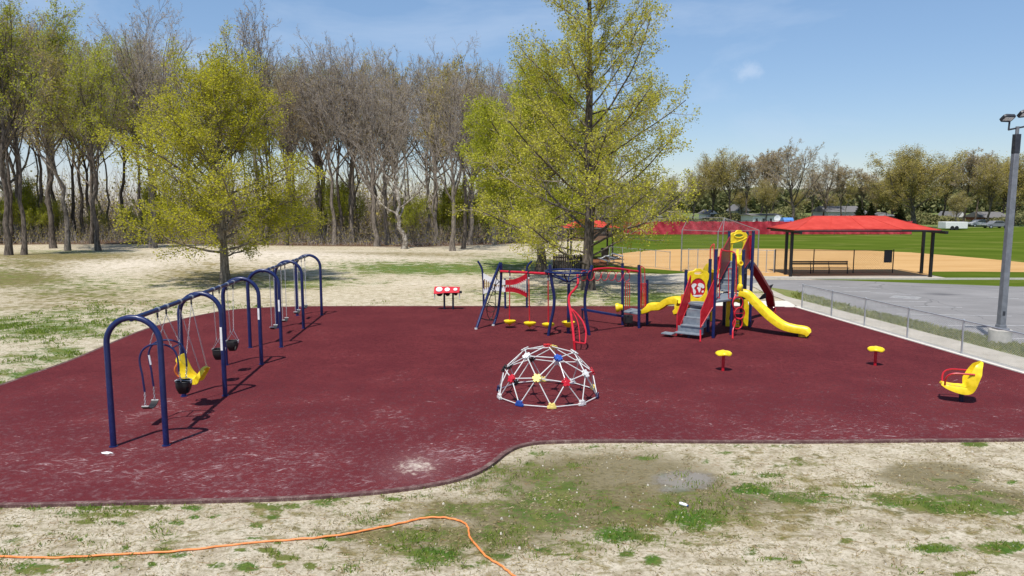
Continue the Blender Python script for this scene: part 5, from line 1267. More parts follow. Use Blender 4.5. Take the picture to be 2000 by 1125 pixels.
    def loop(mbb, Y, x0, x1, yt, yb, r_=0.016): 
        mbb.tube(smooth_path([V(x0, yb, Y), V(x0, yt + 4, Y), V((x0 + x1) / 2, yt, Y), V(x1, yt + 4, Y), V(x1, yb, Y)], 5), r_, 6)
    g_ = MB(); loop(g_, F_.y, 1222, 1229.5, 553, 601); g_.tube([V(1225.5, 555, F_.y), V(1225.5, 601, F_.y)], 0.012, 6); g_.build('hand_rail', M['red'], root)
    g_ = MB(); g_.tube(smooth_path([V(1253.5, 598, F_.y - .3), V(1252.5, 560, F_.y - .3), V(1251.5, 523, F_.y - .3), V(1255, 521.5, F_.y - .3), V(1259, 528, F_.y - .3), V(1259.5, 560, F_.y - .3), V(1260, 598, F_.y - .3)], 5), 0.018, 6); g_.build('hand_rail', M['red'], root)
    g_ = MB()
    for px in (1251.5, 1254, 1256.5, 1259, 1261.5): g_.tube([V(px, 554, F_.y - .1), V(px, 600, F_.y - .1)], 0.017, 6)
    g_.tube([V(1250.5, 554, F_.y - .1), V(1262.5, 554, F_.y - .1)], 0.018, 6); g_.build('guard_rail', M['red'], root)
    # balance beam
    b0, b1 = V(1136, 604, 29.6), V(1230.5, 620, 28.1)
    mb = MB(); dd = (b1 - b0); L_ = dd.length; mb.box((b0 + b1) / 2, (L_, 0.12, 0.09), ax=dd); mb.build('balance_beam', M['navy'], root, bevel=0.015)
    mb = MB()
    for q in (b0 + dd * 0.015, b1 - dd * 0.03): mb.tube([q, Vector((q.x, q.y, EZ))], 0.03, 8)
    mb.build('beam_leg', M['navy_dark'], root)
    return seats
seats = ring_climber()
for k, (p_, py, lb) in enumerate(zip(seats, (628, 631.5, 634), ('leftmost', 'middle one', 'nearest the blue ring'))):
    pxx = (995, 1034.5, 1071)[k]; q = V(pxx, py, p_.y)
    root = thing('hanging_seat', q, 'yellow pod seat on a red pole under the red beam, ' + lb, 'hanging seat', 'pod seats under the red beam')
    MB().tube([p_ - Z3 * 0.14, q - Z3 * 0.05], 0.022, 8).build('pole', M['red'], root)
    mb = MB(); mb.lathe(p_ - Z3 * 0.24, [(0.03, 0), (0.035, 0.03), (0.03, 0.07)], 8); mb.build('collar', M['lightbar'], root)
    n = 30; vs = []; fs = []; pr = [(0.03, 0.07), (0.12, 0.05), (0.2, 0.055), (0.235, 0.045), (0.235, 0.0), (0.20, -0.045), (0.08, -0.09), (0.04, -0.14)]
    for r_, h in pr:
        for kk in range(n):
            a = 2 * math.pi * kk / n; lob = math.cos(a * 3 + k)
            vs.append(q + Vector((math.cos(a), math.sin(a), 0)) * r_ * (1 + 0.07 * lob) + Z3 * h)
    for i in range(len(pr) - 1):
        for kk in range(n): fs.append((i * n + kk, i * n + (kk + 1) % n, (i + 1) * n + (kk + 1) % n, (i + 1) * n + kk))
    fs += [tuple(range(n))[::-1], tuple((len(pr) - 1) * n + kk for kk in range(n))]
    MB().add(vs, fs).build('seat', M['yellow'], root, ang=1.0)
    MB().tube([q - Z3 * 0.12, q - Z3 * 0.2], 0.012, 6).build('tail', M['red'], root)
# ------------------------------------------------------------------ the main play tower
def play_tower():
    P3 = GE(1392.7, 660); P2 = GE(1382.5, 648); P1 = Vector((6.60, 26.78, EZ)); P8 = GE(1464, 639)
    root = thing('play_tower', P3, 'tall play tower with yellow slides, grey stairs and red railings', 'play tower', None)
    P6 = Vector((8.24, 26.30, EZ)); P7 = V(1448, 600, 27.6); P7.z = EZ; P5 = V(1414.4, 600, 28.4); P5.z = EZ
    P9 = V(1422, 520, 29.5); P9.z = EZ; P10 = V(1457, 520, 30.2); P10.z = EZ
    for q, px, py in ((P1, 1343.3, 529), (P2, 1382.7, 508), (P3, 1398, 489), (P6, 1437, 497), (P7, 1448.5, 490), (P8, 1470, 453), (P9, 1422, 453), (P10, 1457.5, 454)):
        t = V(px, py, q.y); t = Vector((q.x, q.y, t.z))
        MB().tube([q, t], 0.06, 14).build('post', M['navy'], root)
        MB().lathe(t, [(0.064, -0.02), (0.064, 0.02), (0.05, 0.045), (0.01, 0.055)], 14).build('post_cap', M['navy_dark'], root)
    MB().tube([P5, P5 + Z3 * 1.36], 0.06, 14).build('post', M['navy_dark'], root)
    zA, zB, zC = 1.22, 1.42, 2.55
    def deck(pts, z):
        mb = MB(); mb.plate((0, 0, z - 0.04), (1, 0, 0), (0, 1, 0), pts, th=0.08); mb.build('deck', M['deck'], root, bevel=0.012)
    deck([(P1.x, P1.y), (P3.x, P3.y), (P2.x, P2.y)], zA)
    deck([(P3.x + .02, P3.y), (P6.x, P6.y), (8.88, 27.15), (8.95, 27.95), (8.2, 28.05), (P2.x, P2.y)], zB)
    deck([(9.0, 29.25), (9.62, 28.6), (9.95, 29.0), (9.95, 30.1), (9.2, 30.3)], zC)
    # lower stairs: pads and treads
    u = Vector((0.58, 0.81, 0)).normalized(); v = Vector((u.y, -u.x, 0))
    steps = [((1294, 660, 25.75, 0.16), 0.42, 0.36), ((1316.5, 650, 26.1, 0.34), 1.0, 0.42)]
    q = V(1305, 659.5, 25.95); MB().box((q.x, q.y, 0.17), (0.42, 0.38, 0.05), ax=v).build('step_pad', M['deck'], root, bevel=0.012)
    MB().box((q.x + .05, q.y + .05, 0.1), (0.08, 0.08, 0.1)).build('step_support', M['navy_dark'], root)
    lp = [(1317.0, 648.5, 25.85), (1328.9, 634.0, 26.02), (1335.6, 618.6, 26.24), (1342.2, 603.0, 26.46), (1347.8, 589.0, 26.68)]
    wid = [0.98, 0.90, 0.90, 0.90, 0.90]
    for i, ((px, py, Y), w) in enumerate(zip(lp, wid)):
        a = V(px, py, Y); dep = 0.34 if i == 0 else 0.27
        c = a + v * (w / 2) + u * (dep / 2)
        mb = MB(); mb.box(c - Z3 * 0.02, (w, dep, 0.045), ax=v, az=Z3)
        mb.build('stair_tread', M['deck'], root, bevel=0.006)
        if i < 4:
            nx = V(*lp[i + 1]); mb = MB(); h = nx.z - a.z
            mb.box(a + v * (w / 2) + u * (dep - 0.005) + Z3 * (h / 2 - 0.02), (w, 0.02, h - 0.05), ax=v, az=Z3); mb.build('stair_riser', M['deck'], root)
    mb = MB(); a = V(*lp[0]); mb.tube([a + v * .5 + u * .15 - Z3 * .05, Vector(((a + v * .5 + u * .15).x, (a + v * .5 + u * .15).y, EZ))], 0.06, 10); mb.build('step_support', M['navy_dark'], root)
    # railings: slatted red panels between four corners
    def guard(bl, tl, br, tr, name='guard_panel', mat='red', pitch=0.075, fill=0.055, rail=0.022):
        mb = MB(); d = (br - bl); n = max(2, int(d.length / pitch))
        mb.tube([bl, tl, tr, br, bl], rail, 7)
        nn = d.normalized().cross((tl - bl).normalized()).normalized()
        for i in range(n):
            s = (i + 0.5) / n; a = bl + (br - bl) * s; b = tl + (tr - tl) * s; ax = d.normalized()
            up = (b - a); L_ = up.length
            mb.add([a - ax * fill / 2 + nn * .008, a + ax * fill / 2 + nn * .008, b + ax * fill / 2 + nn * .008, b - ax * fill / 2 + nn * .008, a - ax * fill / 2 - nn * .008, a + ax * fill / 2 - nn * .008, b + ax * fill / 2 - nn * .008, b - ax * fill / 2 - nn * .008],
                   [(0, 1, 2, 3), (7, 6, 5, 4), (0, 4, 5, 1), (1, 5, 6, 2), (2, 6, 7, 3), (3, 7, 4, 0)])
        return mb.build(name, M[mat], root, ang=0.5)
    a0, a4 = V(*lp[0]), V(*lp[4])
    lb = a0 + u * 0.30 - v * 0.03; lt = a4 + u * 0.05 - v * 0.03
    guard(lb + Z3 * -0.1, lb + Z3 * 0.62, lt + Z3 * 0.02, lt + Z3 * 0.98)
    MB().tube([lb + Z3 * 0.0, Vector((lb.x, lb.y, EZ))], 0.025, 7).build('rail_leg', M['red'], root)
    rb = V(1368, 650, 25.3); rb2 = V(1367.8, 667.5, 25.3); rt = Vector((P3.x - 0.06, P3.y - 0.03, 0))
    guard(V(1368, 640, 25.36), V(1369, 608, 25.36), Vector((rt.x, rt.y, 1.2)), Vector((rt.x, rt.y, 2.18)))
    MB().tube([V(1368, 645, 25.36), GE(1367.8, 668)], 0.03, 8).build('rail_leg', M['red'], root)
    # globe panel between P1 and P2
    d = (P2 - P1); d.z = 0; w = d.length; d.normalize(); O = Vector((P1.x, P1.y, 0)) + d * 0.07 - Vector((0, 0.02, 0)); w -= 0.14
    zt = lambda py: V(1362, py, 26.95).z
    zb, zm, ztp = zA - 0.04, zt(553), zt(523.5)
    ztop = zt(524)
    def panel_outline(w, zb, zt_):
        h = zt_ - zb
        return [(0.04, zb), (w - 0.04, zb), (w - 0.02, zb + h * .35), (w - 0.06, zb + h * .5), (w - .02, zb + h * .62), (w + 0.02, zb + h * .70), (w + 0.03, zb + h * .85), (w - 0.05, zb + h * .92), (w * .72, zb + h * .94), (w * .62, zb + h), (w * .38, zb + h), (w * .28, zb + h * .94), (0.05, zb + h * .92), (-0.03, zb + h * .85), (-0.02, zb + h * .70), (0.02, zb + h * .62), (0.06, zb + h * .5), (0.02, zb + h * .35)]
    ell = lambda cx, cz, a, b, n=28, p=1.0: [(cx + a * math.cos(2 * math.pi * i / n), cz + b * math.sin(2 * math.pi * i / n)) for i in range(n)]
    gc = zt(562)
    mb = MB(); mb.plate(O, d, Z3, panel_outline(w, zb, ztop), [ell(w / 2, gc, 0.31, 0.38), ell(w / 2, zt(532.5), 0.17, 0.055, 20)], th=0.07); mb.build('yellow_panel', M['yellow'], root, bevel=0.01)
    nrm = d.cross(Z3).normalized()
    if nrm.y > 0: nrm = -nrm
    g_ = MB(); g_.plate(O + nrm * 0.0, d, Z3, ell(w / 2, gc, 0.315, 0.385), th=0.03); gp = g_.build('globe_window', M['red'], root)
    rs = random.Random(3)
    conts = [  # rough white continents on the round red window (x, z, radius list)
        [(-.26, .10), (-.20, .17), (-.12, .19), (-.05, .15), (-.08, .08), (-.13, .04), (-.15, -.02), (-.10, -.06), (-.07, -.13), (-.10, -.22), (-.15, -.24), (-.19, -.12), (-.2, -.02), (-.24, .04)],
        [(.0, .16), (.07, .20), (.16, .18), (.24, .12), (.26, .02), (.20, -.02), (.15, .03), (.10, -.01), (.09, .05), (.04, .06), (.0, .09)],
        [(.01, .05), (.07, .04), (.12, -.03), (.10, -.10), (.06, -.18), (.03, -.12), (.01, -.05), (-.03, -.02), (-.02, .03)],
        [(.17, -.10), (.23, -.09), (.24, -.15), (.19, -.18), (.15, -.15)], [(-.2, -.26), (.2, -.26), (.12, -.33), (-.12, -.33)]]
    mc = MB()
    for c in conts: mc.plate(O + nrm * 0.02 + d * (w / 2) + Z3 * gc, d, Z3, c, th=0.008)
    mc.build('continent', M['white'], gp)
    # yellow archway at the top deck
    O = V(1425, 510, 29.9); O2 = V(1456, 510, 30.1); d = (O2 - O); d.z = 0; w = d.length; d.normalize(); O.z = 0
    zt2 = lambda py: V(1440, py, 30).z
    zb, ztop = zt2(512), zt2(449.5)
    ah = [(w * .16, zt2(497)), (w * .13, zt2(480)), (w * .2, zt2(473)), (w * .4, zt2(470)), (w * .62, zt2(470)), (w * .8, zt2(474)), (w * .82, zt2(482)), (w * .70, zt2(497))]
    mb = MB(); mb.plate(O, d, Z3, panel_outline(w, zb, ztop), [ell(w / 2, zt2(460), 0.2, 0.07, 20), ah[::-1]], th=0.09); mb.build('yellow_archway', M['yellow'], root, bevel=0.012)
    for zc, rx, rz_ in ((zt2(460), .22, .09),):
        mb = MB(); n = 24; mb.tube([O + d * (w / 2 + rx * math.cos(2 * math.pi * i / n)) + Z3 * (zc + rz_ * math.sin(2 * math.pi * i / n)) - Vector((0, .05, 0)) for i in range(n)], 0.03, 7, closed=True); mb.build('panel_rim', M['yellow'], root)
    mb = MB(); mb.tube(smooth_path([O + d * -0.02 + Z3 * zt2(474) - Vector((0, .05, 0)), O + d * w * .3 + Z3 * zt2(473) - Vector((0, .05, 0)), O + d * w * .7 + Z3 * zt2(469) - Vector((0, .05, 0)), O + d * w * 1.0 + Z3 * zt2(464) - Vector((0, .05, 0))], 4), 0.022, 6); mb.build('panel_rim', M['yellow'], root)
    # upper stairs
    up_ = [(1403, 566.6, 28.05), (1404.5, 555, 28.3), (1407.7, 543.8, 28.5), (1412.7, 531, 28.72), (1419, 521.8, 28.95), (1424.5, 511.5, 29.2)]
    vv = Vector((0.90, -0.43, 0)); uu = Vector((0.43, 0.90, 0))
    for i, t in enumerate(up_):
        a = V(*t); mb = MB(); mb.box(a + vv * 0.44 + uu * 0.13 - Z3 * 0.02, (0.88, 0.27, 0.045), ax=vv, az=Z3); mb.build('stair_tread', M['deck'], root, bevel=0.006)
        if i < 5:
            h = V(*up_[i + 1]).z - a.z; mb = MB(); mb.box(a + vv * 0.44 + uu * 0.262 + Z3 * (h / 2 - 0.02), (0.86, 0.02, h - 0.05), ax=vv, az=Z3); mb.build('stair_riser', M['deck'], root)
    guard(V(1404.5, 549, 28.0), V(1409.5, 492, 28.0), V(1425.2, 510, 29.2), V(1424.8, 463, 29.2), mat='maroon', fill=0.074)
    guard(V(1451, 528, 27.75), V(1451, 487, 27.75), V(1465.3, 507, 28.55), V(1462.7, 461, 28.55), mat='maroon', fill=0.074)
    guard(V(1462.7, 507, 28.6), V(1462.7, 460, 28.6), V(1468, 504, 28.35), V(1468, 459, 28.35), mat='red')
    mb = MB()
    for s, (Ya, Yb) in enumerate(((27.95, 29.15), (27.7, 28.5))):
        a, b = (V(1402, 560, Ya), V(1424.5, 514, Yb)) if s == 0 else (V(1450, 537, Ya), V(1464, 510, Yb))
        mb.tube([a, b], 0.04, 8)
    mb.build('stair_stringer', M['navy_dark'], root)
    guard(V(1399.5, 527, 27.6), V(1400.5, 503, 27.6), V(1406.5, 524, 27.8), V(1406.5, 500, 27.8))
    # front rails of the middle deck
    Yf = 26.12
    mb = MB(); mb.tube(smooth_path([V(1400.5, 548, Yf), V(1408, 490.5, Yf + 1.1), V(1412, 489, Yf + .9), V(1420, 490.5, Yf + .7), V(1430, 491.5, Yf + .3), V(1436.5, 497, Yf + .15), V(1438, 508, Yf + .15), V(1438, 540, Yf + .15), V(1437.5, 577, Yf + .15)], 5), 0.026, 8); mb.build('hand_rail', M['red'], root)
    for x0, x1, y0, y1 in ((1400.5, 1405, 544, 582), (1423, 1429.5, 525, 583)):
        mb = MB()
        for x in (x0, x1): mb.tube([V(x, y1, Yf + (x - 1400) * .01), V(x, y0, Yf + (x - 1400) * .01)], 0.018, 7)
        mb.tube([V(x0, y0, Yf + (x0 - 1400) * .01), V(x1 + 4, y0, Yf + (x1 - 1400) * .01)], 0.018, 7); mb.tube([V(x0, y1, Yf), V(x1, y1, Yf)], 0.018, 7); mb.build('guard_rail', M['red'], root)
    mb = MB(); mb.tube(smooth_path([V(1387.2, 540, 27.3), V(1387.2, 492, 27.3), V(1389, 482, 27.3), V(1393.8, 477, 27.3), V(1394.8, 484, 27.2), V(1394.8, 540, 27.2)], 5), 0.022, 7); mb.build('hand_rail', M['red'], root)
    mb = MB(); mb.tube([V(1434.8, 505, Yf + .3), V(1434.8, 570, Yf + .3)], 0.022, 7); mb.build('hand_rail', M['orange_plastic'], root)
    # slides: U-shaped channels
    def slide(name, pts, w, side_h, k=6, lipf=None):
        pth = smooth_path(pts, k); n = len(pth)
        def prof(i):
            t = i / (n - 1); h = side_h * (np.interp(t, [0, 0.08, 0.85, 1], [1.0, 1.0, 1.0, 0.35])); hw = w / 2
            return [(-hw - 0.04, h - 0.03), (-hw - 0.03, h), (-hw + 0.01, h), (-hw + 0.035, 0.05), (-hw * 0.6, 0.0), (hw * 0.6, 0.0), (hw - 0.035, 0.05), (hw - 0.01, h), (hw + 0.03, h), (hw + 0.04, h - 0.03), (hw + 0.015, -0.07), (hw * 0.6, -0.11), (-hw * 0.6, -0.11), (-hw - 0.015, -0.07)]
        mb = MB(); mb.sweep(pth, prof); return mb.build(name, M['yellow'], root, ang=0.9)
    sl = [(8.80, 27.14, 1.52), (9.02, 27.02, 1.47), (9.28, 26.88, 1.20), (9.60, 26.70, 0.86), (9.92, 26.50, 0.56), (10.2, 26.33, 0.37), (10.5, 26.15, 0.29), (10.75, 26.0, 0.27), (10.92, 25.9, 0.23), (10.99, 25.86, 0.15)]
    slide('slide', sl, 0.68, 0.13)
    q = Vector(sl[-2]); MB().tube([Vector((q.x - .12, q.y + .06, EZ)), Vector((q.x - .12, q.y + .06, 0.2))], [0.16, 0.14], 16).build('slide_foot', M['yellow'], root)
    # hood of the slide: yellow column with a rolled top
    mb = MB(); a = V(1446, 560, 27.0); pth = smooth_path([a, V(1445.5, 540, 27.05), V(1445.5, 522, 27.1), V(1446, 512, 27.1)], 4); mb.sweep(pth, [(-0.045, -0.05), (-0.045, 0.05), (0.045, 0.05), (0.045, -0.05)], side=(1, 0.3, 0))
    mb.sweep(smooth_path([V(1443, 520, 27.05), V(1441, 508, 27.3), V(1440, 496, 28.0), V(1441, 488, 28.6)], 4), [(-0.06, -0.03), (-0.06, 0.03), (0.06, 0.03), (0.06, -0.03)], side=(1, 0.2, 0))
    mb.build('slide_hood', M['yellow'], root, bevel=0.01)
    MB().lathe(V(1445.5, 514.5, 26.95), [(0.0, -0.1), (0.10, -0.1), (0.11, -0.06), (0.11, 0.06), (0.085, 0.1), (0.06, 0.09), (0.05, 0.02)], 18, axis=(0.1, -1, 0.15)).build('hood_cap', M['yellow'], root, ang=0.8)
    a_, b_ = V(1443.5, 556, 26.9), V(1452, 560, 27.3)
    MB().lathe(V(1445, 561, 26.85), [(0.09, -0.12), (0.10, -0.05), (0.10, 0.08), (0.06, 0.13)], 14, axis=(0.2, -0.2, 1)).build('slide_shoulder', M['yellow'], root, ang=1.0)
    # wave slide to the left
    wv = [V(1330, 592, 27.5), V(1322, 588.5, 27.62), V(1311, 589, 27.72), V(1303, 591, 27.8), V(1296, 596, 27.86), V(1290, 600, 27.92), V(1282, 600.5, 28.0), V(1272, 601, 28.07), V(1263, 605, 28.12), V(1254.5, 607.5, 28.18)]
    slide('wave_slide', wv, 0.60, 0.17, 4)
    # far slide, mostly hidden
    fs_ = [V(1399, 527, 28.3), V(1394, 527, 28.5), V(1385, 541, 28.9), V(1372, 561, 29.6), V(1355, 584, 30.4), V(1340, 598, 30.9), V(1327, 606, 31.2), V(1316, 609.5, 31.3)]
    slide('slide', fs_, 0.5, 0.25, 4)
    # lower yellow panel with doorway and counter
    O = V(1418, 620, 28.0); O2 = V(1461, 620, 28.1); d = (O2 - O); d.z = 0; w = d.length; d.normalize(); O.z = 0; zl = lambda py: V(1440, py, 28.0).z
    out = [(0, EZ + .02), (w, EZ + .02), (w + .02, zl(600)), (w - .06, zl(586)), (w * .5, zl(584)), (0.02, zl(585)), (0, zl(600))]
    hole = [(w * .22, zl(633)), (w * .12, zl(622)), (w * .20, zl(606)), (w * .16, zl(594)), (w * .4, zl(590)), (w * .66, zl(594)), (w * .76, zl(606)), (w * .70, zl(618)), (w * .74, zl(633))]
    mb = MB(); mb.plate(O, d, Z3, out, [hole[::-1]], th=0.07); mb.build('yellow_panel', M['yellow'], root, bevel=0.01)
    mb = MB()
    for i, (x, y) in enumerate(((1436, 628), (1441, 628), (1436, 634), (1441, 634))):
        q = V(x, y, 27.6); mb.box(q, (0.09, 0.12, 0.10))
    mb.box(V(1438.5, 637, 27.6), (0.24, 0.2, 0.05)); mb.build('play_counter', M['yellow'], root, bevel=0.01)
    q = V(1389, 612, 26.6); mb = MB(); mb.plate(q, (0.8, 0.6, 0), Z3, [(-.035, -.3), (.035, -.3), (.035, .3), (-.035, .3)], th=0.05); mb.build('yellow_strip', M['yellow'], root, bevel=0.008)
    # orange slats seen through the left railing
    mb = MB()
    for x in (1331, 1334, 1337): mb.tube([V(x, 575, 27.4), V(x, 592, 27.4)], 0.03, 6)
    mb.build('slide_rail', M['orange_plastic'], root)
    # ring climber with pole
    mb = MB()
    for px, py, r_ in ((1441, 592, .225), (1444.5, 612, .215), (1440.5, 632, .205)):
        q = V(px, py, 26.0); ring = MB().ring(q, r_, 0.024, (0.92, 0.3, 0), (0, 0, 1), 26, 7); ring.tube([q - Vector((.92, .3, 0)) * r_ * .95 , q + Vector((.92, .3, 0)) * r_ * .95], 0.012, 6) if py == 612 else None
        ring.build('climbing_ring', M['red'], root)
    mb.tube(smooth_path([V(1437, 575, 26.1), V(1432, 590, 26.0), V(1434, 612, 26.0), V(1436, 630, 25.95), V(1431.5, 645, 25.85), GE(1431, 662)], 4), 0.03, 8); mb.build('climbing_pole', M['red'], root)
    # arched climber at the back right
    mp_ = smooth_path([V(1462, 512, 29.0), V(1468, 519, 29.3), V(1478, 534, 29.8), V(1487, 549, 30.3), V(1496, 564, 30.8), V(1501.5, 574, 31.1), V(1504, 586, 31.4), V(1506, 598, 31.6), GE(1508, 612)], 4)
    mb = MB(); mb.sweep(mp_, [(-0.17, -0.05), (-0.17, 0.07), (-0.14, 0.07), (-0.12, 0.0), (0.12, 0.0), (0.14, 0.07), (0.17, 0.07), (0.17, -0.05)]); mb.build('arched_climber', M['maroon'], root)
    for (px, py, Y, s) in ((1503, 562, 30.9, 1), (1490, 580, 30.7, -1)):
        q = V(px, py, Y); mb = MB(); mb.plate(q, (1, 0, 0), (0, 0, 1), [(-.12 * s, -.16), (.04 * s, -.10), (.16 * s, .16), (.0, .10), (-.14 * s, .12)] if s > 0 else [(.14, -.05), (.12, .2), (-.02, .1), (-.2, -.12), (-.02, -.1)], th=0.05); mb.build('foot_hold', M['black'], root, bevel=0.01)
    mb = MB(); mb.tube(smooth_path([V(1463, 508, 28.5), V(1455, 520, 28.5), V(1452.5, 535, 28.5), V(1453, 556, 28.6), V(1453, 590, 28.6)], 4), 0.06, 8); mb.tube([V(1462, 510, 28.5), V(1468, 525, 28.4)], 0.05, 8); mb.build('brace', M['navy_dark'], root)
play_tower()
# ------------------------------------------------------------------ fences
def link_fence(name, pts, h, label, z0=0.09, mesh=0.075, wire=0.0016, post_r=0.03, rail_r=0.022, mat='galv', posts=None, cat='fence', bottom=True, group=None, wmat=None):
    pts = [Vector((p[0], p[1], z0)) for p in pts]
    root = thing(name, pts[0], label, cat, group)
    for p in (posts or pts):
        p = Vector((p[0], p[1], 0)); MB().tube([p, Vector((p.x, p.y, z0 + h + 0.02))], post_r, 10).build('post', M[mat], root)
        MB().lathe(Vector((p.x, p.y, z0 + h + 0.01)), [(post_r * 1.15, 0), (post_r * 1.1, 0.03), (0.005, 0.05)], 10).build('post_cap', M[mat], root)
    MB().tube([p + Z3 * h for p in pts], rail_r, 8).build('top_rail', M[mat], root)
    if bottom: MB().tube([p + Z3 * 0.05 for p in pts], rail_r * 0.3, 5).build('tension_wire', M[mat], root)
    vs, fs = [], []; b = 0
    for a, c in zip(pts[:-1], pts[1:]):
        d = c - a; L_ = d.length; d.normalize(); hh = h - 0.04; nrm = Vector((-d.y, d.x, 0)) * wire
        k = -hh
        while k < L_:
            for sg in (1, -1):
                x0, x1 = (k, k + hh) if sg > 0 else (k + hh, k)
                z_0, z_1 = 0.04, hh + 0.0
                # clip to the span
                def at(t): return x0 + (x1 - x0) * t, z_0 + (z_1 - z_0) * t
                t0, t1 = 0.0, 1.0
                for lim, ge in ((0, True), (L_, False)):
                    xa, xb = at(t0)[0], at(t1)[0]
                    if abs(xb - xa) < 1e-6: continue
                    tc_ = (lim - x0) / (x1 - x0)
                    if ge:
                        if x1 > x0: t0 = max(t0, tc_)
                        else: t1 = min(t1, tc_)
                    else:
                        if x1 > x0: t1 = min(t1, tc_)
                        else: t0 = max(t0, tc_)
                if t1 - t0 > 0.01:
                    (xa, za), (xb, zb) = at(t0), at(t1)
                    A_ = a + d * xa + Z3 * za; B_ = a + d * xb + Z3 * zb; tw = (d * (-(zb - za)) + Z3 * (xb - xa)).normalized() * wire
                    for q in (A_, B_): vs += [q + nrm, q + tw, q - nrm, q - tw]
                    for j in range(4): fs.append((b + j, b + (j + 1) % 4, b + 4 + (j + 1) % 4, b + 4 + j))
                    b += 8
            k += mesh
    link_mesh('chain_link', np.array([tuple(v) for v in vs]), np.array(fs), M[wmat or mat], root, None, None, False, None)
    return root
fp = [G(1562, 601, 0.09), G(1620, 617.5, 0.09), G(1684, 636, 0.09), G(1767.5, 660, 0.09), G(1873, 690.5, 0.09)]
dl = (fp[-1] - fp[-2])
fp = [k0 + side * 0.11 + kdir * ((p - k0).dot(kdir)) for p in fp]
dl = (fp[-1] - fp[0]) / 4.0
fp += [fp[-1] + dl * 1.05, fp[-1] + dl * 2.1, fp[-1] + dl * 3.1]
link_fence('chain_link_fence', fp, V(1562, 556, fp[0].y).z - 0.09, 'waist-high grey chain link fence on the kerb between playground and sidewalk', wire=0.0027, mesh=0.072)
# outfield fence with red cloth
def windscreen():
    a = G(1217, 459.5); b = G(1780, 459.0); a.z = b.z = 0; n = 26
    root = thing('windscreen_fence', a, 'long outfield fence hung with faded red cloth', 'fence')
    d = b - a; H = V(1217, 434, a.y).z; H2 = V(1500, 431.5, a.y).z
    for i in range(n + 1):
        p = a + d * (i / n); MB().tube([p, p + Z3 * (H2 + 0.1)], 0.04, 7).build('post', M['headgrey'], root)
        if i < n:
            q = a + d * ((i + 1) / n); N = 10; vs = []; rs = random.Random(i)
            s1, s2 = rs.uniform(-.12, .12), rs.uniform(-.12, .12)
            for j in range(N + 1):
                t = j / N; x = p + (q - p) * t; sag = 0.10 * math.sin(t * math.pi) * rs.uniform(.5, 1.2)
                for k in range(6):
                    z = 0.12 + (H2 - 0.15 - sag) * k / 5; vs.append(Vector((x.x, x.y - 0.06 + 0.09 * math.sin(t * 9 + k * 1.3 + i * 2) * (1 - abs(t - .5)), z)))
            fs = [(j * 6 + k, (j + 1) * 6 + k, (j + 1) * 6 + k + 1, j * 6 + k + 1) for j in range(N) for k in range(5)]
            o = MB().add(vs, fs).build('cloth_panel', M['screen'], root)
    MB().tube([a + Z3 * (H2 + 0.05), b + Z3 * (H2 + 0.05)], 0.03, 6).build('top_rail', M['headgrey'], root)
windscreen()
Yd = G(1600, 535).y
fd = [G(1513, 533), G(1588, 533.5), G(1666, 534), G(1743, 533.5)]
r_ = link_fence('dugout_fence', fd, V(1588, 488.5, fd[1].y).z, 'thin dark fence between the red canopy and the clay infield', z0=0, mesh=0.16, wire=0.003, post_r=0.035, rail_r=0.02, mat='darkmetal', group='ball field fences')
q = V(1734.5, 501, fd[-1].y - 0.08); MB().box(q, (0.56, 0.03, 0.86)).build('notice_board', M['headgrey'], r_)
fd = [G(1190, 513), G(1215, 515.5), G(1250, 520), G(1280, 523), G(1308, 527)]
link_fence('infield_fence', fd, V(1250, 487, fd[2].y).z, 'thin grey fence along the left of the clay infield behind the ring bridge', z0=0, mesh=0.2, wire=0.002, post_r=0.03, rail_r=0.02, mat='galv', group='ball field fences')
fd = [G(1344, 529), G(1362, 530), G(1400, 531)]
link_fence('infield_fence', fd, V(1362, 487.5, fd[1].y).z, 'short grey fence joining the backstop at its left', z0=0, mesh=0.2, wire=0.002, post_r=0.03, rail_r=0.02, mat='galv', group='ball field fences')
fd = [G(1480, 532), G(1496, 533), G(1511, 533)]
link_fence('infield_fence', fd, V(1496, 489, fd[1].y).z, 'short fence between the backstop and the red canopy', z0=0, mesh=0.2, wire=0.002, post_r=0.03, rail_r=0.02, mat='galv', group='ball field fences')
M['meshgrey'] = paint('dull_grey_wire', (0.20, 0.20, 0.20, 1), 0.6)
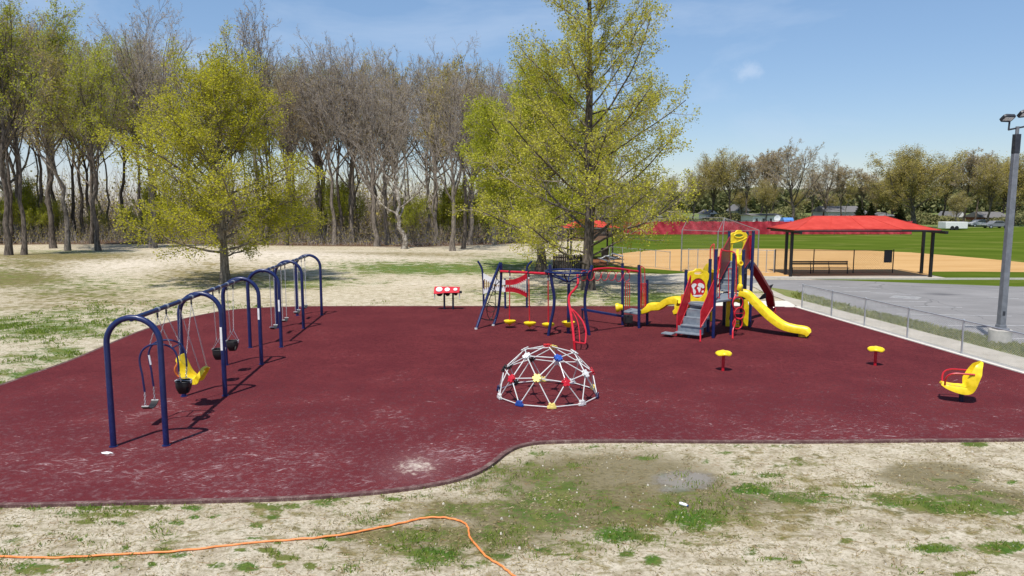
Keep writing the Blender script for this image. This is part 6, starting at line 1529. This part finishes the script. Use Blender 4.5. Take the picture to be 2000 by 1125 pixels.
def backstop():
    c = G(1400, 531); root = thing('backstop', c, 'tall chain link backstop with a sloping hood behind the play tower', 'backstop')
    A = G(1330, 530); B = G(1400, 531); C_ = G(1479, 531)
    zt = V(1479, 449.5, C_.y).z; z2 = V(1400, 452, B.y).z; pk = V(1415, 425.5, B.y + 3.2); pl = V(1345, 424, A.y + 3.0)
    At, Bt, Ct = A + Z3 * zt, B + Z3 * z2, C_ + Z3 * zt
    for p, t in ((A, At), (B, Bt), (C_, Ct)): MB().tube([p, t], 0.045, 8).build('post', M['meshgrey'], root)
    p2 = B + Vector((0.35, 0, 0)); MB().tube([p2, p2 + Z3 * z2], 0.03, 8).build('post', M['meshgrey'], root)
    mb = MB()
    for a, b in ((Bt, pk), (Bt + Vector((.35, 0, 0)), pk), (Ct, pk), (At, Bt), (Bt, Ct), (At, pl), (pl, pk), (A + Z3 * 1.6, B + Z3 * 1.6), (B + Z3 * 1.6, C_ + Z3 * 1.6)): mb.tube([a, b], 0.022, 6)
    mb.build('frame_pipe', M['meshgrey'], root)
    vs, fs = [], []
    def net(P00, P10, P11, P01, n, m):
        for i in range(n + 1):
            s = i / n; a = P00.lerp(P10, s); b = P01.lerp(P11, s); seg(a, b)
        for i in range(m + 1):
            s = i / m; a = P00.lerp(P01, s); b = P10.lerp(P11, s); seg(a, b)
    def seg(a, b):
        t = (b - a).normalized(); u_ = t.orthogonal().normalized() * 0.0012; w_ = t.cross(u_); k = len(vs)
        for q in (a, b): vs.extend([q + u_, q + w_, q - u_, q - w_])
        for j in range(4): fs.append((k + j, k + (j + 1) % 4, k + 4 + (j + 1) % 4, k + 4 + j))
    net(A, B, Bt, At, 26, 30); net(B, C_, Ct, Bt, 30, 30); net(At, Bt, pk, pl, 26, 30); net(Bt, Ct, pk, pk, 30, 26)
    link_mesh('netting', np.array([tuple(v) for v in vs]), np.array(fs), M['meshgrey'], root, None, None, False, None)
backstop()
# ------------------------------------------------------------------ red canopy, bench
def canopy():
    posts = [G(1533.5, 537), G(1543.5, 541), G(1799, 535), G(1816.5, 542)]
    Yn, Yf = posts[1].y - 1.1, posts[0].y + 2.6
    xl, xr = V(1553, 450, Yn).x, V(1838, 452, Yn).x; ze = V(1650, 449.5, Yn).z
    root = thing('canopy_shelter', posts[1], 'long red fabric canopy on black posts over the players bench', 'shelter')
    for p in posts: MB().box((p.x, p.y, 1.5), (0.17, 0.17, 3.0)).build('post', M['darkmetal'], root, bevel=0.01)
    for x in ((posts[0].x + posts[1].x) / 2, (posts[2].x + posts[3].x) / 2):
        mb = MB(); mb.sweep([Vector((x, Yn - 0.1, ze - 0.16)), Vector((x, (Yn + Yf) / 2, ze - 0.12)), Vector((x, Yf + 0.1, ze - 0.16))], [(-0.09, -0.09), (-0.09, 0.09), (0.09, 0.09), (0.09, -0.09)], side=(1, 0, 0))
        mb.build('cross_beam', M['darkmetal'], root)
    mb = MB()
    for y in (Yn, Yf): mb.tube([(xl - .05, y, ze - 0.06), (xr + .05, y, ze - 0.06)], 0.06, 6)
    mb.build('eave_tube', M['darkmetal'], root)
    zr = V(1650, 421.5, (Yn + Yf) / 2).z; ym = (Yn + Yf) / 2; rl = V(1590, 421, ym).x; rr = V(1727, 421, ym).x
    N, K = 24, 10; vs = []; fs = []
    # concave hipped surface: u along, v from near eave over the ridge to the far eave
    for i in range(N + 1):
        s = i / N
        for j in range(K + 1):
            t = j / K; hgt = 1 - abs(2 * t - 1)
            x0, x1 = xl + (rl - xl) * hgt, xr + (rr - xr) * hgt
            x = x0 + (x1 - x0) * s; y = Yn + (Yf - Yn) * t
            prof = hgt ** 1.12; ends = 0.10 * math.sin(math.pi * s) * (1 - hgt)
            vs.append(Vector((x, y + (0.28 * math.sin(math.pi * s) * (1 - hgt)) * (1 if t < .5 else -1), ze + (zr - ze) * prof + 0.07 * math.sin(math.pi * s) * (1 - hgt) * 1.0)))
    for i in range(N):
        for j in range(K): fs.append((i * (K + 1) + j, (i + 1) * (K + 1) + j, (i + 1) * (K + 1) + j + 1, i * (K + 1) + j + 1))
    rbm = MB()
    for i in (0, 6, 12, 18, 24):
        rbm.tube([vs[i * (K + 1) + j] + Z3 * 0.012 for j in range(K + 1)], 0.014, 5)
    rbm.build('fabric_seam', M['canopy'], root)
    # hip ends
    for e in (0, N):
        base = len(vs); c0 = [e * (K + 1) + j for j in range(K + 1)]
        m = K // 2
        for j in range(m):
            a, b = c0[j], c0[j + 1]; c, d = c0[K - j - 1], c0[K - j]
            fs.append((a, b, c, d) if b != c else (a, b, d))
    mb = MB().add(vs, fs); o = mb.build('fabric_roof', M['canopy'], root, ang=0.35)
    sm = o.modifiers.new('cloth', 'SOLIDIFY'); sm.thickness = 0.02
canopy()
def bench(a, b, zs, label, name='players_bench', mat='darkmetal'):
    d = (b - a); L_ = d.length; d.normalize(); n = Vector((-d.y, d.x, 0)); c = (a + b) / 2
    root = thing(name, c, label, 'bench')
    MB().box(c + Z3 * zs, (L_, 0.28, 0.045), ax=d).build('seat', M[mat], root, bevel=0.006)
    for z in (0.28, 0.42): MB().box(c + Z3 * (zs + z) - n * -0.18, (L_, 0.03, 0.11), ax=d).build('backrest_plank', M[mat], root, bevel=0.004)
    for t in (-.48, -.16, .16, .48):
        q = c + d * L_ * t; mb = MB(); mb.tube([q, q + Z3 * zs], 0.035, 6); mb.tube([q + Z3 * (zs - .04), q + n * 0.2 + Z3 * (zs + .48)], 0.025, 6); mb.build('leg', M[mat], root)
bench(G(1545, 535), G(1657, 535), 0.42, 'long dark bench with plank backrest under the red canopy')
# ------------------------------------------------------------------ light pole
def light_pole():
    b = G(1952, 671); root = thing('light_pole', b, 'square grey light pole on a concrete base with two floodlights', 'light pole')
    MB().tube([b - Z3 * 0.1, b + Z3 * 0.50, b + Z3 * 0.52], [0.36, 0.36, 0.33], 24).build('concrete_base', M['concrete'], root, bevel=0.01)
    mb = MB(); mb.box(b + Z3 * 0.545, (0.40, 0.40, 0.04)); mb.box(b + Z3 * 0.62, (0.25, 0.25, 0.12)); mb.build('base_plate', M['polegrey'], root, bevel=0.01)
    for sx in (-1, 1):
        for sy in (-1, 1): MB().tube([b + Vector((sx * .16, sy * .16, .56)), b + Vector((sx * .16, sy * .16, .60))], .018, 6).build('bolt', M['galv'], root)
    MB().box(b + Vector((0, -.102, 1.1)), (.09, .012, .16)).build('hand_hole_cover', M['headgrey'], root)
    zt = V(1970, 262, b.y).z; zm = V(1968, 300, b.y).z; hw0, hw1 = 0.135, 0.105
    sec = lambda w: [(-w, -w), (-w, w), (w, w), (w, -w)]
    mb = MB(); mb.sweep([b + Z3 * 0.56, b + Z3 * zm], lambda i: sec(0.105 if i == 0 else 0.09), side=(1, 0, 0)); mb.build('shaft', M['polegrey'], root, bevel=0.012)
    mb = MB(); mb.sweep([b + Z3 * zm, b + Z3 * zt], lambda i: sec(0.094), side=(1, 0, 0)); mb.build('shaft_top', M['headgrey'], root, bevel=0.012)
    Y = b.y; k = V(1970, 262, Y); X = b.x
    dxp = lambda px, py: Vector((X + (V(px, py, Y).x - V(1972.5, py, Y).x), Y, V(px, py, Y).z))
    mb = MB(); mb.tube([Vector((X, Y, zt)), dxp(1972.5, 247)], 0.06, 10); mb.build('tenon', M['polegrey'], root)
    mb = MB(); mb.tube([dxp(1955, 253.5), dxp(1972.5, 250), dxp(1992, 246)], 0.03, 8); mb.tube([dxp(1955.5, 254), dxp(1956, 237)], 0.03, 8); mb.tube([dxp(1991.5, 247), dxp(1992.5, 228)], 0.03, 8); mb.build('cross_arm', M['headgrey'], root)
    for (px, py, yaw, lab) in ((1951.5, 230.5, 0.25, 'l'), (1985, 221.5, 0.15, 'r')):
        c = dxp(px, py); ax = Vector((1, yaw, 0.12 if lab == 'r' else 0.0)).normalized(); nn = Vector((0.1, -0.62, -0.78)).normalized()
        ay = nn.cross(ax).normalized(); mb = MB()
        mb.plate(c, ax, ay, [(-.24, -.10), (-.17, -.15), (.2, -.15), (.24, -.08), (.24, .08), (.2, .15), (-.17, .15), (-.24, .10)], th=0.09)
        o = mb.build('floodlight', M['headgrey'], root, bevel=0.012)
        off = ax.cross(ay).normalized(); 
        if off.z > 0: off = -off
        MB().plate(c + off * 0.05, ax, ay, [(-.18, -.07), (.18, -.07), (.18, .09), (-.18, .09)], th=0.01).build('lens', M['lens'], o)
light_pole()
# ------------------------------------------------------------------ things behind the tall tree
def kiosk():
    Y = G(1150, 506).y; c = G(1150, 506); root = thing('picnic_shelter', c, 'small shelter with a peaked salmon red fabric roof behind the tallest tree', 'shelter')
    xl, xr = V(1097, 445, Y).x, V(1207, 445, Y).x; ze = V(1150, 445, Y - 2).z; zp = V(1150, 424, Y).z; w = (xr - xl) / 2; cx = (xl + xr) / 2
    n = 8; vs = [Vector((cx, Y, zp))]
    vs += [Vector((cx - w, Y - 2.2, ze)), Vector((cx, Y - 2.0, ze + .08)), Vector((cx + w, Y - 2.2, ze)), Vector((cx + w * .94, Y, ze + .08)), Vector((cx + w, Y + 2.2, ze)), Vector((cx, Y + 2.0, ze + .08)), Vector((cx - w, Y + 2.2, ze)), Vector((cx - w * .94, Y, ze + .08))]
    o = MB().add(vs, [(0, i, i % 8 + 1) for i in range(1, 9)]).build('fabric_roof', M['canopy'], root, smooth=False); s_ = o.modifiers.new('cloth', 'SOLIDIFY'); s_.thickness = 0.03
    for sx in (-1, 1):
        for sy in (-1, 1):
            p = Vector((cx + sx * w * .72, Y + sy * 1.7, 0)); MB().box(p + Z3 * (ze / 2), (0.14, 0.14, ze)).build('post', M['darkmetal'], root)
    MB().tube([(cx - w, Y - 2.2, ze - .08), (cx + w, Y - 2.2, ze - .08)], 0.07, 6).build('eave_tube', M['darkmetal'], root)
kiosk()
def board_fence(a, b, h, label, mat='darkwood'):
    d = b - a; L_ = d.length; d.normalize(); root = thing('board_fence', a, label, 'fence', 'dark board fences'); n = int(L_ / 0.13); rs = random.Random(int(a.x * 7)); mb = MB()
    for i in range(n):
        hh = h * rs.uniform(.97, 1.03); mb.box(a + d * (i + .5) * L_ / n + Z3 * hh / 2, (0.115, 0.02, hh), ax=d)
    mb.build('boards', M[mat], root)
    for i in range(int(L_ / 2) + 1): 
        q = a + d * min(L_, i * 2.0) + Vector((0, .08, 0)); MB().box(q + Z3 * (h / 2), (0.1, 0.1, h)).build('post', M[mat], root)
    MB().box((a + b) / 2 + Vector((0, .05, h * .8)), (L_, 0.04, 0.09), ax=d).build('rail', M[mat], root)
board_fence(G(1081, 527), G(1152, 527), 1.15, 'dark vertical board fence behind the ring spinner')
board_fence(G(1195, 459.5), G(1217, 459.5), 2.0, 'grey board fence at the left end of the red cloth fence')
def trash_bin():
    p = G(1181, 508); root = thing('trash_bin', p, 'black lidded wheeled bin beside the clay infield', 'trash bin')
    mb = MB(); mb.sweep([p + Z3 * 0.08, p + Z3 * 0.95], lambda i: [(-w_, -w_) for w_ in ()] or ([(-.25, -.25), (-.25, .25), (.25, .25), (.25, -.25)] if i == 0 else [(-.31, -.32), (-.31, .32), (.31, .32), (.31, -.32)]), side=(1, 0, 0)); mb.build('bin_body', M['black'], root, bevel=0.02)
    mb = MB(); mb.sweep([p + Z3 * 0.95, p + Z3 * 1.06], lambda i: [(-.34, -.36), (-.34, .34), (.34, .34), (.34, -.36)] if i == 0 else [(-.28, -.28), (-.28, .3), (.28, .3), (.28, -.28)], side=(1, 0, 0)); mb.build('lid', M['black'], root, bevel=0.02)
    for s in (-1, 1): MB().tube([p + Vector((s * .24, .2, .12)), p + Vector((s * .3, .2, .12))], 0.12, 14).build('wheel', M['headgrey'], root)
trash_bin()
def bleacher():
    a = G(1170, 512); b = G(1189, 519); d = b - a; L_ = d.length; d.normalize(); n = Vector((-d.y, d.x, 0)); c = (a + b) / 2
    root = thing('bleacher', c, 'low aluminium bleacher standing in front of the black bin', 'bleacher')
    for i in range(3):
        MB().box(c + n * (i * .55) + Z3 * (0.35 + .2 * i), (L_, .25, .04), ax=d).build('plank', M['galv'], root)
    for t in (-.4, .4):
        q = c + d * L_ * t; mb = MB(); mb.tube([q, q + n * 1.3], .03, 6); mb.tube([q, q + Z3 * .34], .03, 6); mb.tube([q + n * 1.2, q + n * 1.2 + Z3 * .75], .03, 6); mb.tube([q + Z3 * .34, q + n * 1.2 + Z3 * .75], .03, 6); mb.build('frame', M['galv'], root)
bleacher()
sheet('brown_clay_patch', [tuple(G(x, y)[:2]) for x, y in ((1152, 506), (1172, 505), (1192, 518), (1186, 521), (1156, 518))], 0.033, paint('brown_clay', (0.2, 0.075, 0.03, 1), 0.95))
# ------------------------------------------------------------------ houses and vehicles far away
def house(px0, px1, py_eave, py_top, Y, label, wall='housewhite', depth=8.0, gable_front=False, base=0.0, roofm='roof', wins=4, name='house'):
    x0, x1 = V(px0, 440, Y).x, V(px1, 440, Y).x; ze, zr = V(1500, py_eave, Y).z, V(1500, py_top, Y).z
    root = thing(name, ((x0 + x1) / 2, Y, base), label, 'house'); cx = (x0 + x1) / 2; w = x1 - x0
    MB().box((cx, Y + depth / 2, ze / 2), (w, depth, ze)).build('wall', M[wall], root)
    o = 0.4
    if gable_front:
        vs = [(x0 - o, Y - o, ze - .05), (x1 + o, Y - o, ze - .05), (cx, Y - o, zr), (x0 - o, Y + depth + o, ze - .05), (x1 + o, Y + depth + o, ze - .05), (cx, Y + depth + o, zr)]
        MB().add(vs, [(0, 2, 5, 3), (2, 1, 4, 5), (0, 3, 4, 1), (3, 5, 4), (0, 1, 2)]).build('roof', M[roofm], root, smooth=False)
        MB().add([(x0 + .1, Y - o - .02, ze), (x1 - .1, Y - o - .02, ze), (cx, Y - o - .02, zr - .18)], [(0, 1, 2)]).build('gable', M[wall], root, smooth=False)
    else:
        vs = [(x0 - o, Y - o, ze), (x1 + o, Y - o, ze), (x1 + o, Y + depth + o, ze), (x0 - o, Y + depth + o, ze), (x0 - o, Y + depth / 2, zr), (x1 + o, Y + depth / 2, zr)]
        MB().add(vs, [(0, 1, 5, 4), (2, 3, 4, 5), (0, 4, 3), (1, 2, 5), (0, 3, 2, 1)]).build('roof', M[roofm], root, smooth=False)
    for i in range(wins):
        x = x0 + w * (i + .5) / wins; f = MB().box((x, Y - .04, ze * .58), (w / wins * .42, .08, ze * .38)).build('window', M['white'], root)
        MB().box((x, Y - .09, ze * .58), (w / wins * .34, .03, ze * .30)).build('pane', M['glass'], f)
    return root
house(1616, 1688, 414, 402.5, 158, 'grey-white house with a long grey roof above the red canopy', 'housewhite', wins=5)
house(1692, 1756, 422, 415, 152, 'low house with a wide dark gable roof above the right half of the canopy', 'housegrey', gable_front=True, wins=2)
house(1470, 1526, 421, 417.5, 150, 'low white building with a flat roof beyond the red fence', 'housewhite', wins=4)
house(1196, 1232, 412, 392, 150, 'white two storey house glimpsed through the tallest tree', 'housewhite', gable_front=True, wins=2)
house(1236, 1290, 424, 417, 140, 'low white house beyond the red fence, behind the tallest tree', 'housewhite', wins=4)
house(1440, 1462, 412, 399, 172, 'pale house behind the airy tree above the backstop', 'housegrey', gable_front=True, wins=2)
house(1382, 1402, 418, 410, 165, 'small white house left of the airy tree', 'housewhite', gable_front=True, wins=2)
house(1925, 1970, 425, 414, 165, 'red brick house behind the light pole', 'brick', wins=3)
house(1868, 1884, 424, 413, 175, 'small pale house above the white trailer', 'housewhite', gable_front=True, wins=1)
def trailer():
    Y = 128; a = V(1847, 446, Y); b = V(1890, 446, Y); zt = V(1868, 433.5, Y).z; c = Vector(((a.x + b.x) / 2, Y, 0))
    root = thing('white_trailer', c, 'plain white box trailer at the edge of the ball field', 'trailer')
    w = b.x - a.x
    MB().box((c.x, Y + 1.2, (zt + .3) / 2), (w, 2.4, zt - .3)).build('box', M['housewhite'], root, bevel=.05)
    MB().box((c.x, Y + 1.2, .42), (w * .96, 2.2, .12)).build('chassis', M['headgrey'], root)
    for s in (-.2, .0): MB().tube([(c.x + w * s, Y - .02, .4), (c.x + w * s, Y + .25, .4)], .38, 14).build('wheel', M['black'], root)
trailer()
def car(px, Y, label, mat):
    c = V(px, 440, Y); c.z = 0; root = thing('parked_car', c, label, 'car')
    L_, W_ = 4.5, 1.8
    prof = [(-2.2, .35), (-2.25, .75), (-1.9, .92), (-1.1, 1.0), (-.6, 1.42), (.8, 1.45), (1.5, 1.02), (2.1, .92), (2.25, .7), (2.2, .35)]
    MB().plate(c, (1, 0, 0), Z3, prof, th=W_).build('body', M[mat], root, bevel=.06)
    MB().plate(c, (1, 0, 0), Z3, [(-1.0, 1.02), (-.55, 1.36), (.75, 1.38), (1.35, 1.03)], th=W_ + .03).build('side_window', M['glass'], root)
    for x in (-1.4, 1.4):
        for s in (-1, 1):
            t_ = MB().tube([c + Vector((x, s * .78, .33)), c + Vector((x, s * .93, .33))], .33, 18).build('tyre', M['black'], root); MB().tube([c + Vector((x, s * .9, .33)), c + Vector((x, s * .945, .33))], .19, 14).build('rim', M['galv'], t_)
    MB().box(c + Vector((-2.24, 0, .68)), (.05, 1.4, .12)).build('headlight', M['lens'], root)
car(1944, 138, 'silver car parked in front of the brick house beside the light pole', 'polegrey')
car(1912, 146, 'pale grey car parked left of the light pole beyond the field', 'housegrey')
p = V(1518, 427, 130); root = thing('satellite_dish', (p.x, 130, 0), 'round white dish by the low white building beyond the red fence', 'satellite dish')
MB().lathe(p, [(.02, 0), (.3, .03), (.6, .12), (.62, .14), (.3, .06), (.02, .03)], 24, axis=(0, -1, .1)).build('dish', M['white'], root); MB().tube([Vector((p.x, 130.1, 0)), Vector((p.x, 130.1, p.z))], .05, 8).build('mast', M['galv'], root)
p = V(1541, 428, 128); root = thing('tarp_cover', (p.x, 128, 0), 'blue tarpaulin over a frame right of the white dish', 'tarp')
mb = MB(); mb.sweep([Vector((p.x - 0.9, 129, 0)), Vector((p.x + 0.9, 129, 0))], [(-1.2, 0), (-1.15, p.z * .8), (-.5, p.z + .25), (.5, p.z + .25), (1.15, p.z * .8), (1.2, 0)]); mb.build('tarp', M['tarp'], root)
# ------------------------------------------------------------------ hose, litter on the lawn and rubber
hp = [(-60, 1086), (0, 1087), (100, 1088), (200, 1085), (300, 1079), (400, 1070), (500, 1060), (600, 1051), (680, 1042), (740, 1031), (790, 1019), (830, 1012), (870, 1011), (900, 1017), (913, 1031), (920, 1050), (935, 1072), (955, 1090), (980, 1105), (1003, 1124), (1030, 1150)]
hpp = smooth_path([G(x, y, 0.022) for x, y in hp], 14); rsn = random.Random(8); wob = 0.0
hpp = [q_ + Vector((0.003 * math.sin(i * .9) + 0.010 * math.sin(i * .23 + 1), 0.004 * math.sin(i * .61) + 0.014 * math.sin(i * .17), 0.003 * math.sin(i * .8))) for i, q_ in enumerate(hpp)]
mb = MB(); mb.tube(hpp, 0.0155, 10); tag(mb.build('garden_hose', M['hose'], None, G(0, 1087)), 'orange hose lying across the sandy lawn in front of the rubber surface', 'hose')
p = G(1335, 985, 0.035); root = thing('plastic_bottle', (p.x, p.y, 0), 'crushed white plastic bottle lying by the puddle', 'bottle')
ax = Vector((0.75, -0.65, 0)); MB().lathe(p - ax * .07, [(.022, 0), (.028, .02), (.025, .06), (.029, .09), (.022, .12), (.012, .14)], 16, axis=ax).build('bottle_body', M['paper'], root)
MB().lathe(p + ax * .07, [(.013, 0), (.013, .015)], 12, axis=ax).build('cap', M['blue'], root)
p = GE(209, 886); rs = random.Random(2); n = 11; vs = [p + Vector((math.cos(a) * .11 * rs.uniform(.6, 1.2), math.sin(a) * .055 * rs.uniform(.6, 1.2), rs.uniform(.006, .03))) for a in [2 * math.pi * i / n for i in range(n)]] + [p + Z3 * .045]
mb = MB().add(vs, [(i, (i + 1) % n, n) for i in range(n)]); o = mb.build('paper_scrap', M['paper'], None, p, smooth=False); o.modifiers.new('t', 'SOLIDIFY').thickness = .003
tag(o, 'crumpled white paper scrap on the rubber beside the nearest swing leg', 'paper scrap')
